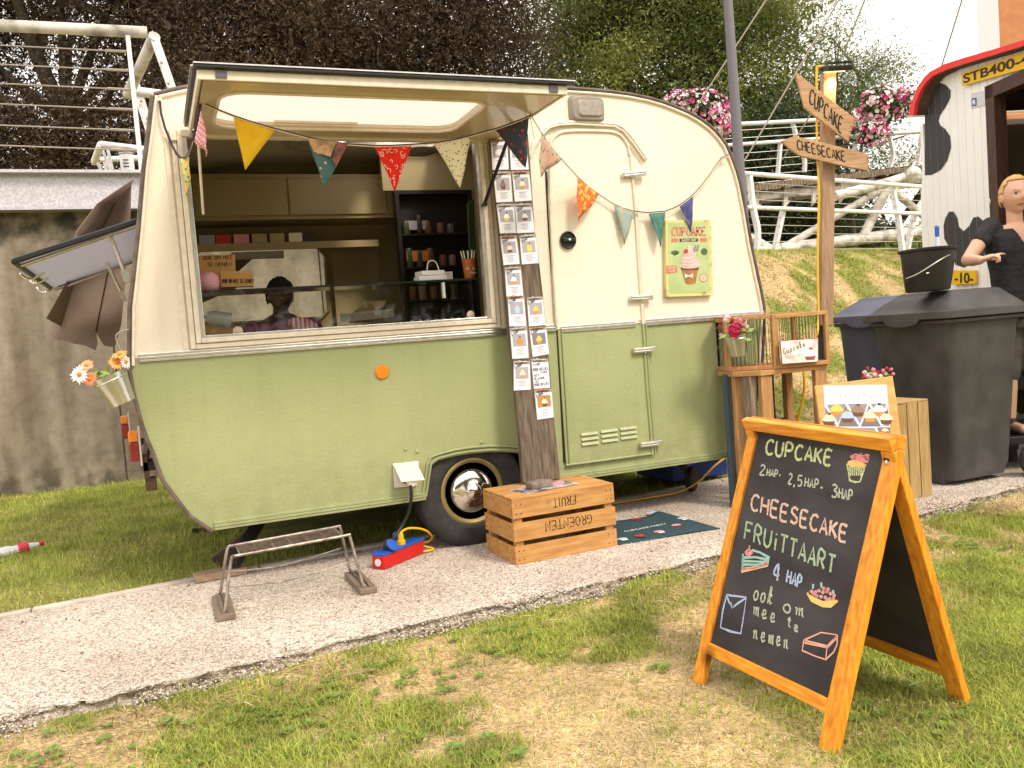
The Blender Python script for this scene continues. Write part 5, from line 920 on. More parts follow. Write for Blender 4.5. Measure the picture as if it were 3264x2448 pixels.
# ---------------- tin poster on the side ----------------
pq = [(1437.5, 475.3), (1536.5, 474.5), (1540.6, 638), (1439.5, 641.5)]; PPL = Plane((0, CY-.03, 0), nY); f = quadmap(pq, PPL, 0)
TINE = M('tin_green', (.36, .46, .20), .5, col2=(.46, .55, .27), vs=7, detail=8); TINY = M('tin_border', (.60, .56, .25), .55, col2=(.24, .13, .06), vs=16, detail=8, lo=.55, hi=.75)
t = thing('tin_poster', 'green vintage cupcake poster panel fixed beside the caravan door', 'poster', f(.5, 1)); MB().slab([f(0, 0), f(1, 0), f(1, 1), f(0, 1)], nY, .028).build('panel', [TINY], t, bevel=.001)
MB().poly([f(.06, .035, .001), f(.94, .035, .001), f(.94, .955, .001), f(.06, .955, .001)]).build('ground_print', TINE, t)
mb = MB()
for q in ([(.08, .05), (.92, .05), (.92, .94), (.08, .94), (.08, .05)],): mb.ribbon([f(*p, .0015) for p in q], nY, .003)
mb.build('border_line', TINY, t)
POR = M('poster_red', (.62, .16, .12), .55, col2=(.52, .2, .12), vs=30)
mb = MB(); write(mb, 'CUPCAKE', (.14, .205), (.86, .205), (0, -.105), lambda a, b: f(a, b, .002), nY, .011, serif=True, rnd=0, curve=False); mb.build('title', POR, t)
mb = MB(); mb.poly([f(.30, .245, .002), f(.70, .245, .002), f(.70, .285, .002), f(.30, .285, .002)]); mb.build('banner', DKP, t); mb = MB(); [MB().poly([f(a, .24, .0018), f(a+.15, .24, .0018), f(a+.15, .29, .0018), f(a, .29, .0018)]).build('banner_end', POR, t) for a in (.12, .74)]
mb = MB(); write(mb, 'BAKERY SHOP', (.35, .279), (.66, .279), (0, -.026), lambda a, b: f(a, b, .003), nY, .0022, rnd=0, curve=False); mb.build('banner_text', CRP, t)
def blobp(mb, cx, cy, rx, ry, o, k=20, wob=0): mb.poly([f(cx+rx*math.cos(a)*(1+wob*math.sin(3*a)), cy+ry*math.sin(a), o) for a in [2*math.pi*i/k for i in range(k)]])
mb = MB(); mb.poly([f(.32, .62, .002), f(.70, .62, .002), f(.63, .83, .002), f(.57, .845, .002), f(.46, .845, .002), f(.41, .83, .002)]); mb.build('cup_print', M('poster_brown', (.30, .13, .05), .5, col2=(.38, .18, .07), vs=60, stretch=(1, 1, .05)), t)
mb = MB(); mb.poly([f(.31, .61, .0022), f(.71, .61, .0022), f(.70, .66, .0022), f(.33, .66, .0022)]); mb.build('cup_rim_print', BRW, t)
mb = MB(); [blobp(mb, .51+.01*(k % 2), y, rx, .038, .0025+.0003*k) for k, (y, rx) in enumerate(((.60, .21), (.555, .205), (.505, .17), (.455, .13), (.41, .085), (.37, .045)))]; mb.build('icing_print', M('poster_icing', (.80, .58, .55), .5, col2=(.70, .42, .42), vs=40, stretch=(.3, 1, 2)), t)
mb = MB(); [mb.ribbon([f(.51-rx, y-.005, .0045), f(.52, y+.022, .0045), f(.51+rx, y-.01, .0045)], nY, .002) for y, rx in ((.60, .19), (.555, .18), (.505, .15), (.455, .11))]; mb.build('icing_line', PKP, t)
mb = MB(); blobp(mb, .44, .41, .045, .03, .005); mb.build('cherry_print', REDP, t)
mb = MB(); [mb.poly([f(a, .40, .004), f(a+.04, .33, .004), f(a+.065, .335, .004), f(a+.035, .41, .004)]) for a in (.60, .66)]; mb.build('straw_print', M('poster_straw', (.25, .20, .28), .5), t)
mb = MB(); blobp(mb, .20, .425, .09, .028, .002); mb.poly([f(.18, .44, .002), f(.26, .43, .002), f(.17, .475, .002)]); mb.build('speech_bubble_print', M('poster_dark_green', (.07, .13, .05), .5), t); mb = MB(); blobp(mb, .83, .42, .07, .045, .002); mb.build('speech_bubble_print', M('poster_dark_green', (.07, .13, .05), .5), t)
mb = MB(); mb.poly([f(.01, .595, .002), f(.24, .595, .002), f(.24, .685, .002), f(.01, .695, .002)]); mb.build('tag_print', POR, t); mb = MB(); write(mb, 'HOT CUP', (.05, .635), (.21, .632), (0, -.024), lambda a, b: f(a, b, .003), nY, .002, rnd=0, curve=False); write(mb, 'A CAKE', (.06, .675), (.2, .672), (0, -.024), lambda a, b: f(a, b, .003), nY, .002, rnd=0, curve=False); mb.build('tag_text', CRP, t)
mb = MB(); blobp(mb, .80, .765, .085, .055, .002); mb.build('round_badge_print', REDP, t); mb = MB(); blobp(mb, .80, .765, .07, .045, .0025); mb.build('round_badge_centre', CRP, t)
mb = MB(); [mb.ribbon([f(a, .735, .003), f(a, .795, .003)], nY, .003) for a in (.77, .80, .83)]; mb.build('cutlery_print', REDP, t)
mb = MB(); mb.poly([f(.40, .70, .003), f(.49, .73, .003), f(.58, .70, .003), f(.58, .76, .003), f(.49, .74, .003), f(.40, .76, .003)]); mb.build('bow_print', CRP, t)
# ---------------- fruit crate, brochure and stone ----------------
CRW = wood('crate_wood', (.36, .165, .045), (.56, .30, .10), (2.2, 9, 16), .7, vs=3, bump=.3, knots=3.2); NAIL = M('nail', (.05, .03, .02), .6)
def crate(name, label, o, W_, D, Hh, rows, mat, rz=0, gap=.022, top=True, wr=None):
    t = thing(name, label, 'crate', o); ex = V((math.cos(rz), math.sin(rz), 0)); ey = V((-math.sin(rz), math.cos(rz), 0)); R = Matrix((ex, ey, V((0, 0, 1)))).transposed(); o = V(o)
    P = lambda x, y, z: o+ex*x+ey*y+V((0, 0, z)); bh = (Hh-gap*(rows-1))/rows
    for sx in (0, 1):
        for sy in (0, 1): MB().box(P(.032+sx*(W_-.064), .026+sy*(D-.052), Hh/2-.003), (.04, .03, Hh-.012), R).build('corner_post', mat, t)
    for k in range(rows):
        z = bh/2+k*(bh+gap); j = lambda: random.uniform(-.002, .002)
        for y in (.0045, D-.0045): MB().box(P(W_/2, y+j(), z), (W_+j(), .009, bh), R).build('slat', mat, t, bevel=.0015)
        for x in (.0045, W_-.0045): MB().box(P(x+j(), D/2, z), (.009, D-.021, bh-.002), R).build('slat', mat, t, bevel=.0015)
        mb = MB()
        for x in (.02, .045, W_-.045, W_-.02):
            for dz in (-bh*.25, bh*.25): mb.lathe([(.004, 0), (0, .001)], P(x, -.0012, z+dz), 6, -ey)
        for y in (.03, D-.03):
            for dz in (-bh*.25, bh*.25): mb.lathe([(.004, 0), (0, .001)], P(-.0035, y, z+dz), 6, -ex)
        mb.build('nail', NAIL, t, kind='stuff')
    n = 5
    for k in range(n): wk = (D-.008*(n-1))/n; MB().box(P(W_/2, wk/2+k*(wk+.008), Hh+.0045+random.uniform(0, .002)), (W_-.004, wk, .009), R).build('top_slat' if top else 'slat', mat, t, bevel=.0015)
    return t, P, ex, ey
ang = math.atan2(.012, .547)
t, P, ex, ey = crate('fruit_crate', 'upside down slatted wooden crate printed FRUIT and GROENTEN in front of the wheel', (1.475, 3.662, 0), .55, .355, .305, 3, CRW, rz=ang)
BLKP = M('stencil_black', (.035, .025, .02), .8, alpha=.86)
mb = MB(); fr = lambda a, b: P(a, -.0025, b); write(mb, 'FRUIT', (.335, .283), (.215, .283), (0, -.040), fr, -ey, .0048, serif=True, rnd=.05, curve=False); mb.build('lettering', BLKP, t); mb = MB(); write(mb, 'GROENTEN', (.415, .180), (.165, .180), (0, -.043), fr, -ey, .0052, serif=True, rnd=.05, curve=False); mb.build('lettering', BLKP, t)
tp = PZ(1160, 1053, .318); t = thing('brochures', 'glossy photo brochures lying on the fruit crate in front of the plank', 'brochure', tp)
for (dx, dy, rz, nm) in ((-.02, .0, .25, 0), (.04, .0, .1, 1)):
    R = Matrix.Rotation(rz, 3, 'Z'); c = PZ(1170, 1050, .3215+.002*nm)+V((dx, dy-.0, 0)); c.z = .3165+.004*nm; MB().box(c, (.25, .15, .003), R).build('booklet', M('brochure_cover', (.16, .15, .17), .2, col2=(.62, .60, .64), vs=14, lo=.42, hi=.55, coat=.6), t)
mb = MB(); c = c+V((.06, .02, .0022)); mb.lathe([(0, 0), (.05, 0), (.05, .0005), (0, .0005)], c, 18, sy=.6); mb.build('cake_picture', PKP, t)
c = PZ(1165, 1047, .335); mb = MB(); mb.box((c.x, c.y, .339), (.125, .065, .034), Matrix.Rotation(.15, 3, 'Z')); mb.build('paving_brick', M('brick_grey', (.14, .10, .085), .9, col2=(.25, .19, .16), vs=25, bump=.6, bs=60), tag=('small grey brown brick weighing down the brochures', 'brick'), bevel=.008)
# ---------------- doormat ----------------
mp_ = [PZ(*p, .004) for p in ((1318, 1128), (1440, 1111), (1556, 1141), (1325, 1178))]; TEAL = M('mat_teal', (.018, .045, .06), .9, col2=(.028, .06, .078), vs=30, bump=.5, bs=200)
def MF(u, v, o=0): return (mp_[0]*(1-u)+mp_[1]*u)*(1-v)+(mp_[3]*(1-u)+mp_[2]*u)*v+V((0, 0, o+.022*math.exp(-((u-.85)/.12)**2)*max(0, .25-v)*4+.004*math.sin(u*7)*math.sin(v*5)))
mb = MB(); K = 14; mb.add([MF(i/K, j/K) for j in range(K+1) for i in range(K+1)], [(j*(K+1)+i, j*(K+1)+i+1, (j+1)*(K+1)+i+1, (j+1)*(K+1)+i) for j in range(K) for i in range(K)])
t = thing('doormat', 'dark teal doormat with pink and blue cupcakes, between the crate and the chalkboard', 'doormat', MF(.5, .5)); mb.build('mat', TEAL, t, smooth=True, solid=.006)
for i, (px, py, m) in enumerate(((1337, 1133, PKP), (1375, 1122, REDP), (1428, 1119, PKP), (1462, 1134, PKP), (1475, 1120, BLP), (1408, 1111, BLP), (1424, 1148, PKP), (1382, 1157, REDP), (1345, 1164, BLP), (1408, 1146, PKP), (1485, 1141, BLP))):
    if i in (2, 9): continue
    q = PZ(px, py, .0085); mb = MB(); mb.mi = 0; mb.poly([q+V((.028*math.cos(a), .02*math.sin(a)+.006, .012*math.exp(-((px-1420)/40)**2)*(1 if py < 1125 else 0))) for a in [k*.52 for k in range(12)]]); mb.mi = 1; mb.poly([q+V((x, y, .0006)) for x, y in ((-.02, -.014), (.02, -.014), (.014, -.034), (-.014, -.034))]); mb.build('cupcake_picture', [m, BRW if i % 2 else WHT], t)
mb = MB(); a, b = PZ(1352, 1149, .0092), PZ(1442, 1132, .0092); d = b-a; btext(mb, 'CUPCAKE PARTY', a, d, V((-d.y, d.x, 0)).normalized()*.026, 1); mb.build('lettering', WHT, t)
# ---------------- power strip and cables ----------------
sa, sb = PZ(818, 1231, 0), PZ(905, 1194, 0); d = (sb-sa).normalized(); x = V((d.y, -d.x, 0)); Ls = (sb-sa).length; REDB = M('red_plastic', (.55, .012, .01), .35); BLU = M('blue_plastic', (.02, .09, .42), .35); YEL = M('yellow_cable', (.75, .42, .01), .4)
cn = (sa+sb)/2+V((0, 0, 0)); t = thing('power_strip', 'red and blue outdoor socket block lying on the path before the wheel', 'power strip', cn)
R = Matrix((x, d, V((0, 0, 1)))).transposed(); MB().box(cn+V((0, 0, .034)), (.075, Ls, .066), R).build('body', REDB, t, bevel=.006); MB().box(cn+V((0, 0, .073)), (.079, Ls+.006, .014), R).build('top', BLU, t, bevel=.005)
MB().lathe([(0, 0), (.018, 0), (.018, .004), (0, .005)], sa+d*-.0+V((0, 0, .035)), 16, -d).build('end_cap', WHP, t)
for k, o_ in ((.22, -.035), (.62, .03)): MB().lathe([(.0, 0), (.032, 0), (.032, .005), (0, .006)], sa+d*Ls*k+V((0, 0, .105))+x*o_*-1, 18, (x*.6+V((0, 0, .5)))).build('socket_lid', BLU, t)
q = sa+d*Ls*.25+V((0, 0, .08)); MB().lathe([(.022, 0), (.022, .02), (.014, .045), (.01, .05)], q, 14).build('plug', BLK, t)
q2 = sa+d*Ls*.58+V((0, 0, .08)); t5 = thing('extension_cable', 'yellow extension cable looping from the socket block under the caravan', 'cable', q2)
MB().lathe([(.022, 0), (.022, .018), (.015, .02), (.014, .05), (.008, .06)], q2, 14).build('plug', YEL, t5, smooth=True)
pts = [q2+V((0, 0, .05)), PY(868, 1148, 4.13), PY(885, 1141, 4.15), PY(915, 1144, 4.18), PY(933, 1158, 4.22), PY(925, 1170, 4.25), PY(900, 1176, 4.24), PZ(936, 1185, .012), PZ(920, 1191, .01), PZ(890, 1193, .01)]
MB().tube(smooth_pts(pts, 5), .006, 8).build('cord', YEL, t5, smooth=True)
pts = [PZ(1260, 1100, .01), PZ(1340, 1085, .01), PZ(1420, 1072, .02), PZ(1470, 1062, .03), PY(1510, 1040, 4.5), PY(1545, 1005, 4.6), PY(1600, 960, 4.7), PY(1625, 900, 4.8)]; MB().tube(smooth_pts(pts, 4), .006, 8).build('extension_cable', YEL, tag=('yellow cable sagging from the ground up past the blue box under the caravan nose', 'cable'), smooth=True)
pts = [C_(886, 1040, .075), C_(888, 1060, .08), C_(888, 1078, .075), C_(883.6, 1103, .05), C_(872, 1130, .03), C_(852, 1160, .05), PY(838, 1180, CY-.05), q+V((0, 0, .04))]; MB().tube(smooth_pts(pts, 5), .0085, 8).build('power_cable', BLK, tag=('black cable from the ivory inlet flap down to the socket block', 'cable'), smooth=True)
# ---------------- wire step stool ----------------
WIR = M('worn_wire', (.16, .12, .10), .45, .6, col2=(.42, .37, .33), vs=18); WIR2 = M('rusty_wire', (.07, .045, .035), .7, col2=(.20, .14, .11), vs=30); BLW = wood('block_wood', (.13, .09, .065), (.24, .18, .13), (3, 20, 20))
t = thing('wire_stool', 'low rusty wire step stool on two small wooden blocks beside the caravan rear', 'stool', (.47, 3.83, 0))
fx0, fx1, y0_, y1_, zt = .175, .765, 3.68, 3.95, .245; tx0, tx1 = .245, .72; ty0, ty1 = 3.72, 3.93
zl = .03
for yb, yt in ((y0_, ty0), (y1_, ty1)):
    MB().tube(smooth_pts([V((fx0, yb, zl)), V((fx0+.01, yb, zl+.02)), V((tx0-.02, yt, zt-.02)), V((tx0, yt, zt)), V((tx0+.03, yt, zt)), V((tx1-.03, yt, zt+.01)), V((tx1, yt, zt+.01)), V((tx1+.01, yt, zt-.02)), V((fx1-.01, yb, zl+.02)), V((fx1, yb, zl))], 3), .0065, 8).build('frame_loop', WIR, t, smooth=True)
    MB().tube(smooth_pts([V((fx0+.03, yb, .13)), V((.45, yb, .115)), V((fx1-.035, yb, .15))], 6), .003, 6).build('brace', WIR, t)
for x_ in (fx0, fx1):
    MB().tube([(x_, y0_-.01, zl+.004), (x_, y1_+.01, zl+.004)], .006, 8).build('foot_bar', WIR, t); MB().tube([(x_+.018, y0_-.01, zl+.004), (x_+.018, y1_+.01, zl+.004)], .004, 8).build('foot_bar', WIR, t)
    MB().bx(x_-.03, x_+.045, y0_-.035, y1_+.03, .002, .027).build('wood_block', BLW, t, bevel=.004)
for k in range(10): y = ty0+.016+(ty1-ty0-.032)*k/9; MB().tube([(tx0+.02, y, zt+.002), (tx1-.02, y, zt+.011)], .0013, 5).build('wire', WIR2, t)
for k in range(7): x_ = tx0+.02+(tx1-tx0-.04)*k/6; MB().tube([(x_, ty0, zt-.004+.009*k/6), (x_, ty1, zt-.004+.009*k/6)], .004, 6).build('cross_wire', WIR, t)
MB().box(PZ(478, 1252, 0)+V((.0, .05, .02)), (.24, .09, .035), Matrix.Rotation(.12, 3, 'Z')).build('wood_block', wood('chock_wood', (.26, .17, .10), (.40, .29, .19), (3, 20, 20)), tag=('flat brown wood block under the caravan corner jack at the path kerb', 'wood block'), bevel=.004)
# litter
q = PZ(40, 1190, .02); t = thing('crushed_bottle', 'crushed plastic bottle with red label and cap lying on the left lawn', 'litter', q-V((0, 0, .02))); d = V((1, .25, .05)).normalized()
mb = MB(); mb.lathe([(0, -.13), (.03, -.13), (.033, -.06), (.024, -.02), (.03, .03), (.014, .09), (.012, .11)], q+V((0, 0, .015)), 12, d, sy=.6); mb.build('bottle', M('bottle_clear', (.75, .74, .76), .15, alpha=.75), t, smooth=True)
MB().lathe([(.031, 0), (.034, .005), (.030, .05), (.027, .055)], q+V((0, 0, .015)), 12, d, sy=.65).build('label', M('label_red', (.55, .03, .06), .4), t); MB().lathe([(0, 0), (.016, 0), (.016, .02), (0, .02)], q+V((0, 0, .015))+d*.115, 12, d).build('cap', REDB, t)
# ---------------- chalkboard ----------------
fBL, fBR = PZ(1493.8, 1469, -.1), PZ(1792, 1630, -.1); fTR = PX(1946, 942, 1.845); BP = plane3(fBL, fBR, fTR); bn = BP.n
HON = wood('honey_pine', (.58, .165, .008), (.86, .39, .035), (20, 20, 2.0), .38, vs=4, bump=.12, knots=2.6)
HONH = wood('honey_pine_rail', (.58, .165, .008), (.86, .39, .035), (20, 2.0, 20), .38, vs=4, bump=.12, knots=2.6)
CHB = M('chalkboard_face', (.024, .020, .023), .7, col2=(.085, .075, .080), vs=2.2, detail=12, lo=.38, hi=.85, stretch=(1, 1.4, 3))
Bz = lambda x, y: (1477.4+x/2.1329, 881+y/2.1329)
BB = lambda x, y, o=0: BP(*Bz(x, y), o)
t = thing('chalkboard_sign', 'orange wooden A-frame chalkboard with coloured chalk writing standing on the grass', 'chalkboard', V(((fBL.x+fBR.x)/2+.3, (fBL.y+fBR.y)/2, -.1)))
ridge0, ridge1 = BB(310, 36), BB(1000, 128); rd = (ridge1-ridge0).normalized(); mh = V((rd.y, -rd.x, 0)).normalized()
def mirr(p): return p-mh*2*((p-ridge0).dot(mh)-.010)
def piece(pts, th, name, mat, par=t, rear=False, off=0):
    P = [BB(*p, off) for p in pts]; n = bn
    if rear: P = [mirr(p) for p in P]; n = (bn-mh*2*bn.dot(mh))
    return MB().slab(P, n, th).build(name, mat, par, bevel=.003)
fr_ = {'top_rail': [(310, 37), (1000, 122), (985, 190), (302, 86)], 'stile': [(302, 86), (340, 92), (112, 1082), (78, 1279), (35, 1255)], 'stile_': [(926, 183), (993, 192), (690, 1597), (615, 1580), (652, 1372)], 'bottom_rail': [(112, 1080), (659, 1338), (647, 1403), (100, 1133)]}
for nm, q in fr_.items():
    mt = HONH if 'rail' in nm else HON; piece(q, .026, nm.strip('_'), mt); piece(q, .026, nm.strip('_'), mt, rear=True)
piece([(338, 90), (930, 182), (660, 1342), (112, 1084)], .005, 'board', CHB, off=-.010); piece([(338, 90), (930, 182), (660, 1342), (112, 1084)], .005, 'board', CHB, rear=True, off=-.008)
for y in (245, 327): c = mirr(BB(985-.18*(y-192), y, -.03)); MB().ball(c, .008, 8).build('bolt', SILV, t)
MB().bar(mirr(BB(975, 225, -.028)), mirr(BB(945, 345, -.028)), .016, .004, mh).build('hinge_plate', M('steel_dark', (.08, .08, .09), .4, .8), t)
cy, cg, cp, cb, cw = [M('chalk_'+n, c, .95, col2=tuple(x*.72 for x in c), vs=160, lo=.3, hi=.6) for n, c in (('yellow', (.66, .72, .36)), ('green', (.45, .58, .38)), ('peach', (.85, .58, .45)), ('blue', (.50, .58, .80)), ('white', (.55, .60, .46)))]
def chalky(m):
    t_ = m.node_tree; b = t_.nodes['Principled BSDF']; tc = t_.nodes.new('ShaderNodeTexCoord'); n_ = t_.nodes.new('ShaderNodeTexNoise'); n_.inputs['Scale'].default_value = 210; n_.inputs['Detail'].default_value = 6; t_.links.new(tc.outputs['Object'], n_.inputs[0])
    r = t_.nodes.new('ShaderNodeValToRGB'); r.color_ramp.elements[0].position = .36; r.color_ramp.elements[0].color = (.55, .55, .55, 1); r.color_ramp.elements[1].position = .50; t_.links.new(n_.outputs['Fac'], r.inputs[0]); t_.links.new(r.outputs[0], b.inputs['Alpha'])
for m_ in (cy, cg, cp, cb, cw): chalky(m_)
cr_, cor, cgr = M('chalk_red', (.75, .28, .28), .95), M('chalk_orange', (.85, .55, .15), .95, col2=(.75, .5, .2), vs=90), M('chalk_teal', (.30, .48, .42), .95)
bf = lambda x, y: BB(x, y, -.0085)
def chalk(name, mat, items, w=.0075):
    random.seed(len(name)*7)
    for s, b0, b1, up, *k in items: mb = MB(); write(mb, s, b0, b1, up, bf, bn, k[0] if k else w, rnd=.2); mb.build(name, mat, t)
def cstroke(name, mat, lines, w=.005, fill=None):
    mb = MB()
    for ln in lines: mb.ribbon([bf(*p) for p in smooth_pts([V((*p, 0)) for p in ln], 1)] if 0 else [bf(*p) for p in ln], bn, w)
    for f_ in (fill or []): mb.poly([bf(*p) for p in f_])
    return mb.build(name, mat, t)
chalk('chalk_writing', cy, [('CUPCAKE', (376, 210), (678, 266), (8, -66))], .0085)
chalk('chalk_writing', cw, [('2', (348, 306), (374, 310), (5, -46), .0055), ('HAP', (381, 312), (430, 320), (4, -32), .005), ('-', (436, 324), (447, 326), (3, -30), .005), ('2,', (480, 350), (512, 358), (5, -48), .0055), ('5', (522, 360), (545, 362), (4, -48), .0055), ('HAP', (556, 362), (618, 372), (4, -40), .005), ('-', (626, 380), (643, 382), (3, -30), .005), ('3', (680, 410), (708, 414), (3, -58), .006), ('HAP', (713, 416), (775, 428), (3, -46), .0055)])
chalk('chalk_writing', cp, [('CHEESECAKE', (308, 466), (748, 618), (8, -72), .0082)])
chalk('chalk_writing', cg, [('FRUiTTAART', (278, 600), (690, 762), (10, -78), .0082)])
chalk('chalk_writing', cb, [('4', (412, 788), (440, 796), (6, -78), .0075), ('HAP', (472, 802), (538, 832), (8, -56), .007)])
chalk('chalk_writing', cw, [('ook', (318, 880), (405, 908), (14, -74), .0058), ('om', (454, 936), (550, 966), (8, -66), .0058), ('mee', (316, 952), (422, 992), (10, -70), .0058), ('te', (474, 1004), (528, 1036), (4, -50), .0055), ('nemen', (316, 1062), (482, 1112), (8, -74), .0058)])
cstroke('envelope_drawing', cb, [[(197, 862), (287, 873), (275, 960), (262, 1040), (215, 1030), (168, 1012), (180, 930), (197, 862)], [(197, 866), (207, 892), (222, 921), (250, 900), (284, 877)], [(215, 896), (222, 921), (238, 912)]], .0065)
cstroke('box_drawing', M('chalk_salmon', (.70, .36, .26), .95), [[(553, 1070), (632, 1035), (706, 1046), (660, 1098), (553, 1070)], [(553, 1070), (545, 1118), (600, 1142), (653, 1160), (660, 1098)], [(653, 1160), (690, 1125), (706, 1090), (706, 1046)], [(556, 1082), (600, 1092), (656, 1104)], [(656, 1110), (704, 1060)]], .0048)
cstroke('cake_drawing', cgr, [[(272, 672), (268, 754)], [(268, 690), (330, 688), (388, 700)], [(266, 705), (330, 708), (385, 712)], [(266, 722), (320, 722), (360, 724)], [(312, 655), (350, 666), (392, 690), (384, 728)], [(268, 740), (300, 738), (330, 732)]], .008); cstroke('cake_drawing', M('chalk_coral', (.80, .42, .28), .95), [[(264, 752), (320, 742), (386, 722)], [(270, 744), (340, 734), (388, 714)]], .010)
cstroke('cherry_drawing', cr_, [[(282, 668), (300, 648), (314, 670), (300, 682), (284, 672)], [(300, 650), (303, 634)]], .007, [[(288, 670), (298, 660), (312, 668), (306, 680), (292, 680)]])
cstroke('tart_drawing', cor, [[(568, 852), (588, 890), (640, 912), (676, 916), (708, 888)]], .007, [[(568, 852), (592, 868), (640, 890), (708, 884), (676, 914), (640, 908), (588, 888)]])
mb = MB(); 
for x, y in ((588, 846), (606, 848), (622, 842), (640, 850), (658, 846), (676, 856), (692, 864), (612, 866), (632, 870), (652, 874), (672, 880), (688, 880), (598, 858), (644, 832), (664, 836)): mb.poly([bf(x+9*math.cos(a), y+9*math.sin(a)) for a in [k*.785 for k in range(8)]])
mb.build('tart_drawing', M('chalk_berry', (.50, .20, .20), .95, col2=(.7, .35, .33), vs=90), t); cstroke('tart_drawing', cgr, [[(596, 812), (594, 834)], [(632, 805), (634, 828)], [(686, 840), (690, 858)], [(658, 878), (660, 896)]], .009)
cstroke('cupcake_drawing', cy, [[(752, 258), (758, 296), (764, 334), (788, 342), (812, 340), (824, 300), (836, 262)]]+[[(764+i*11, 270), (768+i*9, 312)] for i in range(6)], .006)
cstroke('cupcake_drawing', cor, [], .01, [[(756, 246), (780, 238), (820, 250), (842, 262), (836, 276), (800, 282), (765, 270), (752, 258)]])
cstroke('cupcake_drawing', cr_, [[(766, 226), (790, 214), (830, 224), (852, 232), (846, 250), (815, 244), (780, 240), (768, 230), (800, 226), (842, 244)], [(780, 222), (800, 236), (836, 226)], [(814, 210), (808, 190), (812, 172), (820, 172), (822, 190), (818, 212)]], .006, [[(834, 210), (848, 206), (856, 220), (846, 230), (832, 224)]])
cstroke('cupcake_drawing', cgr, [[(846, 208), (858, 196), (862, 182)], [(858, 196), (876, 186)], [(852, 200), (868, 202)]], .006)
# ---------------- display stand, cage box, tin sign, poster board, crate ----------------
STW = wood('stand_wood', (.30, .15, .055), (.50, .28, .11), (16, 16, 2), .65, vs=4, bump=.3, knots=3); STW2 = wood('stand_wood_rail', (.34, .17, .06), (.54, .30, .12), (2, 16, 16), .65, vs=4, bump=.3)
Ax, Bx_, Cx = V((2.985, 4.03, 0)), V((3.06, 3.86, 0)), V((3.50, 3.80, 0)); zt = .775
t = thing('display_stand', 'rough orange brown wooden stand of posts and boards carrying the wire cage box', 'stand', (3.25, 3.95, 0))
def zpx(px, py, P): return PY(px, py, P.y).z
top = [V((2.965, 3.93, zt)), V((3.055, 3.80, zt)), V((3.52, 3.79, zt)), V((3.52, 4.12, zt)), V((3.0, 4.12, zt))]
MB().slab(top, (0, 0, 1), .028).build('top_board', STW2, t, bevel=.003)
for p, w_, d_, m in (((3.005, 3.95), .05, .03, STW), ((3.10, 3.825), .075, .03, STW), ((3.47, 3.81), .085, .03, STW), ((3.47, 4.08), .05, .04, STW), ((3.16, 4.05), .05, .04, STW), ((3.32, 4.08), .09, .02, wood('stand_dark', (.05, .025, .015), (.10, .05, .03), (16, 16, 2)))):
    MB().bx(p[0]-w_/2, p[0]+w_/2, p[1]-d_/2, p[1]+d_/2, 0, zt-.029).build('leg', m, t, bevel=.003)
MB().bx(3.02, 3.06, 3.85, 4.10, 0, zt-.03).build('grey_post', M('grey_wood', (.16, .12, .09), .8, col2=(.30, .24, .18), vs=8, stretch=(6, 6, 1)), t)
MB().bx(2.99, 3.10, 3.965, 3.98, .2, .44).build('side_board', STW2, t); MB().bx(3.26, 3.44, 4.05, 4.065, .22, .45).build('rear_board', STW2, t); MB().bx(3.12, 3.44, 3.83, 3.845, 0.0, .12).build('low_board', STW2, t); MB().bx(2.96, 2.985, 3.99, 4.02, 0, .76).build('blue_post', M('blue_grey_paint', (.06, .085, .11), .6), t)
MB().bx(3.15, 3.24, 3.94, 3.98, .28, .43).build('white_box', WHP, tag=('small white carton inside the wooden display stand', 'carton'))
t = thing('cage_box', 'wooden box frame with dark wire bars on the display stand beside the caravan nose', 'cage', (3.25, 3.9, zt))
A, B, Cc = V((2.985, 3.99, 0)), V((3.165, 3.80, 0)), V((3.505, 3.775, 0)); D = Cc+V((0, .26, 0)); E_ = A+V((.05, .16, 0)); cz0, cz1 = zt+.002, zt+.302; Z = lambda p, z: V((p.x, p.y, z))
def frame(p, q, w_=.022):
    for z in (cz0+w_/2, cz1-w_/2): MB().bar(Z(p, z), Z(q, z), w_, w_).build('rail', STW2, t, bevel=.002)
    n = max(4, int((q-p).length/.022)); mb = MB()
    for k in range(1, n): c = p.lerp(q, k/n); mb.tube([Z(c, cz0+.01), Z(c, cz1-.01)], .0016, 5)
    mb.build('wire_bars', DKP, t)
for p, q in ((A, B), (B, Cc), (Cc, D), (E_, A), (E_, D)): frame(p, q)
for p, w_ in ((A, .022), (B, .040), (Cc, .024), (D, .022), (E_, .022)): MB().box(Z(p, (cz0+cz1)/2)+V((0, .004, 0)), (w_, .024, cz1-cz0), None).build('post', STW, t, bevel=.002)
MB().slab([Z(p, cz0+.004) for p in (A, B, Cc, D, E_)], (0, 0, 1), .006).build('base', STW2, t); MB().slab([Z(p, cz1+.008) for p in (A+V((-.03, 0, 0)), B+V((0, .03, 0)), Cc+V((-.1, .06, 0)), E_)], (0, 0, 1), .006).build('lid', STW2, t)
f = quadmap([(1684.5, 736), (1768, 729), (1768, 782), (1689, 787)], Plane((3.2, 3.755, .8), (0, -1, .08)), 0); n = V((0, -1, .08)).normalized()
t = thing('tin_sign', 'small pale tin sign reading Cupcake, leaning on the wire cage box', 'sign', f(.5, 1)); MB().slab([f(0, 0), f(1, 0), f(1, 1), f(0, 1)], n, .004).build('plate', M('sign_edge', (.22, .08, .06), .5), t)
MB().poly([f(.02, .03, .001), f(.98, .03, .001), f(.98, .97, .001), f(.02, .97, .001)]).build('print_ground', M('sign_blush', (.50, .36, .33), .5, col2=(.82, .72, .68), vs=12, lo=.3, hi=.5), t)
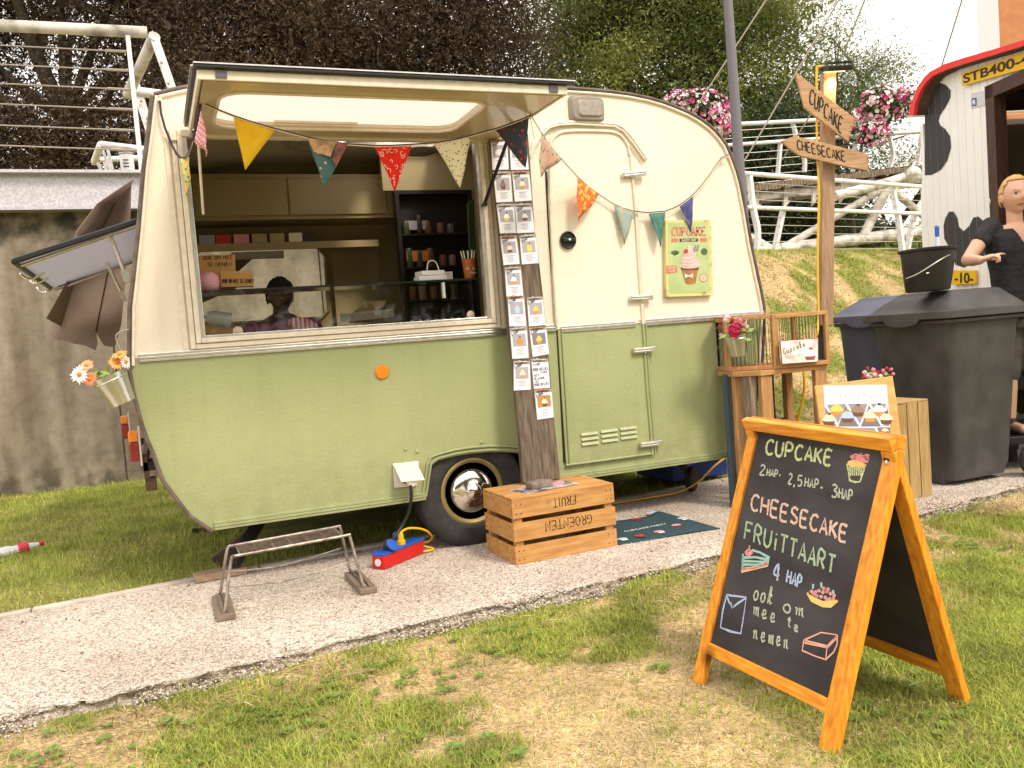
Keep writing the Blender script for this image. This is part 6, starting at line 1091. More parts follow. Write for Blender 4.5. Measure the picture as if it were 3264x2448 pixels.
mb = MB(); write(mb, 'Cupcake', (.08, .58), (.66, .30), (-.02, -.22), lambda a, b: f(a, b, .002), n, .005, rnd=0); mb.build('lettering', M('sign_olive', (.20, .17, .11), .6), t)
mb = MB(); write(mb, 'to note cake', (.12, .78), (.56, .70), (0, -.13), lambda a, b: f(a, b, .002), n, .0018, rnd=0); mb.build('small_lettering', PKP, t)
cupcake_print(f, n, t, .78, .68, .38, M('sign_brown', (.22, .05, .035), .5, col2=(.32, .09, .06), vs=90, stretch=(1, 1, .1)), WHT, REDP, 1.5)
# flowers
PET = {k: M('petal_'+k, c, .6) for k, c in dict(white=(.82, .78, .78), orange=(.80, .33, .10), coral=(.85, .30, .16), pink=(.78, .25, .33), palepink=(.82, .52, .52), red=(.55, .01, .04), crimson=(.42, .005, .06)).items()}
LGR = M('flower_leaf', (.14, .24, .05), .5, col2=(.22, .33, .08), vs=20); STEM = M('flower_stem', (.20, .30, .08), .6); CEN = M('flower_centre', (.70, .22, .04), .8); CEN2 = M('flower_centre_yellow', (.75, .5, .1), .8)
def daisy(par, c, n, r, m, np_=16, cen=CEN):
    n = V(n).normalized(); u = n.orthogonal().normalized(); w_ = n.cross(u); mb = MB(); mb.mi = 0
    for k in range(np_):
        a = 2*math.pi*k/np_; d = u*math.cos(a)+w_*math.sin(a); s = n.cross(d)*r*.17; l = r*random.uniform(.88, 1.08)
        mb.poly([c+d*r*.15-s*.5, c+d*l*.6-s+n*.004, c+d*l+n*random.uniform(-.006, .004), c+d*l*.6+s+n*.004, c+d*r*.15+s*.5])
    mb.mi = 1; mb.ball(c+n*.003, r*.24, 8); return mb.build('flower', [m, cen], par)
def rose(par, c, r, m):
    mb = MB()
    for k in range(34):
        d = V((random.gauss(0, 1), random.gauss(-.5, 1), random.gauss(.3, 1))).normalized(); u = d.orthogonal().normalized(); w_ = d.cross(u); a = random.random()*6; u, w_ = u*math.cos(a)+w_*math.sin(a), w_*math.cos(a)-u*math.sin(a); p = c+d*r*.86
        mb.poly([p-u*r*.42-d*r*.12, p-u*r*.2+w_*r*.3+d*r*.08, p+u*r*.2+w_*r*.3+d*r*.08, p+u*r*.42-d*r*.12, p-w_*r*.2-d*r*.15])
    mb.ball(c, r*.8, 10); return mb.build('flower', m, par)
def leafs(par, spots, s=.02):
    for p in spots:
        d = V((random.gauss(0, 1), random.gauss(0, .6), random.gauss(.2, .8))).normalized(); x_ = d.orthogonal().normalized()*s*.45; MB().poly([p-d*s, p-d*s*.2+x_, p+d*s, p-d*s*.2-x_]).build('leaf', LGR, par)
def stems(par, base, tips):
    mb = MB()
    for q in tips: mb.tube(smooth_pts([base, (base+q)/2+V((0, 0, .01)), q], 3), .0016, 5)
    mb.build('stems', STEM, par)
ZINC = M('zinc', (.55, .54, .50), .25, .9, col2=(.68, .66, .60), vs=9)
def pail(par, c0, ax, r0, r1, h, wire=None):
    ax = V(ax).normalized(); MB().lathe([(0, 0), (r0, 0), (r1, h), (r1+.003, h+.002), (r1-.003, h), (r0-.002, .004), (0, .004)], c0, 28, ax).build('pail', ZINC, par, smooth=True)
    MB().lathe([(r1*.93+.002, h*.8), (r1*.945+.003, h*.82), (r1*.955+.001, h*.84)], c0, 28, ax).build('band', ZINC, par); MB().lathe([(0, h*.8), (r1*.9, h*.8)], c0, 20, ax).build('soil', DKP, par)
    if wire: MB().tube(smooth_pts(wire, 5), .003, 6).build('hanger', CAB, par, smooth=True)
random.seed(5); yb = 4.07; cb0, ct0 = PY(267, 871, yb), PY(235, 811, yb); ax = (ct0-cb0); hh = ax.length
t = thing('flower_bucket', 'tilted zinc bucket with orange and white daisies hanging on the left end of the caravan', 'flower bucket', cb0); pail(t, cb0, ax, .050, .074, hh, [ct0+V((.075, 0, .02)), PY(262, 760, yb), PY(250, 728, yb), PY(264, 714, yb), PY(278, 712, yb)])
FLW = [(258, 767, 'orange', .038, (-.2, -.4, .9)), (252, 784, 'orange', .034, (.1, -.8, .3)), (271, 782, 'white', .034, (.7, -.6, 0)), (172, 809, 'white', .042, (-.5, -.9, .1)), (187, 790, 'coral', .032, (-.2, -.7, .6)), (193, 818, 'coral', .034, (.2, -.9, -.2))]
for x_, y_, m, r_, n in FLW: daisy(t, PY(x_, y_, yb-.05), n, r_, PET[m])
stems(t, ct0-ax.normalized()*.02, [PY(x_, y_+3, yb-.045) for x_, y_, *_ in FLW]); leafs(t, [PY(x_, y_, yb-.03+random.uniform(-.02, .02)) for x_, y_ in ((209, 806), (213, 812), (206, 815), (216, 800), (222, 810), (228, 806), (212, 820), (231, 800), (203, 808))], .026)
MB().bx(.0, .05, 4.2, 4.30, 1.13, 1.21).build('hanging_bracket', BLK, van)
yb = 3.88; cb0, ct0 = PY(1596, 768, yb), PY(1589, 722, yb); t = thing('flower_bucket', 'zinc bucket with red and pink flowers hooked on the wire cage box', 'flower bucket', cb0); ax = ct0-cb0; cb0 = cb0-ax*.0; pail(t, cb0, ax+V((0, 0, .01)), .042, .064, .118, [PY(1607, 722, yb), PY(1612, 695, yb), PY(1617, 680, 3.93)])
rose(t, PY(1586, 715, yb-.06), .040, PET['crimson'])
for x_, y_, m, r_ in ((1597, 693, 'pink', .020), (1582, 691, 'red', .014), (1570, 687, 'palepink', .02), (1566, 692, 'palepink', .014), (1587, 697, 'pink', .014), (1607, 702, 'pink', .014), (1613, 706, 'palepink', .016), (1555, 706, 'red', .010), (1557, 724, 'pink', .010), (1575, 703, 'pink', .011), (1600, 706, 'red', .012)): rose(t, PY(x_, y_, yb-.04+random.uniform(-.03, .03)), r_, PET[m])
stems(t, ct0, [PY(x_, y_, yb-.04) for x_, y_ in ((1566, 694), (1582, 694), (1555, 708), (1557, 725), (1613, 708), (1600, 700))]); leafs(t, [PY(x_+random.uniform(-3, 3), y_, yb-.04+random.uniform(-.03, .03)) for x_, y_ in ((1567, 698), (1573, 694), (1592, 703), (1600, 699), (1562, 727), (1607, 714), (1615, 720), (1622, 712), (1617, 733), (1623, 738), (1630, 707), (1572, 716), (1577, 724), (1604, 712), (1590, 688), (1600, 722))], .028)
# poster board leaning on the crate
pz = PF(1850, 960, 4.35); PBn = V((-.25, -1, .14)); PBP = Plane(PF(1850, 900, 4.42), PBn); PLY = wood('plywood', (.60, .29, .085), (.74, .42, .16), (2, 6, 9), .5, vs=3, bump=.1)
q = lambda x_, y_: (1518+x_/3.187, 643.8+y_/3.187)
bl = [(773, 605), (1040, 570), (1308, 537), (1340, 740), (1372, 1010), (1400, 1250), (850, 1300), (815, 900)]
t = thing('poster_board', 'leaning plywood board with a CUPCAKES photo poster behind the chalkboard', 'poster board', PBP(*q(1100, 1290))); MB().slab([PBP(*q(*p)) for p in bl], PBn, .014).build('board', PLY, t, bevel=.002)
f = quadmap([q(*p) for p in ((830, 603), (1266, 596), (1293, 930), (848, 930))], PBP, .002); n = PBn.normalized(); MB().slab([f(0, 0), f(1, 0), f(1, 1.15), f(0, 1.15)], n, .001).build('sheet', PAP, t)
mb = MB(); write(mb, 'CUPCAKES', (.17, .29), (.87, .25), (0, -.115), lambda a, b: f(a, b, .001), n, .0022, rnd=0); mb.build('title', GINK, t)
PHO = [M('poster_photo_a', (.30, .27, .31), .4), M('poster_photo_b', (.20, .17, .19), .4)]
ups = [(.02, .22, .0), (.22, .5, 1), (.36, .68, 0), (.52, .84, 1), (.70, .98, 0)]
tri = [([(.04, .40), (.34, .39), (.20, .80)], 0, ORP, YEP, None, (.19, .52)), ([(.33, .42), (.20, .86), (.52, .86)], 1, BRW, BLP, ORP, (.35, .66)), ([(.37, .39), (.68, .39), (.54, .80)], 0, BRW, M('print_mocha2', (.30, .20, .15), .5), BRW, (.52, .54)), ([(.70, .42), (.55, .86), (.86, .86)], 1, ORP, CRP, CRP, (.70, .66)), ([(.73, .39), (.97, .39), (.88, .78)], 0, ORP, WHT, DKP, (.85, .53)), ([(.01, .44), (.17, .85), (.01, .86)], 1, BRW, CRP, BRW, (.06, .72)), ([(.99, .46), (.99, .85), (.90, .84)], 1, BRW, CRP, BRW, (.95, .70))]
for pts, k, cup, ice, top_, (cx_c, cy_c) in tri: MB().poly([f(*p, .001) for p in pts]).build('photo', PHO[k], t); cupcake_print(f, n, t, cx_c, cy_c, .23, cup, ice, top_, 1.25, o=.002)
MB().poly([f(.04, .90, .001), f(.76, .89, .001), f(.80, 1.1, .001), f(.04, 1.1, .001)]).build('photo', PHO[0], t); MB().poly([f(.80, .88, .001), f(1, .88, .001), f(1, 1.1, .001), f(.84, 1.1, .001)]).build('photo', PHO[1], t); cupcake_print(f, n, t, .92, .95, .12, BRW, CRP, BRW, 1.1, o=.002)
CR2 = wood('crate_wood_old', (.30, .18, .07), (.47, .32, .14), (14, 14, 1.6), .75, vs=4, bump=.4, knots=4)
t = thing('slatted_crate', 'upright slatted wooden crate between the poster board and the black bin', 'crate', (3.73, 3.66, 0)); cx0, cx1, cy0, cy1, ch = 3.46, 3.957, 3.506, 3.80, .545; nsl = 6; wk = (cx1-cx0)/nsl
for k in range(nsl):
    MB().bx(cx0+wk*k+.003, cx0+wk*(k+1)-.003, cy0, cy0+.01, 0, ch-.012+random.uniform(-.003, .003)).build('slat', CR2, t, bevel=.0015); MB().bx(cx0+wk*k+.003, cx0+wk*(k+1)-.003, cy1-.01, cy1, 0, ch-.012).build('slat', CR2, t)
for k in range(4):
    y_ = cy0+.0+(cy1-cy0)*k/4; MB().bx(cx0, cx1, y_+.003, y_+(cy1-cy0)/4-.003, ch-.010, ch).build('top_slat', CR2, t, bevel=.0015); MB().bx(cx1-.009, cx1+.0, y_+.012, y_+(cy1-cy0)/4-.003, .0, ch-.012).build('side_slat', CR2, t)
yb = 3.62; cb0 = PY(1893, 858, yb); cb0.z = .547; t = thing('flower_pot', 'zinc pot of small pink and white flowers peeking over the poster board', 'flower bucket', cb0); pail(t, cb0, (0, 0, 1), .045, .062, .10)
for x_, y_, m, r_ in ((1874, 793, 'red', .010), (1886, 798, 'pink', .016), (1868, 803, 'palepink', .014), (1872, 808, 'palepink', .014), (1889, 808, 'palepink', .016), (1897, 803, 'red', .013), (1908, 799, 'pink', .013), (1913, 805, 'palepink', .011), (1916, 794, 'red', .011), (1925, 796, 'pink', .011), (1929, 806, 'pink', .011), (1880, 813, 'palepink', .013), (1903, 811, 'white', .012), (1864, 814, 'red', .010)): rose(t, PY(x_, y_+2, yb-.03+random.uniform(-.02, .02)), r_, PET[m])
stems(t, cb0+V((0, 0, .08)), [PY(x_, y_, yb-.03) for x_, y_ in ((1874, 795), (1887, 801), (1908, 801), (1925, 798), (1868, 806), (1929, 808))]); leafs(t, [PY(x_, y_, yb-.03) for x_, y_ in ((1880, 806), (1895, 812), (1905, 808), (1915, 809), (1870, 814), (1890, 816))], .018)
# ---------------- signpost with floodlight ----------------
SGT = 5.6; SGW = wood('sign_wood', (.32, .18, .085), (.50, .31, .16), (2, 2, 22), .7, vs=3, bump=.2, knots=2.4); PSW = wood('post_wood', (.26, .155, .09), (.44, .29, .175), (18, 18, 1.6), .75, vs=4, bump=.3, knots=2.5)
pb, ptp = PF(1775, 1040, SGT), PF(1789, 158, SGT); pb.z = 0; pbt = PF(1783, 704, SGT); dn = (ptp-pbt).normalized()
t = thing('signpost', 'wooden post with hand lettered CUPCAKE and CHEESECAKE arrows and a floodlight', 'signpost', pb)
sc = SGT/1853; mb = MB(); mb.bar(pbt, ptp, 27*sc, 22*sc, FWD); mb.build('post', PSW, t, bevel=.004)
MB().bar(pb+(pbt-pb)*0+V((0, .02, 0)), PF(1777, 560, SGT+.05), 16*sc, 16*sc, FWD).build('lower_post', BLK, t)
SGP = Plane(PF(1783, 300, SGT-.10), -FWD); SN = SGP.n
G_ = lambda x_, y_: (1423+x_/2.804, y_/2.804)
MB().slab([SGP(*G_(*p)) for p in ((828, 432), (970, 545), (1188, 718), (1150, 860), (884, 652))], SN, .022).build('arrow_board', SGW, t, bevel=.003, label='steeply tilted arrow board lettered CUPCAKE')
MB().slab([SGP(*G_(*p)) for p in ((742, 852), (818, 826), (900, 838), (1272, 934), (1270, 1034), (1150, 1012), (860, 945), (806, 912))], SN, .022).build('arrow_board', SGW, t, bevel=.003, label='arrow board pointing left lettered CHEESECAKE')
mb = MB(); write(mb, 'CUPCAKE', G_(912, 622), G_(1108, 808), tuple(np.array((8, -86))/2.804), lambda a, b: SGP(a, b, .001), SN, .010, rnd=.15); mb.build('lettering', M('burnt_black', (.02, .014, .01), .8), t); mb = MB(); write(mb, 'CHEESECAKE', G_(842, 905), G_(1132, 978), tuple(np.array((-6, -58))/2.804), lambda a, b: SGP(a, b, .001), SN, .0085, rnd=.15); mb.build('lettering', M('burnt_black', (.02, .014, .01), .8), t)
for p in ((1165, 765), (1160, 795), (1155, 830), (1265, 960)): MB().ball(SGP(*G_(*p), .002), .004, 6).build('nail', NAIL, t)
hp = PF(1800, 148, SGT-.03); R_ = Matrix((RGT, FWD, -DWN)).transposed() @ Matrix.Rotation(-.06, 3, 'Y') @ Matrix.Rotation(.32, 3, 'X')
fl = MB().box(PF(1808, 147, SGT-.08), (.155, .13, .035), R_).build('floodlight', BLK, t, bevel=.006); mb = MB(); [mb.box(PF(1812, 143, SGT-.03)+R_ @ V((-.06+.02*k, .0, .022)), (.004, .10, .014), R_) for k in range(7)]; mb.build('cooling_fins', BLK, fl)
MB().box(PF(1806, 148, SGT-.08)+R_ @ V((-.01, -.0, -.019)), (.105, .09, .003), R_).build('light_panel', M('warm_light', (1, .62, .22), .5, emit=3.0), fl); MB().bar(PF(1770, 152, SGT), PF(1800, 146, SGT-.03), .03, .012, (0, 0, 1)).build('bracket', BLK, t)
fd = bpy.data.lights.new('floodlight_lamp', 'SPOT'); fd.energy = 6; fd.color = (1, .65, .3); fd.spot_size = 2.0; fd.shadow_soft_size = .05; fo = bpy.data.objects.new('floodlight_lamp', fd); COL.objects.link(fo); fo.parent = t; fo.location = PF(1806, 152, SGT-.08)+R_ @ V((0, 0, -.03))-pb; fo.rotation_euler = (R_ @ V((0, 0, 1))).to_track_quat('Z', 'Y').to_euler()
MB().tube(smooth_pts([PF(1780, 146, SGT-.02), PF(1768, 144, SGT-.03), PF(1764, 160, SGT-.03), PF(1765, 300, SGT-.04), PF(1769, 420, SGT-.04), PF(1766, 560, SGT-.05), PF(1768, 690, SGT-.1), PF(1760, 740, SGT-.3), PF(1738, 790, SGT-.5), PF(1735, 860, SGT-.5), PF(1700, 1000, SGT-.4)], 4), .0075, 8).build('light_cable', YEL, tag=('yellow cable running down the signpost from the floodlight', 'cable'), smooth=True)
# ---------------- wheeled bins and black bucket ----------------
BNB = M('bin_black', (.046, .044, .045), .5, col2=(.072, .068, .068), vs=7, detail=8, bump=.06, bs=120); BNG = M('bin_blue', (.075, .078, .125), .5, col2=(.095, .098, .15), vs=5, bump=.06, bs=120)
def wheelie(label, x, y, m, rz=0, h=1.0):
    t = thing('wheelie_bin', label, 'wheelie bin', (x, y, 0), 'wheeled refuse bins standing together'); o = V((x, y, 0)); R = Matrix.Rotation(rz, 3, 'Z')
    def ring(x0, x1, y0, y1, z, r=.05, k=4):
        return [o+R @ V((cx+r*math.cos(a), cy+r*math.sin(a), z)) for cx, cy, a0 in ((x1-r, y1-r, 0), (x0+r, y1-r, 90), (x0+r, y0+r, 180), (x1-r, y0+r, 270)) for a in [math.radians(a0+i*90/k) for i in range(k+1)]]
    rings = [ring(.06, .50, .06, .50, .03), ring(.05, .53, .05, .52, .10), ring(.02, .60, .015, .575, .93), ring(.015, .61, .01, .58, .95), ring(-.015, .65, -.02, .60, .955), ring(-.015, .65, -.02, .60, .975)]
    n = len(rings[0]); mb = MB(); mb.add([p for r_ in rings for p in r_], [(i*n+k, i*n+(k+1) % n, (i+1)*n+(k+1) % n, (i+1)*n+k) for i in range(len(rings)-1) for k in range(n)]+[tuple(range(n))[::-1], tuple(range((len(rings)-1)*n, len(rings)*n))]); mb.build('body', m, t, smooth=True, bevel=.003)
    L2 = [ring(-.04, .68, -.035, .62, .98, .06), ring(-.05, .70, -.045, .625, .985, .06), ring(-.05, .70, -.045, .625, 1.022, .06), ring(-.04, .69, -.035, .615, 1.028, .06), ring(-.015, .67, -.01, .595, 1.03, .06), ring(.01, .65, .01, .575, 1.055, .07), ring(.05, .62, .04, .545, 1.09, .08), ring(.10, .60, .07, .515, 1.118, .08), ring(.115, .59, .085, .50, 1.128, .07), ring(.12, .585, .09, .495, 1.136, .07), ring(.135, .57, .105, .48, 1.142, .06), ring(.20, .5, .17, .42, 1.144, .05)]
    mb = MB(); mb.add([p for r_ in L2 for p in r_], [(i*n+k, i*n+(k+1) % n, (i+1)*n+(k+1) % n, (i+1)*n+k) for i in range(len(L2)-1) for k in range(n)]+[tuple(range(n))[::-1], tuple(range((len(L2)-1)*n, len(L2)*n))]); li = mb.build('lid', m, t, smooth=True)
    P = lambda a, b, c: o+R @ V((a, b, c)); mb = MB(); mb.slab([P(-.052, .16, .985), P(-.052, .43, .985), P(-.052, .40, .955), P(-.052, .34, .942), P(-.052, .25, .942), P(-.052, .19, .955)], R @ V((-1, 0, 0)), .02); mb.build('lid_grip', m, li, bevel=.004)
    mb = MB(); mb.tube(smooth_pts([P(.62, .02, .99), P(.78, .03, .97), P(.80, .08, .95), P(.80, .50, .95), P(.78, .56, .97), P(.62, .57, .99)], 4), .016, 8); mb.build('handle', m, t, smooth=True)
    for a in (-.02, .60): MB().lathe([(0, -.025), (.09, -.025), (.10, -.01), (.10, .01), (.09, .025), (0, .025)], P(.62, a, .10), 24, R @ V((0, 1, 0))).build('wheel', RUB, t, smooth=True)
    mb = MB(); mb.box(P(.10, .28, .045), (.10, .3, .09), R); mb.build('foot', m, t, bevel=.01)
    return t
wheelie('big black wheeled bin with a black bucket standing on its domed lid', 4.165, 3.525, BNB); wheelie('blue grey wheeled bin mostly hidden behind the black bin', 4.50, 4.165, BNG, rz=.03)
bk = PF(2004, 628, 5.02); bk.z = 1.145
t = thing('bucket', 'black plastic bucket with wire handle standing on the bin lid', 'bucket', bk); ub = RGT.copy(); ub.z = 0; ub.normalize()
MB().lathe([(0, .0), (.115, 0), (.122, .01), (.150, .225), (.163, .232), (.165, .245), (.152, .247), (.146, .23), (.116, .015), (0, .012)], bk, 32, (.07, .0, 1), sx=1.02, sy=.85, u=ub).build('body', BLK, t, smooth=True)
c0 = bk+V((0, 0, .225)); MB().tube(smooth_pts([PF(2070-8, 545, 4.95), PF(2046-13, 560, 4.86), PF(1985, 590, 4.86), PF(1957, 602, 4.9)], 4), .0035, 6).build('handle', CAB, t, smooth=True)
mb = MB(); mb.ribbon([PF(2001, 590, 4.86), PF(2007, 589, 4.86)], -FWD, .006); mb.build('scuff', WHT, t)
mb = MB(); p = PF(2025, 560, 5.05); q = PF(2024, 487, 5.05); mb.tube([p, q.lerp(p, .25)], .011, 10); st = mb.build('brush_handle', M('pale_blue_plastic', (.62, .66, .78), .4), tag=('white stick with a blue end standing up out of the black bucket', 'brush'), smooth=True); MB().tube([q.lerp(p, .34), q.lerp(p, .05), q], [.012, .013, .008], 10).build('blue_tip', BLU, st)
# ---------------- white wagon with cow spots and red roof ----------------
WC = PF(1998, 650, 7.5); wu = V((-.29, -.957, 0)).normalized(); wn = V((-.957, .29, 0)).normalized(); WP = Plane(WC, wn)
t = thing('white_wagon', 'white boarded wagon with black cow spots, red curved roof and yellow plates', 'wagon', V((WC.x, WC.y, 0))); WPT = M('wagon_white', (.82, .80, .77), .5, col2=(.86, .84, .81), vs=6, bump=.05, bs=60); WRD = M('roof_red', (.80, .05, .045), .35, col2=(.74, .045, .04), vs=8, coat=.3); WDK = M('spot_black', (.035, .033, .034), .55); DFR = wood('door_brown', (.045, .018, .012), (.09, .04, .028), (16, 16, 2), .5)
arcw = [(1998, 262), (2000, 225), (2006, 200), (2018, 180), (2034, 166), (2060, 153), (2100, 141), (2150, 127), (2212, 108)]
aw = [WP(*p) for p in arcw]; S_ = lambda p: (p-WC).dot(wu); pitch = .094
def roofz(s):
    for i in range(len(aw)-1):
        a, b = S_(aw[i]), S_(aw[i+1])
        if s <= b: return aw[i].z+(aw[i+1].z-aw[i].z)*(s-a)/(b-a) if b > a else aw[i].z
    return aw[-1].z+.1*(s-S_(aw[-1]))
dL_, dR_ = S_(WP(2143, 400)), S_(WP(2143, 400))+.78; s = 0.0; dtop = WP(2143, 183).z
while s < 3.0:
    e = s+pitch-.004; z1 = min(roofz(s+.002), 3.6)-.0; z1e = min(roofz(e), 3.6)
    if e < dL_ or s > dR_: MB().slab([WC+wu*s+V((0, 0, .45-WC.z)), WC+wu*e+V((0, 0, .45-WC.z)), WC+wu*e+V((0, 0, z1e-WC.z)), WC+wu*s+V((0, 0, z1-WC.z))], wn, .03).build('board', WPT, t, bevel=.003)
    else:
        s0_ = s; MB().slab([WC+wu*s+V((0, 0, dtop+.0-WC.z)), WC+wu*e+V((0, 0, dtop-WC.z)), WC+wu*e+V((0, 0, z1e-WC.z)), WC+wu*s+V((0, 0, z1-WC.z))], wn, .03).build('board', WPT, t, bevel=.003)
        if s < dL_: MB().slab([WC+wu*s+V((0, 0, .45-WC.z)), WC+wu*dL_+V((0, 0, .45-WC.z)), WC+wu*dL_+V((0, 0, dtop-WC.z)), WC+wu*s+V((0, 0, dtop-WC.z))], wn, .03).build('board', WPT, t)
    s += pitch
deep = -wn
MB().slab([WC+deep*.03+V((0, 0, .45-WC.z)), WC+deep*4+V((0, 0, .45-WC.z)), WC+deep*4+V((0, 0, aw[0].z-WC.z)), WC+deep*.03+V((0, 0, aw[0].z-WC.z))], -wu, .04).build('side_wall', WPT, t); MB().slab([WC+wu*.05+deep*.06+V((0, 0, .45-WC.z)), WC+wu*.05+deep*3.9+V((0, 0, .45-WC.z)), WC+wu*.05+deep*3.9+V((0, 0, aw[0].z-.05-WC.z)), WC+wu*.05+deep*.06+V((0, 0, aw[0].z-.05-WC.z))], wu, .01).build('inner_lining', M('wagon_inside', (.20, .16, .09), .7), t)
MB().slab([WC+wu*3.0+deep*.03+V((0, 0, .45-WC.z)), WC+wu*3.0+deep*4+V((0, 0, .45-WC.z)), WC+wu*3.0+deep*4+V((0, 0, roofz(2.99)-.1-WC.z)), WC+wu*3.0+deep*.03+V((0, 0, roofz(2.99)-.1-WC.z))], wu, .04).build('side_wall', WPT, t)
ra = [(1962.5, 250), (1967.6, 224), (1982, 187.5), (1994, 170), (2008.4, 155), (2039, 138.5), (2084, 124), (2145, 107), (2212, 86)]; ri = [(1973, 250), (1977, 224), (1990, 192), (2001, 177), (2012.5, 165), (2043, 150), (2084, 137), (2145, 119), (2212, 98)]
OV = .12; top_ = [WP(*p, OV) for p in ra]; low_ = [WP(*p, OV) for p in ri]; top_.append(top_[-1]+wu*.9+V((0, 0, .12))); low_.append(low_[-1]+wu*.9+V((0, 0, .12))); top_.append(top_[-1]+wu*.9-V((0, 0, .12))); low_.append(low_[-1]+wu*.9-V((0, 0, .12))); k = len(top_)
mb = MB(); mb.add(top_+low_+[p+deep*4.3 for p in top_]+[p+deep*.03 for p in low_], [(i, i+1, k+i+1, k+i) for i in range(k-1)]+[(i, 2*k+i, 2*k+i+1, i+1) for i in range(k-1)]+[(k+i, k+i+1, 3*k+i+1, 3*k+i) for i in range(k-1)]+[(0, k, 3*k, 2*k)]); mb.build('roof', WRD, t, smooth=True)
lo2 = [p+deep*.03 for p in low_]; mb = MB(); mb.add(lo2+[p+deep*(OV+3.8) for p in lo2], [(i, i+1, k+i+1, k+i) for i in range(k-1)]); mb.build('roof_soffit', DFR, t, smooth=True, solid=.01)
spot1 = [(1998, 200), (2008, 184), (2018, 178), (2029, 178), (2043, 183), (2054, 195), (2053.5, 212), (2043, 232), (2031, 250), (2028, 262), (2032, 271), (2043, 279), (2053, 294), (2055, 318), (2047, 347), (2033, 367), (2013, 378), (1998, 378.5)]
spot2 = [(2038.9, 487), (2042.6, 471), (2051, 457), (2060.8, 457), (2068.7, 471), (2072, 490), (2082.8, 499.5), (2095, 487), (2103, 470), (2114, 467.5), (2125, 477.5), (2127, 553), (2083, 578), (2064, 571.6), (2061, 553), (2040.4, 515)]
def spot(pts, nm):
    "paint divided by the board joints"
    S2 = [((WP(*p)-WC).dot(wu), WP(*p).z) for p in pts]; s = 0.0
    while s < 3.0:
        a, b = s, s+pitch-.004; poly = S2
        for lim, sg in ((a, 1), (b, -1)):
            out = []
            for i in range(len(poly)):
                p, q = poly[i], poly[(i+1) % len(poly)]; ip, iq = (p[0]-lim)*sg >= 0, (q[0]-lim)*sg >= 0
                if ip: out.append(p)
                if ip != iq: f_ = (lim-p[0])/(q[0]-p[0]); out.append((lim, p[1]+(q[1]-p[1])*f_))
            poly = out
            if not poly: break
        if len(poly) > 2: MB().sheet([[WC+wu*x_+V((0, 0, z_-WC.z))+wn*.003 for x_, z_ in poly]], wn, 0).build(nm, WDK, t)
        s += pitch
spot(spot1[:10]+[(1998, 262)], 'cow_spot'); spot([(1998, 262)]+spot1[9:], 'cow_spot'); spot(spot2, 'cow_spot')
dd = lambda s_, z_, o=0: WC+wu*s_+wn*o+V((0, 0, z_-WC.z))
for nm, a, b, c, d in (('door_frame', dL_, .45, dL_+.10, dtop), ('door_frame', dR_-.10, .45, dR_, dtop), ('door_frame', dL_, dtop-.10, dR_, dtop)):
    MB().slab([dd(a, b, .03), dd(c, b, .03), dd(c, d, .03), dd(a, d, .03)] if nm else 0, wn, .10).build(nm, DFR, t, bevel=.004)
WIN = M('wagon_inside', (.20, .16, .09), .7); MB().slab([dd(dL_-.6, .45, -1.6), dd(dR_+.6, .45, -1.6), dd(dR_+.6, 3.1, -1.6), dd(dL_-.6, 3.1, -1.6)], wn, .03).build('inner_wall', WIN, t)
MB().slab([dd(.05, .45, -.05), dd(2.9, .45, -.05), dd(2.9, .45, -4), dd(.05, .45, -4)], (0, 0, 1), .05).build('floor', DFR, t); MB().slab([dd(dL_-.2, 2.05, -1.1), dd(dR_+.3, 2.05, -1.1), dd(dR_+.3, 2.1, -1.1), dd(dL_-.2, 2.1, -1.1)], wn, .4).build('inner_shelf', M('shelf_grey', (.22, .20, .16), .6), t)
MB().lathe([(0, 0), (.10, 0), (.06, .15), (.11, .45), (0, .45)], dd(dL_+.35, 2.11, -.95), 16).build('dark_urn', BLK, t, smooth=True)
YPL = M('plate_yellow', (.78, .46, .015), .4, coat=.3); PBK = M('plate_black', (.03, .02, .012), .5)
def plate(q, txt, label, f0=.06, f1=.96):
    P = [WP(*p, .035) for p in q]; pl_ = MB().slab(P, wn, .02).build('number_plate', YPL, t, bevel=.002, label=label); ex_ = P[1]-P[0]; ey_ = P[0]-P[3]; mb = MB(); btext(mb, txt, P[3]+ex_*f0+ey_*.16+wn*.003, ex_*(f1-f0), ey_*.68, 1, .022); mb.build('lettering', PBK, pl_)
plate([(2076.8, 158), (2226, 108), (2226, 145), (2078, 185.5)], 'STB400-4', 'upper yellow plate lettered STB400-4', .03, .99)
plate([(2056, 584), (2106, 584), (2106, 613), (2056, 615)], '-10-', 'lower yellow plate with the number 10', .14, .94)
P = [WP(*p, .008) for p in ((2097.3, 202), (2140, 193), (2140, 224), (2097.3, 233.5))]; nn_ = MB().slab(P, wn, .006).build('notice', M('notice_grey', (.60, .59, .60), .5), t)
P2 = [P[0].lerp(P[3], .36)+(P[1]-P[0])*.05, P[0].lerp(P[3], .36)+(P[1]-P[0])*.30, P[0].lerp(P[3], .90)+(P[1]-P[0])*.30, P[0].lerp(P[3], .90)+(P[1]-P[0])*.05]; P2 = [p+wn*.002 for p in P2]; MB().poly(P2).build('blue_mark', M('sign_blue', (.03, .06, .32), .5), nn_)
mb = MB(); fq = lambda u, v: (P2[0]*(1-u)+P2[1]*u)*(1-v)+(P2[3]*(1-u)+P2[2]*u)*v+wn*.001; mb.ribbon([fq(.3, .85), fq(.3, .3), fq(.75, .3)], wn, .012); mb.ribbon([fq(.3, .55), fq(.7, .55), fq(.7, .85)], wn, .012); mb.build('mark', WHT, nn_)
MB().tube([WP(2137, 423, .02), WP(2139, 436, .035), WP(2138, 449, .01)], .004, 6).build('hook', WST, t)
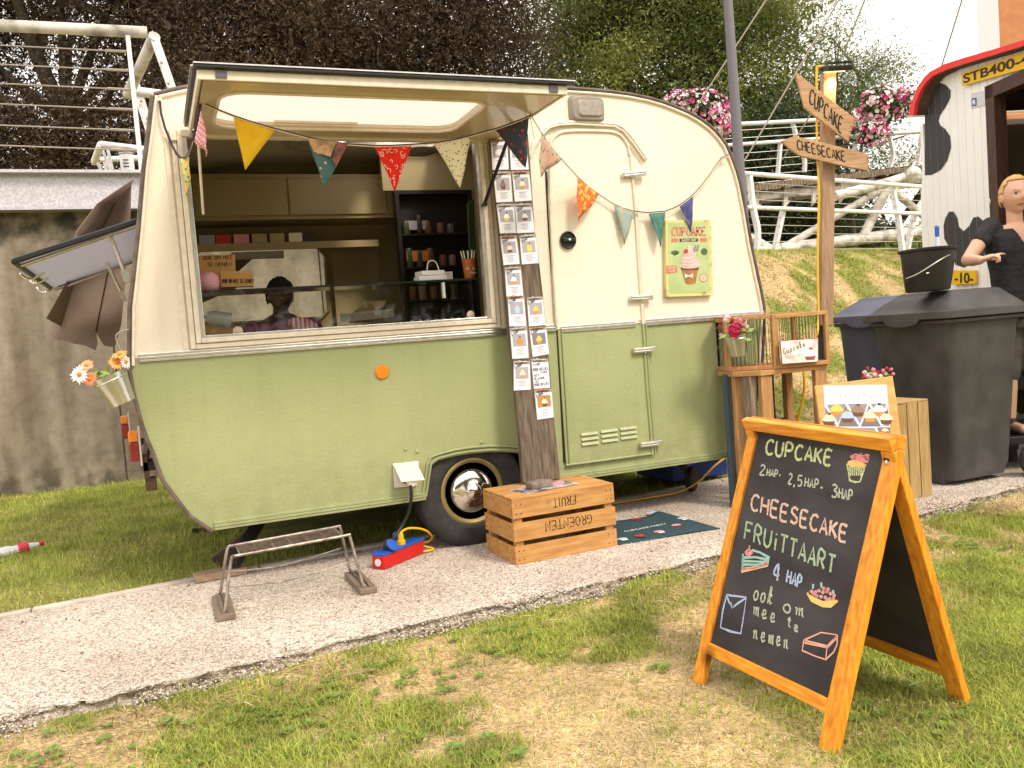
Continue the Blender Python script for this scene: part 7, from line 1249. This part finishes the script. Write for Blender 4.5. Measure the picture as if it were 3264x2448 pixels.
for s_ in (.3, 2.3): MB().lathe([(0, -.06), (.25, -.06), (.27, 0), (.25, .06), (0, .06)], dd(s_, .27, -.8), 24, wu).build('wheel', RUB, t, smooth=True)
# things right of the bin
def gz(x_, y_): return float(zg(x_, y_))
p = PF(2203, 780, 5.75); jt = V((p.x, p.y, .66)); t2 = thing('bench', 'low dark wooden bench carrying the white water tank, right behind the black bin', 'bench', V((jt.x, jt.y, 0))); Rb = Matrix((RGT, _r.cross(V((0, 0, 1)))*-1, V((0, 0, 1)))).transposed(); Rb = Matrix.Rotation(-YAW, 3, 'Z')
MB().box(jt+V((.15, 0, -.04)), (.7, .35, .06), Rb).build('seat', DFR, t2, bevel=.004); MB().box(jt+V((.15, 0, -.14)), (.66, .30, .12), Rb).build('apron', BLK, t2)
for a in (-.14, .42): MB().box(jt+Rb @ V((a, -.1, -.43)), (.05, .05, .46), Rb).build('leg', DFR, t2)
MB().lathe([(0, 0), (.14, 0), (.17, .02), (.18, .06), (.18, .30), (.16, .36), (.05, .38), (.05, .41), (0, .41)], jt+V((.10, .0, -.005)), 24, u=ub, sx=1.1).build('water_tank', M('tank_white', (.78, .76, .78), .35), tag=('white plastic water tank standing on the bench behind the black bin', 'water tank'), smooth=True)
p = PZ(2198, 966, 0); t2 = thing('plastic_stool', 'dark plastic stool with arched legs at the right edge of the picture', 'stool', p+V((.12, 0, 0))); c = p+V((.12, .0, 0))
MB().box(c+V((0, 0, .20)), (.34, .26, .03), Rb).build('seat', BNB, t2, bevel=.01)
for a in (-1, 1):
    for b in (-1, 1): MB().tube(smooth_pts([c+Rb @ V((a*.17, b*.12, 0)), c+Rb @ V((a*.15, b*.11, .1)), c+Rb @ V((a*.09, b*.09, .19))], 3), [.02]*3+[.024]*3+[.03], 8).build('leg', BNB, t2, smooth=True)
# trees behind the photographer, seen only as green reflections in the glass and chrome
crown_b = crown('hedge_trees', [(x_, -24+2*math.sin(x_), 5.5, 4.5, 2.5, 4.5) for x_ in range(-26, 30, 7)], 900, 40, .42, GR, 44, None, 1.1); crown_b['kind'] = 'stuff'; settag(crown_b, 'row of green trees behind the photographer, seen only as reflections in the glass', 'trees')
# ---------------- people ----------------
def capsule(mb, pts, rs, seg=12):
    P_ = [V(p) for p in pts]; mb.tube(P_, list(rs), seg)
    for p, r_ in zip(P_, rs): mb.ball(p, r_*.99, seg)
def loft(mb, rings, seg=20):
    "rings: (centre, half width, half depth, x axis, y axis)"
    vs = []
    for c, a, b, X, Y in rings: vs += [V(c)+V(X)*a*math.copysign(abs(math.cos(t_))**.8, math.cos(t_))+V(Y)*b*math.copysign(abs(math.sin(t_))**.8, math.sin(t_)) for t_ in [2*math.pi*k/seg for k in range(seg)]]
    n = len(rings); mb.add(vs, [(i*seg+k, i*seg+(k+1) % seg, (i+1)*seg+(k+1) % seg, (i+1)*seg+k) for i in range(n-1) for k in range(seg)]+[tuple(range(seg))[::-1], tuple(range((n-1)*seg, n*seg))])
def head_mesh(mb, c, X, Y, Z, s=1.0):
    "c centre; X to the person's right-hand side of the view, Y out of the face, Z up"
    seg, n = 40, 30; vs = []; fs = []
    for i in range(n+1):
        th = math.pi*i/n
        for k in range(seg):
            a = 2*math.pi*k/seg; x, y, z = math.sin(th)*math.cos(a), math.sin(th)*math.sin(a), math.cos(th); px_, py_, pz_ = x*.076, y*.092, z*.112
            if z < 0: px_ *= 1-.30*(-z)**1.5; py_ = py_*(1-.10*(-z)) if y > 0 else py_*(1-.45*(-z))
            if y < 0: py_ *= 1.08
            if y > .2:
                g = lambda cx, cz, sx, sz: math.exp(-((px_-cx)/sx)**2-((pz_-cz)/sz)**2)
                py_ += .016*g(0, -.022, .011, .018)+.010*g(0, -.004, .008, .018)-.010*(g(.030, .002, .016, .011)+g(-.030, .002, .016, .011))+.005*g(0, .026, .05, .010)+.004*(g(.034, -.028, .02, .02)+g(-.034, -.028, .02, .02))+.007*g(0, -.058, .020, .007)-.004*g(0, -.072, .02, .006)+.008*g(0, -.094, .022, .014)
            vs.append(c+(X*px_+Y*py_+Z*pz_)*s)
    for i in range(n): fs += [(i*seg+k, (i+1)*seg+k, (i+1)*seg+(k+1) % seg, i*seg+(k+1) % seg) for k in range(seg)]
    mb.add(vs, fs); R = Matrix((X, Y, Z)).transposed()
    for q in (-1, 1): mb.ball(c+(X*q*.078-Y*.005-Z*.012)*s, (.010*s, .020*s, .032*s), 12, R)
def hand(mb, w_, d, u, s=1.0, curl=.5, thumb=1, point=False):
    "w_ wrist, d along the hand, u palm normal; fingers curl towards u"
    d = V(d).normalized(); u = (V(u)-d*V(u).dot(d)).normalized(); x = d.cross(u); 
    R = Matrix((x, d, u)).transposed(); mb.ball(w_+d*.045*s, (.040*s, .052*s, .018*s), 12, R)
    for k, (o, l) in enumerate(((-.030, .068), (-.010, .078), (.011, .074), (.030, .058))):
        b = w_+d*.082*s+x*o*s; cu = curl*(.15 if (point and k == (0 if thumb > 0 else 3)) else 1); p = b; pts = [w_+d*.05*s+x*o*.8*s, b]; a = 0
        for j, fr in enumerate((.45, .32, .23)): a += cu*(.9 if j else .55); p = p+(d*math.cos(a)+u*math.sin(a))*l*fr*s; pts.append(p)
        capsule(mb, pts, [.010*s, .0098*s, .009*s, .008*s, .007*s], 8)
    tp_ = [w_+d*.015*s-x*.022*s*thumb, w_+d*.035*s-x*.045*s*thumb+u*.01*s, w_+d*.060*s-x*.055*s*thumb+u*.022*s, w_+d*.08*s-x*.048*s*thumb+u*.032*s]; capsule(mb, tp_, [.013*s, .012*s, .010*s, .008*s], 8)
def remesh(mb, name, mat, par, vox, paint=None, smooth=2, cut=None):
    tmp = mb.build('tmp', None, par); md = tmp.modifiers.new('r', 'REMESH'); md.mode = 'VOXEL'; md.voxel_size = vox; sm = tmp.modifiers.new('s', 'SMOOTH'); sm.factor = .5; sm.iterations = smooth
    dg = bpy.context.evaluated_depsgraph_get(); me = bpy.data.meshes.new_from_object(tmp.evaluated_get(dg)); bpy.data.objects.remove(tmp)
    me.materials.clear(); me.materials.append(mat); me.polygons.foreach_set('use_smooth', [True]*len(me.polygons)); ob = bpy.data.objects.new(name, me); COL.objects.link(ob); ob.parent = par; ob['_o'] = tuple(par['_o'])
    if cut:
        bm = bmesh.new(); bm.from_mesh(me); o_ = V(par['_o']); bmesh.ops.delete(bm, geom=[f_ for f_ in bm.faces if cut(f_.calc_center_median()+o_)], context='FACES'); bm.to_mesh(me); bm.free()
    if paint:
        n = len(me.vertices); co = np.empty(n*3, np.float32); me.vertices.foreach_get('co', co); co = co.reshape(-1, 3)+np.array(par['_o']); c = np.ones((n, 4), np.float32); c[:, :3] = paint(co)
        at = me.color_attributes.new('tint', 'FLOAT_COLOR', 'POINT'); at.data.foreach_set('color', c.ravel())
    return ob
SKIN = attr_mat('skin', .5, spec=.4, bump=.15, bs=160)
def face_paint(c, X, Y, Z, skin, s, lip, brow):
    Xa, Ya, Za, ca = [np.array(q) for q in (X, Y, Z, c)]
    def f(co):
        q = (co-ca)/s; x, y, z = q@Xa, q@Ya, q@Za; col = np.tile(np.array(skin), (len(co), 1)); fr = (y > .045)&(np.abs(z) < .12)
        def mixc(m, c2, k): col[m] = col[m]*(1-k)+np.array(c2)*k
        for sx in (-1, 1):
            mixc(fr & (((x-.030*sx)/.013)**2+((z-.004)/.0055)**2 < 1), (.55, .50, .45), .8); mixc(fr & (((x-.030*sx)/.006)**2+((z-.004)/.006)**2 < 1), (.03, .025, .02), .95)
            mixc(fr & (((x-.030*sx)/.016)**2+((z-.011)/.0025)**2 < 1), (.05, .03, .02), .8); mixc(fr & (((x-.032*sx)/.020)**2+((z-.024)/.0035)**2 < 1), brow, .7); mixc(fr & (((x-.04*sx)/.018)**2+((z+.03)/.02)**2 < 1), (.75, .30, .22), .15)
        mixc(fr & ((x/.024)**2+((z+.058)/.0065)**2 < 1), lip, .8); mixc(fr & ((x/.022)**2+((z+.058)/.0016)**2 < 1), (.12, .03, .03), .8); mixc(fr & (((np.abs(x)-.007)/.0035)**2+((z+.036)/.003)**2 < 1), (.15, .06, .04), .6)
        return col
    return f
# woman in black behind the bin
WT = 5.4; wb = PF(2205, 650, WT); fl_z = .22; wbase = V((wb.x, wb.y, fl_z)); rx = _r.copy(); fy = V((-math.sin(YAW), -math.cos(YAW), 0)); up = V((0, 0, 1))
step = thing('wagon_step', 'low black step on which the woman in black stands, hidden behind the bin', 'step', V((wb.x, wb.y, 0))); MB().box((wb.x+.1, wb.y+.1, .19), (.8, .6, .05), Rb).build('tread', BLK, step, bevel=.005)
for a in (-.3, .3):
    for b in (-.2, .2): MB().box(V((wb.x+.1, wb.y+.1, .083))+Rb @ V((a, b, 0)), (.05, .05, .165), Rb).build('leg', BLK, step)
t = thing('person', 'blonde woman in a black V-neck T-shirt talking behind the black bin', 'person', wbase)
Bd = lambda x, y, z: wbase+rx*x+fy*y+up*z
hc_ = PF(2193, 422, WT-.03); hX = rx.copy(); hY = (fy*math.cos(.10)-rx*math.sin(.10)).normalized(); hZ = hX.cross(hY)*-1; hZ = up*1.0; hY = (hY-up*.04).normalized(); hX = hY.cross(hZ).normalized()*(1 if hY.cross(hZ).dot(rx) > 0 else -1); hZ = hX.cross(hY).normalized(); hZ = hZ if hZ.z > 0 else -hZ
HS = 1.06; nk = PF(2192, 474, WT); shz = nk.z-.045
sR, sL = PF(2140, 488, WT), PF(2250, 484, WT); eR, eL = PF(2090, 562, WT-.06), PF(2292, 568, WT-.04); wR = PF(2118, 562, WT-.30); wL = PF(2268, 590, WT-.28)
hipz = wbase.z+.83; mb = MB(); head_mesh(mb, hc_, hX, hY, hZ, HS); ctr = V((nk.x, nk.y, 0))
cc = lambda z, dx=0: V((nk.x+rx.x*dx, nk.y+rx.y*dx, z))
torso = [(cc(nk.z-.03), .075, .06), (cc(nk.z-.06), .135, .085), (cc(nk.z-.10), .175, .10), (cc(nk.z-.19), .165, .115), (cc(nk.z-.32), .142, .10), (cc(nk.z-.42), .135, .095), (cc(nk.z-.53), .165, .11), (cc(nk.z-.62), .175, .115)]
loft(mb, [(c, a, b, rx, fy) for c, a, b in torso]); capsule(mb, [hc_-hZ*.06-hY*.02, nk-V((0, 0, .02)), cc(nk.z-.08)], [.046, .047, .058])
for s_, e_, w_ in ((sR, eR, wR), (sL, eL, wL)): capsule(mb, [s_, s_.lerp(e_, .5), e_, e_.lerp(w_, .35), w_], [.052, .046, .038, .038, .026])
hd_ = (PF(2142, 550, WT-.36)-wR).normalized(); hand(mb, wR, (rx*.75+fy*.55+up*.25), (-up*1.0+rx*.2), .92, 1.35, -1, point=True); hand(mb, wL, (wL-eL).normalized(), -up+rx*-.3, 1.0, .6, -1)
hipc = nk.z-.60
for q in (-1, 1):
    h_ = cc(hipc, .085*q); k_ = h_+V((0, 0, -(hipc-wbase.z)*.48))+rx*.01*q+fy*.02; a_ = V((k_.x, k_.y, wbase.z+.085)); capsule(mb, [h_, h_.lerp(k_, .5), k_, k_.lerp(a_, .35), a_], [.09, .078, .055, .052, .036]); capsule(mb, [a_-V((0, 0, .045)), a_+fy*.14-V((0, 0, .05))], [.034, .028])
remesh(mb, 'body', SKIN, t, .0065, face_paint(hc_, hX, hY, hZ, (.62, .36, .25), HS, (.48, .13, .12), (.30, .18, .09)))
mb = MB(); loft(mb, [(c, a+.014, b+.014, rx, fy) for c, a, b in torso[1:]]); TS = M('tshirt_black', (.014, .013, .015), .85, col2=(.022, .02, .024), vs=12, bump=.9, bs=13, dist=.03)
for s_, e_ in ((sR, eR), (sL, eL)): capsule(mb, [cc(nk.z-.08, .10*(1 if s_ is sL else -1)), s_, s_.lerp(e_, .42)], [.055, .058, .058])
def vcut(p):
    d = p-cc(nk.z); x_, y_, z_ = d.dot(rx), d.dot(fy), d.z
    return (y_ > 0 and abs(x_-.005) < .095*(1-(-z_-.02)/.185) and z_ > -.20) or (z_ > -.055 and abs(x_) < .10)
sh = remesh(mb, 'tshirt', TS, t, .0055, cut=vcut, smooth=5)
mb = MB(); loft(mb, [(cc(hipc+.04), .185, .125, rx, fy), (cc(hipc-.08), .19, .13, rx, fy)])
for q in (-1, 1): capsule(mb, [cc(hipc-.02, .088*q), cc(hipc-.36, .10*q)], [.105, .09])
remesh(mb, 'shorts', M('shorts_grey', (.07, .06, .058), .85, col2=(.10, .09, .085), vs=14, bump=.4, bs=20), t, .012)
def hair(name, c, X, Y, Z, s, par, m, keep, thick=.010, lumps=.004, sol=.008):
    mb = MB(); seg, n = 36, 24; pt_ = {}
    for i in range(n+1):
        th = math.pi*.80*i/n
        for k in range(seg):
            a = 2*math.pi*k/seg; x, y, z = math.sin(th)*math.cos(a), math.sin(th)*math.sin(a), math.cos(th)
            if not keep(x, y, z): continue
            r_ = 1+lumps*10*(noise.noise(V((x*9, y*3, z*9)))); pt_[(i, k)] = len(mb.v); mb.v.append(tuple(c+(X*x*(.076+thick)*r_+Y*(y*(.092+thick)*(1.10 if y < 0 else 1))*r_+Z*z*(.112+thick)*r_)*s))
    for i in range(n):
        for k in range(seg):
            q = [(i, k), (i+1, k), (i+1, (k+1) % seg), (i, (k+1) % seg)]
            if all(z_ in pt_ for z_ in q): mb.f.append(tuple(pt_[z_] for z_ in q)); mb.m.append(0)
    return mb.build(name, m, par, smooth=True, solid=sol)
BLN = M('hair_blonde', (.48, .27, .08), .5, col2=(.72, .48, .18), vs=9, stretch=(16, 16, 3), bump=.5, bs=18)
hair('hair', hc_, hX, hY, hZ, HS, t, BLN, lambda x, y, z: (z > .74 or (y < .30 and z > .10) or y < -.28) and not (z < -.55), .005, .003)
mb = MB(); bun = hc_-hY*.125+hZ*.045; mb.ball(bun, .036, 12); capsule(mb, [bun, bun-hZ*.05-hY*.01, bun-hZ*.09], [.026, .022, .012]); mb.build('hair_bun', BLN, t, smooth=True)
for q in (-1, 1): h_ = cc(0, .095*q); MB().lathe([(.045, 0), (.05, .03), (.042, .07), (.038, .09)], V((h_.x, h_.y, wbase.z))+fy*.02, 14, sy=1.5, u=rx).build('shoe', BLK, t, smooth=True)
# vendor inside the caravan
ht = 5.55; vc = PF(606, 640, ht); vX, vY = _r.copy(), V((.15, -1, 0)).normalized(); vX = V((-vY.y, vY.x, 0))*1; vX = vX if vX.x > 0 else -vX; vZ = V((.0, -.22, 1)).normalized(); vY = (vY-vZ*vY.dot(vZ)).normalized(); vX = vY.cross(vZ)*(1 if vY.cross(vZ).x > 0 else -1)
seat = V((vc.x+.02, vc.y+.12, .62)); t = thing('person', 'dark haired vendor in a magenta shirt bending over the counter inside the caravan', 'person', V((seat.x, seat.y, .31)))
mb = MB(); head_mesh(mb, vc, vX, vY, vZ, .98); vn_ = vc-vZ*.085-V((0, -.03, 0)); vcz = lambda z, dy=0: V((vn_.x+.01, vn_.y+.05+dy, z)); X1, Y1 = V((1, 0, 0)), V((0, -1, 0))
tor = [(vcz(vn_.z-.03), .07, .06), (vcz(vn_.z-.08), .16, .09), (vcz(vn_.z-.14), .195, .105), (vcz(vn_.z-.28, .03), .17, .115), (vcz(vn_.z-.42, .05), .155, .115), (vcz(vn_.z-.52, .06), .175, .13)]
loft(mb, [(c, a, b, X1, Y1) for c, a, b in tor]); capsule(mb, [vc-vZ*.06, vn_, vcz(vn_.z-.1)], [.052, .05, .06])
arms = []
for q in (-1, 1):
    s_ = vcz(vn_.z-.12)+X1*.19*q; e_ = s_+V((.07*q, -.12, -.24)); w_ = e_+V((-.10*q, -.24, .02)); arms.append((s_, e_)); capsule(mb, [s_, s_.lerp(e_, .5), e_, e_.lerp(w_, .4), w_], [.05, .045, .038, .036, .026]); hand(mb, w_, V((-.2*q, -1, 0)), V((0, 0, -1)), .95, .5, q)
hp_ = vcz(vn_.z-.52, .07)
for q in (-1, 1): a = hp_+X1*.09*q; b = a+V((.03*q, -.38, -.02)); c = V((b.x, b.y+.05, .40)); capsule(mb, [a, b, c], [.085, .062, .04]); capsule(mb, [c-V((0, 0, .035)), c+V((0, -.14, -.04))], [.035, .028])
remesh(mb, 'body', SKIN, t, .0075, face_paint(vc, vX, vY, vZ, (.11, .048, .028), .98, (.12, .04, .035), (.015, .01, .008)))
mb = MB(); loft(mb, [(c, a+.014, b+.014, X1, Y1) for c, a, b in tor[1:]])
for s_, e_ in arms: capsule(mb, [s_, s_.lerp(e_, .6)], [.065, .058])
remesh(mb, 'shirt', M('magenta_cloth', (.16, .02, .06), .85, col2=(.22, .03, .09), vs=14, bump=.4, bs=20), t, .011)
mb = MB(); loft(mb, [(hp_+V((0, 0, .05)), .185, .14, X1, Y1), (hp_-V((0, 0, .05)), .19, .15, X1, Y1)]); [capsule(mb, [hp_+X1*.09*q, hp_+X1*.12*q+V((0, -.36, -.02)), V((hp_.x+.12*q, hp_.y-.33, .45))], [.1, .075, .055]) for q in (-1, 1)]; remesh(mb, 'trousers', M('trousers_dark', (.02, .022, .035), .85), t, .012)
hair('hair', vc, vX, vY, vZ, .98, t, M('hair_black', (.010, .008, .007), .7, bump=.9, bs=90), lambda x, y, z: z > .34 or (y < -.1 and z > -.45), .014, .006)
sq = V((hp_.x, hp_.y+.02, 0)); t = thing('stool', 'dark stool under the seated vendor inside the caravan', 'stool', (sq.x, sq.y, .31)); MB().lathe([(0, hp_.z-.16), (.17, hp_.z-.16), (.17, hp_.z-.11), (0, hp_.z-.11)], sq, 20).build('seat', BLK, t)
for a in range(4): MB().tube([sq+V((.16*math.cos(a*1.57), .16*math.sin(a*1.57), .31)), sq+V((.11*math.cos(a*1.57), .11*math.sin(a*1.57), hp_.z-.16))], .014, 6).build('leg', BLK, t)
# ---------------- goods inside the caravan ----------------
KR = M('cardboard', (.50, .27, .085), .8, col2=(.56, .31, .11), vs=6)
zt_ = 1.387; MRK = M('marker_black', (.03, .02, .015), .8)
def iq(px, py, y): return PY(px, py, y)
def cardbox(label, q, y, dep, lines):
    P = [iq(*p, y) for p in q]; t = thing('takeaway_box', label, 'cardboard box', (P[3]+P[2])/2, 'takeaway boxes on the glass case'); MB().slab(P, nY, dep).build('box', KR, t, bevel=.003); f = lambda a, b: iq(a, b, y-.0015); mb = MB()
    for s, b0, b1, u in lines: write(mb, s, b0, b1, u, f, nY, .0035, rnd=.2, curve=False)
    mb.build('lettering', MRK, t); return t
cardbox('brown takeaway box lettered in two lines OOK OM MEE TE NEMEN', [(455, 549), (566, 548) if 0 else (507, 549), (510, 616), (457, 617)], 4.48, .06, [('OOK OM MEE', (438+28, 561), (502, 560), (1, -7)), ('TE NEMEN', (473, 575.5), (500, 575), (1, -7))]) if 0 else cardbox('brown takeaway box lettered in two lines OOK OM MEE TE NEMEN', [(430, 552), (508, 549), (510, 624), (433, 628)], 4.49, .05, [('OOK OM MEE', (438, 561), (502, 560), (1, -8)), ('TE NEMEN', (447, 576), (499, 575), (1, -8))])
cardbox('smaller takeaway box lettered in one line OOK OM MEE TE NEMEN', [(475, 584), (546, 587), (549, 618.5), (478, 621)], 4.40, .05, [('OOK OM MEE TE NEMEN', (480, 611), (547, 611), (1, -8))])
lc = iq(450, 606, 4.36); PLN = M('lantern_pink', (.72, .36, .42), .7); MB().lathe([(.022, -.047)]+[(.052*math.cos(a)**.6*(1 if k % 2 else .95), .047*math.sin(a)) for k, a in enumerate([math.radians(-62+i*8.8) for i in range(15)])]+[(.022, .047)], V((lc.x, lc.y, 1.386+.047)), 24).build('paper_lantern', PLN, tag=('round pink ribbed paper lantern on the glass case, left corner', 'lantern'), smooth=True)
c = iq(1014, 592, 4.33); c.z = 1.387; t = thing('coffee_cup', 'orange brown paper cup full of white stirring sticks on the display case', 'cup', c); CUPM = M('cup_orange', (.46, .14, .035), .5, col2=(.38, .10, .03), vs=20); MB().lathe([(0, 0), (.026, 0), (.037, .105), (.039, .107), (.036, .107), (.026, .01), (0, .01)], c, 24).build('cup', CUPM, t, smooth=True)
mb = MB(); [mb.tube([c+V((.012*math.cos(a), .012*math.sin(a), .02)), c+V((.04*math.cos(a), .03*math.sin(a), .15+.02*math.sin(a*5)))], .0028, 6) for a in [k*.63 for k in range(10)]]; mb.build('stirrers', WHT, t)
def cupf(a, b): x = (a-1014)/14.5; p = c+V((.036*x, -.0385*math.sqrt(max(0, 1-x*x*.8)), 0)); return V((p.x, p.y, c.z+(592-b)/51*.105))
mb = MB(); write(mb, 'coffee', (1002, 569), (1022, 569), (0, -9), lambda a, b: cupf(a, b)+V((0, -.0015, 0)), nY, .0022, rnd=0); write(mb, 'tea', (1010, 580), (1024, 580), (0, -8), lambda a, b: cupf(a, b)+V((0, -.0025, 0)), nY, .0022, rnd=0); mb.build('lettering', WHT, t)
GL['f'] = "3,5.6 2,6 1.3,5 1.3,0|.3,3.4 2.6,3.5"
c = iq(928, 590, 4.36); c.z = 1.388; t = thing('napkin_pack', 'stack of white flat cartons with a coiled white cord on the display case', 'carton', c)
for k in range(2): MB().box(c+V((0, 0, .014+.026*k)), (.15-.02*k, .10, .024), Matrix.Rotation(.1*k, 3, 'Z')).build('carton', WHT, t, bevel=.003)
MB().tube(smooth_pts([c+V((-.02, -.02, .055)), c+V((-.01, -.03, .10)), c+V((.03, -.02, .10)), c+V((.05, -.01, .055))], 5), .003, 6).build('cord', WHT, t)
mb = MB(); [mb.box(c+V((.06+.008*k, -.02, .02)), (.002, .06, .045)) for k in range(7)]; mb.build('sleeves', WHP, t)
# goods below, behind the glass
c = iq(467, 688, 4.40); t = thing('clip_lamp', 'small white clip lamp shade lying sideways inside the display case', 'lamp', c); d = V((1, .1, -.22)).normalized(); MB().lathe([(0, -.05), (.022, -.045), (.034, -.02), (.036, .01), (.038, .065), (.036, .065), (.032, -.01), (0, -.04)], c, 24, d).build('lamp_shade', M('lamp_white', (.62, .62, .66), .3), t, smooth=True); MB().tube([c-d*.05, c-d*.11], .007, 8).build('arm', SILV, t)
MB().bx(.235, .38, 4.40, 4.50, 1.166, 1.25).build('carton', KR, tag=('small brown carton standing under the clip lamp', 'carton'), bevel=.002)
q = iq(640, 704, 4.42); t = thing('striped_bag', 'pink and white striped paper bag lying on the counter before the vendor', 'paper bag', q); STR = bpy.data.materials.new('stripes'); STR.use_nodes = True; tr_ = STR.node_tree; wv = tr_.nodes.new('ShaderNodeTexWave'); wv.inputs['Scale'].default_value = 14; tcx = tr_.nodes.new('ShaderNodeTexCoord'); tr_.links.new(tcx.outputs['Object'], wv.inputs[0]); r_ = tr_.nodes.new('ShaderNodeValToRGB'); r_.color_ramp.interpolation = 'CONSTANT'; r_.color_ramp.elements[0].color = (.62, .04, .12, 1); r_.color_ramp.elements[1].position = .5; r_.color_ramp.elements[1].color = (.72, .62, .6, 1); tr_.links.new(wv.outputs['Fac'], r_.inputs[0]); tr_.links.new(r_.outputs[0], tr_.nodes['Principled BSDF'].inputs['Base Color'])
mb = MB(); P = [iq(*p, 4.42) for p in ((622, 690), (642, 682), (668, 688), (690, 702), (684, 712), (640, 714))]; mb.slab(P, V((0, -1, .4)), .05); mb.build('bag', STR, t, bevel=.006)
q = iq(792, 690, 4.46); t = thing('bread_bag', 'brown paper bag with a crumpled white napkin behind the koffie sign', 'paper bag', q); MB().slab([iq(*p, 4.46) for p in ((752, 680), (795, 652), (826, 652), (812, 676), (800, 690), (756, 692))], V((0, -1, .3)), .05).build('bag', M('kraft', (.45, .30, .14), .85), t, bevel=.008); MB().slab([iq(*p, 4.455) for p in ((790, 650), (836, 648), (830, 662), (812, 672), (806, 660))], V((0, -1, .3)), .02).build('napkin', M('napkin', (.70, .50, .42), .9), t, bevel=.004)
q4 = [(734, 678), (850, 667), (852, 684), (736, 697)]; f = lambda u, v, o=0: (iq(*q4[0], 4.33)*(1-u)+iq(*q4[1], 4.33)*u)*(1-v)+(iq(*q4[3], 4.33)*(1-u)+iq(*q4[2], 4.33)*u)*v+V((0, -o, 0)); t = thing('koffie_sign', 'clear strip sign with mirrored pink and green letters standing behind the glass', 'sign', f(.5, 1)); MB().slab([f(0, 0), f(1, 0), f(1, 1), f(0, 1)], nY, .003).build('strip', M('sign_clear', (.45, .42, .36), .4, alpha=.8), t)
mb = MB(); write(mb, 'KOFFIE', (.62, .82), (.16, .82), (0, -.62), lambda a, b: f(a, b, .002), nY, .004, rnd=0, curve=False); mb.build('lettering', M('letter_pink', (.50, .16, .24), .7), t); mb = MB(); write(mb, 'CREPES', (.97, .82), (.68, .82), (0, -.62), lambda a, b: f(a, b, .002), nY, .004, rnd=0, curve=False); mb.build('lettering', M('letter_green', (.22, .32, .18), .7), t)
for k, (px_, m) in enumerate(((445, PBG), (480, REDP), (519, PKP), (558, INT), (596, INT), (637, CRP), (664, BRW))):
    c = iq(px_, 509, YB-.25); c.z = 1.789; MB().box(c+V((0, 0, .03)), (.095, .10, .06)).build('box', m if k < 6 else DKP, tag=(['grey box leftmost on the inner shelf', 'box with red print on the inner shelf', 'pinkish box third from the left on the inner shelf', 'beige box fourth from the left on the inner shelf', 'beige box fifth from the left on the inner shelf', 'pale box sixth from the left on the inner shelf', 'dark box rightmost on the inner shelf'][k], 'box', 'boxes on the inner shelf'), bevel=.004)
q = iq(500, 553, 5.2); MB().slab([iq(*p, 5.3) for p in ((424, 556), (613, 541), (613, 557), (424, 566))] if 0 else [iq(*p, 5.3) for p in ((500, 545), (613, 541), (614, 557), (500, 560))], nY, .03).build('light_strip', M('strip_grey', (.20, .18, .15), .4, .5), van, bevel=.003)
mb = MB(); mb.sheet([[PY(*p, YB-.06) for p in ((424, 555), (550, 555), (500, 600), (470, 640), (424, 660))]], nY, .01); mb.build('curtain', M('curtain_brown', (.12, .09, .05), .9), van)
random.seed(9)
for k in range(26):
    sh_ = [.912, 1.132, 1.352, 1.572, 1.792][k % 5]; x_ = 1.64+.075*(k//5)+random.uniform(0, .02); hgt = random.uniform(.05, .12)
    m = [BRW, DKP, M('jar_grey', (.09, .08, .08), .4), M('jar_rust', (.16, .06, .02), .4), M('jar_tan', (.20, .15, .10), .4), M('jar_green', (.05, .06, .02), .4)][random.randint(0, 5)]
    MB().lathe([(0, 0), (.026, 0), (.028, .01), (.026, hgt), (.02, hgt+.012), (0, hgt+.014)], (x_, 5.585, sh_), 12).build('jar', m, tag=('small jar on the %s shelf of the dark cupboard, %s from the left' % (['lowest', 'second', 'third', 'fourth', 'top'][k % 5], ['first', 'second', 'third', 'fourth', 'fifth', 'sixth'][k//5]), 'jar', 'jars in the dark cupboard'), smooth=True)
MB().box((1.70, 5.585, 1.645), (.15, .04, .07)).build('box', ORP, tag=('orange box on the second shelf of the dark cupboard', 'box')); MB().box((1.72, 5.585, 1.85), (.14, .04, .06)).build('box', PBG, tag=('grey carton on the top shelf of the dark cupboard', 'box'))
MB().slab([iq(*p, 4.9) for p in ((1012, 440), (1024, 430), (1030, 590), (1018, 590))], nY, .03).build('apron', M('apron_green', (.05, .09, .025), .9), tag=('dark green cloth hanging inside at the right end of the serving window', 'cloth'))
for k in range(8): c = iq(890+k*17, 686, 4.36); c.z = 1.166; MB().lathe([(0, 0), (.010, 0), (.012, .015), (.006, .022), (0, .024)], c, 10).build('cream_cup', CRP, tag=('tiny cream cup, %s from the left in the row behind the window glass' % ['first', 'second', 'third', 'fourth', 'fifth', 'sixth', 'seventh', 'last'][k], 'cup', 'tiny cups behind the window glass'), smooth=True)
for o in list(bpy.data.objects):
    if '_o' in o: del o['_o']
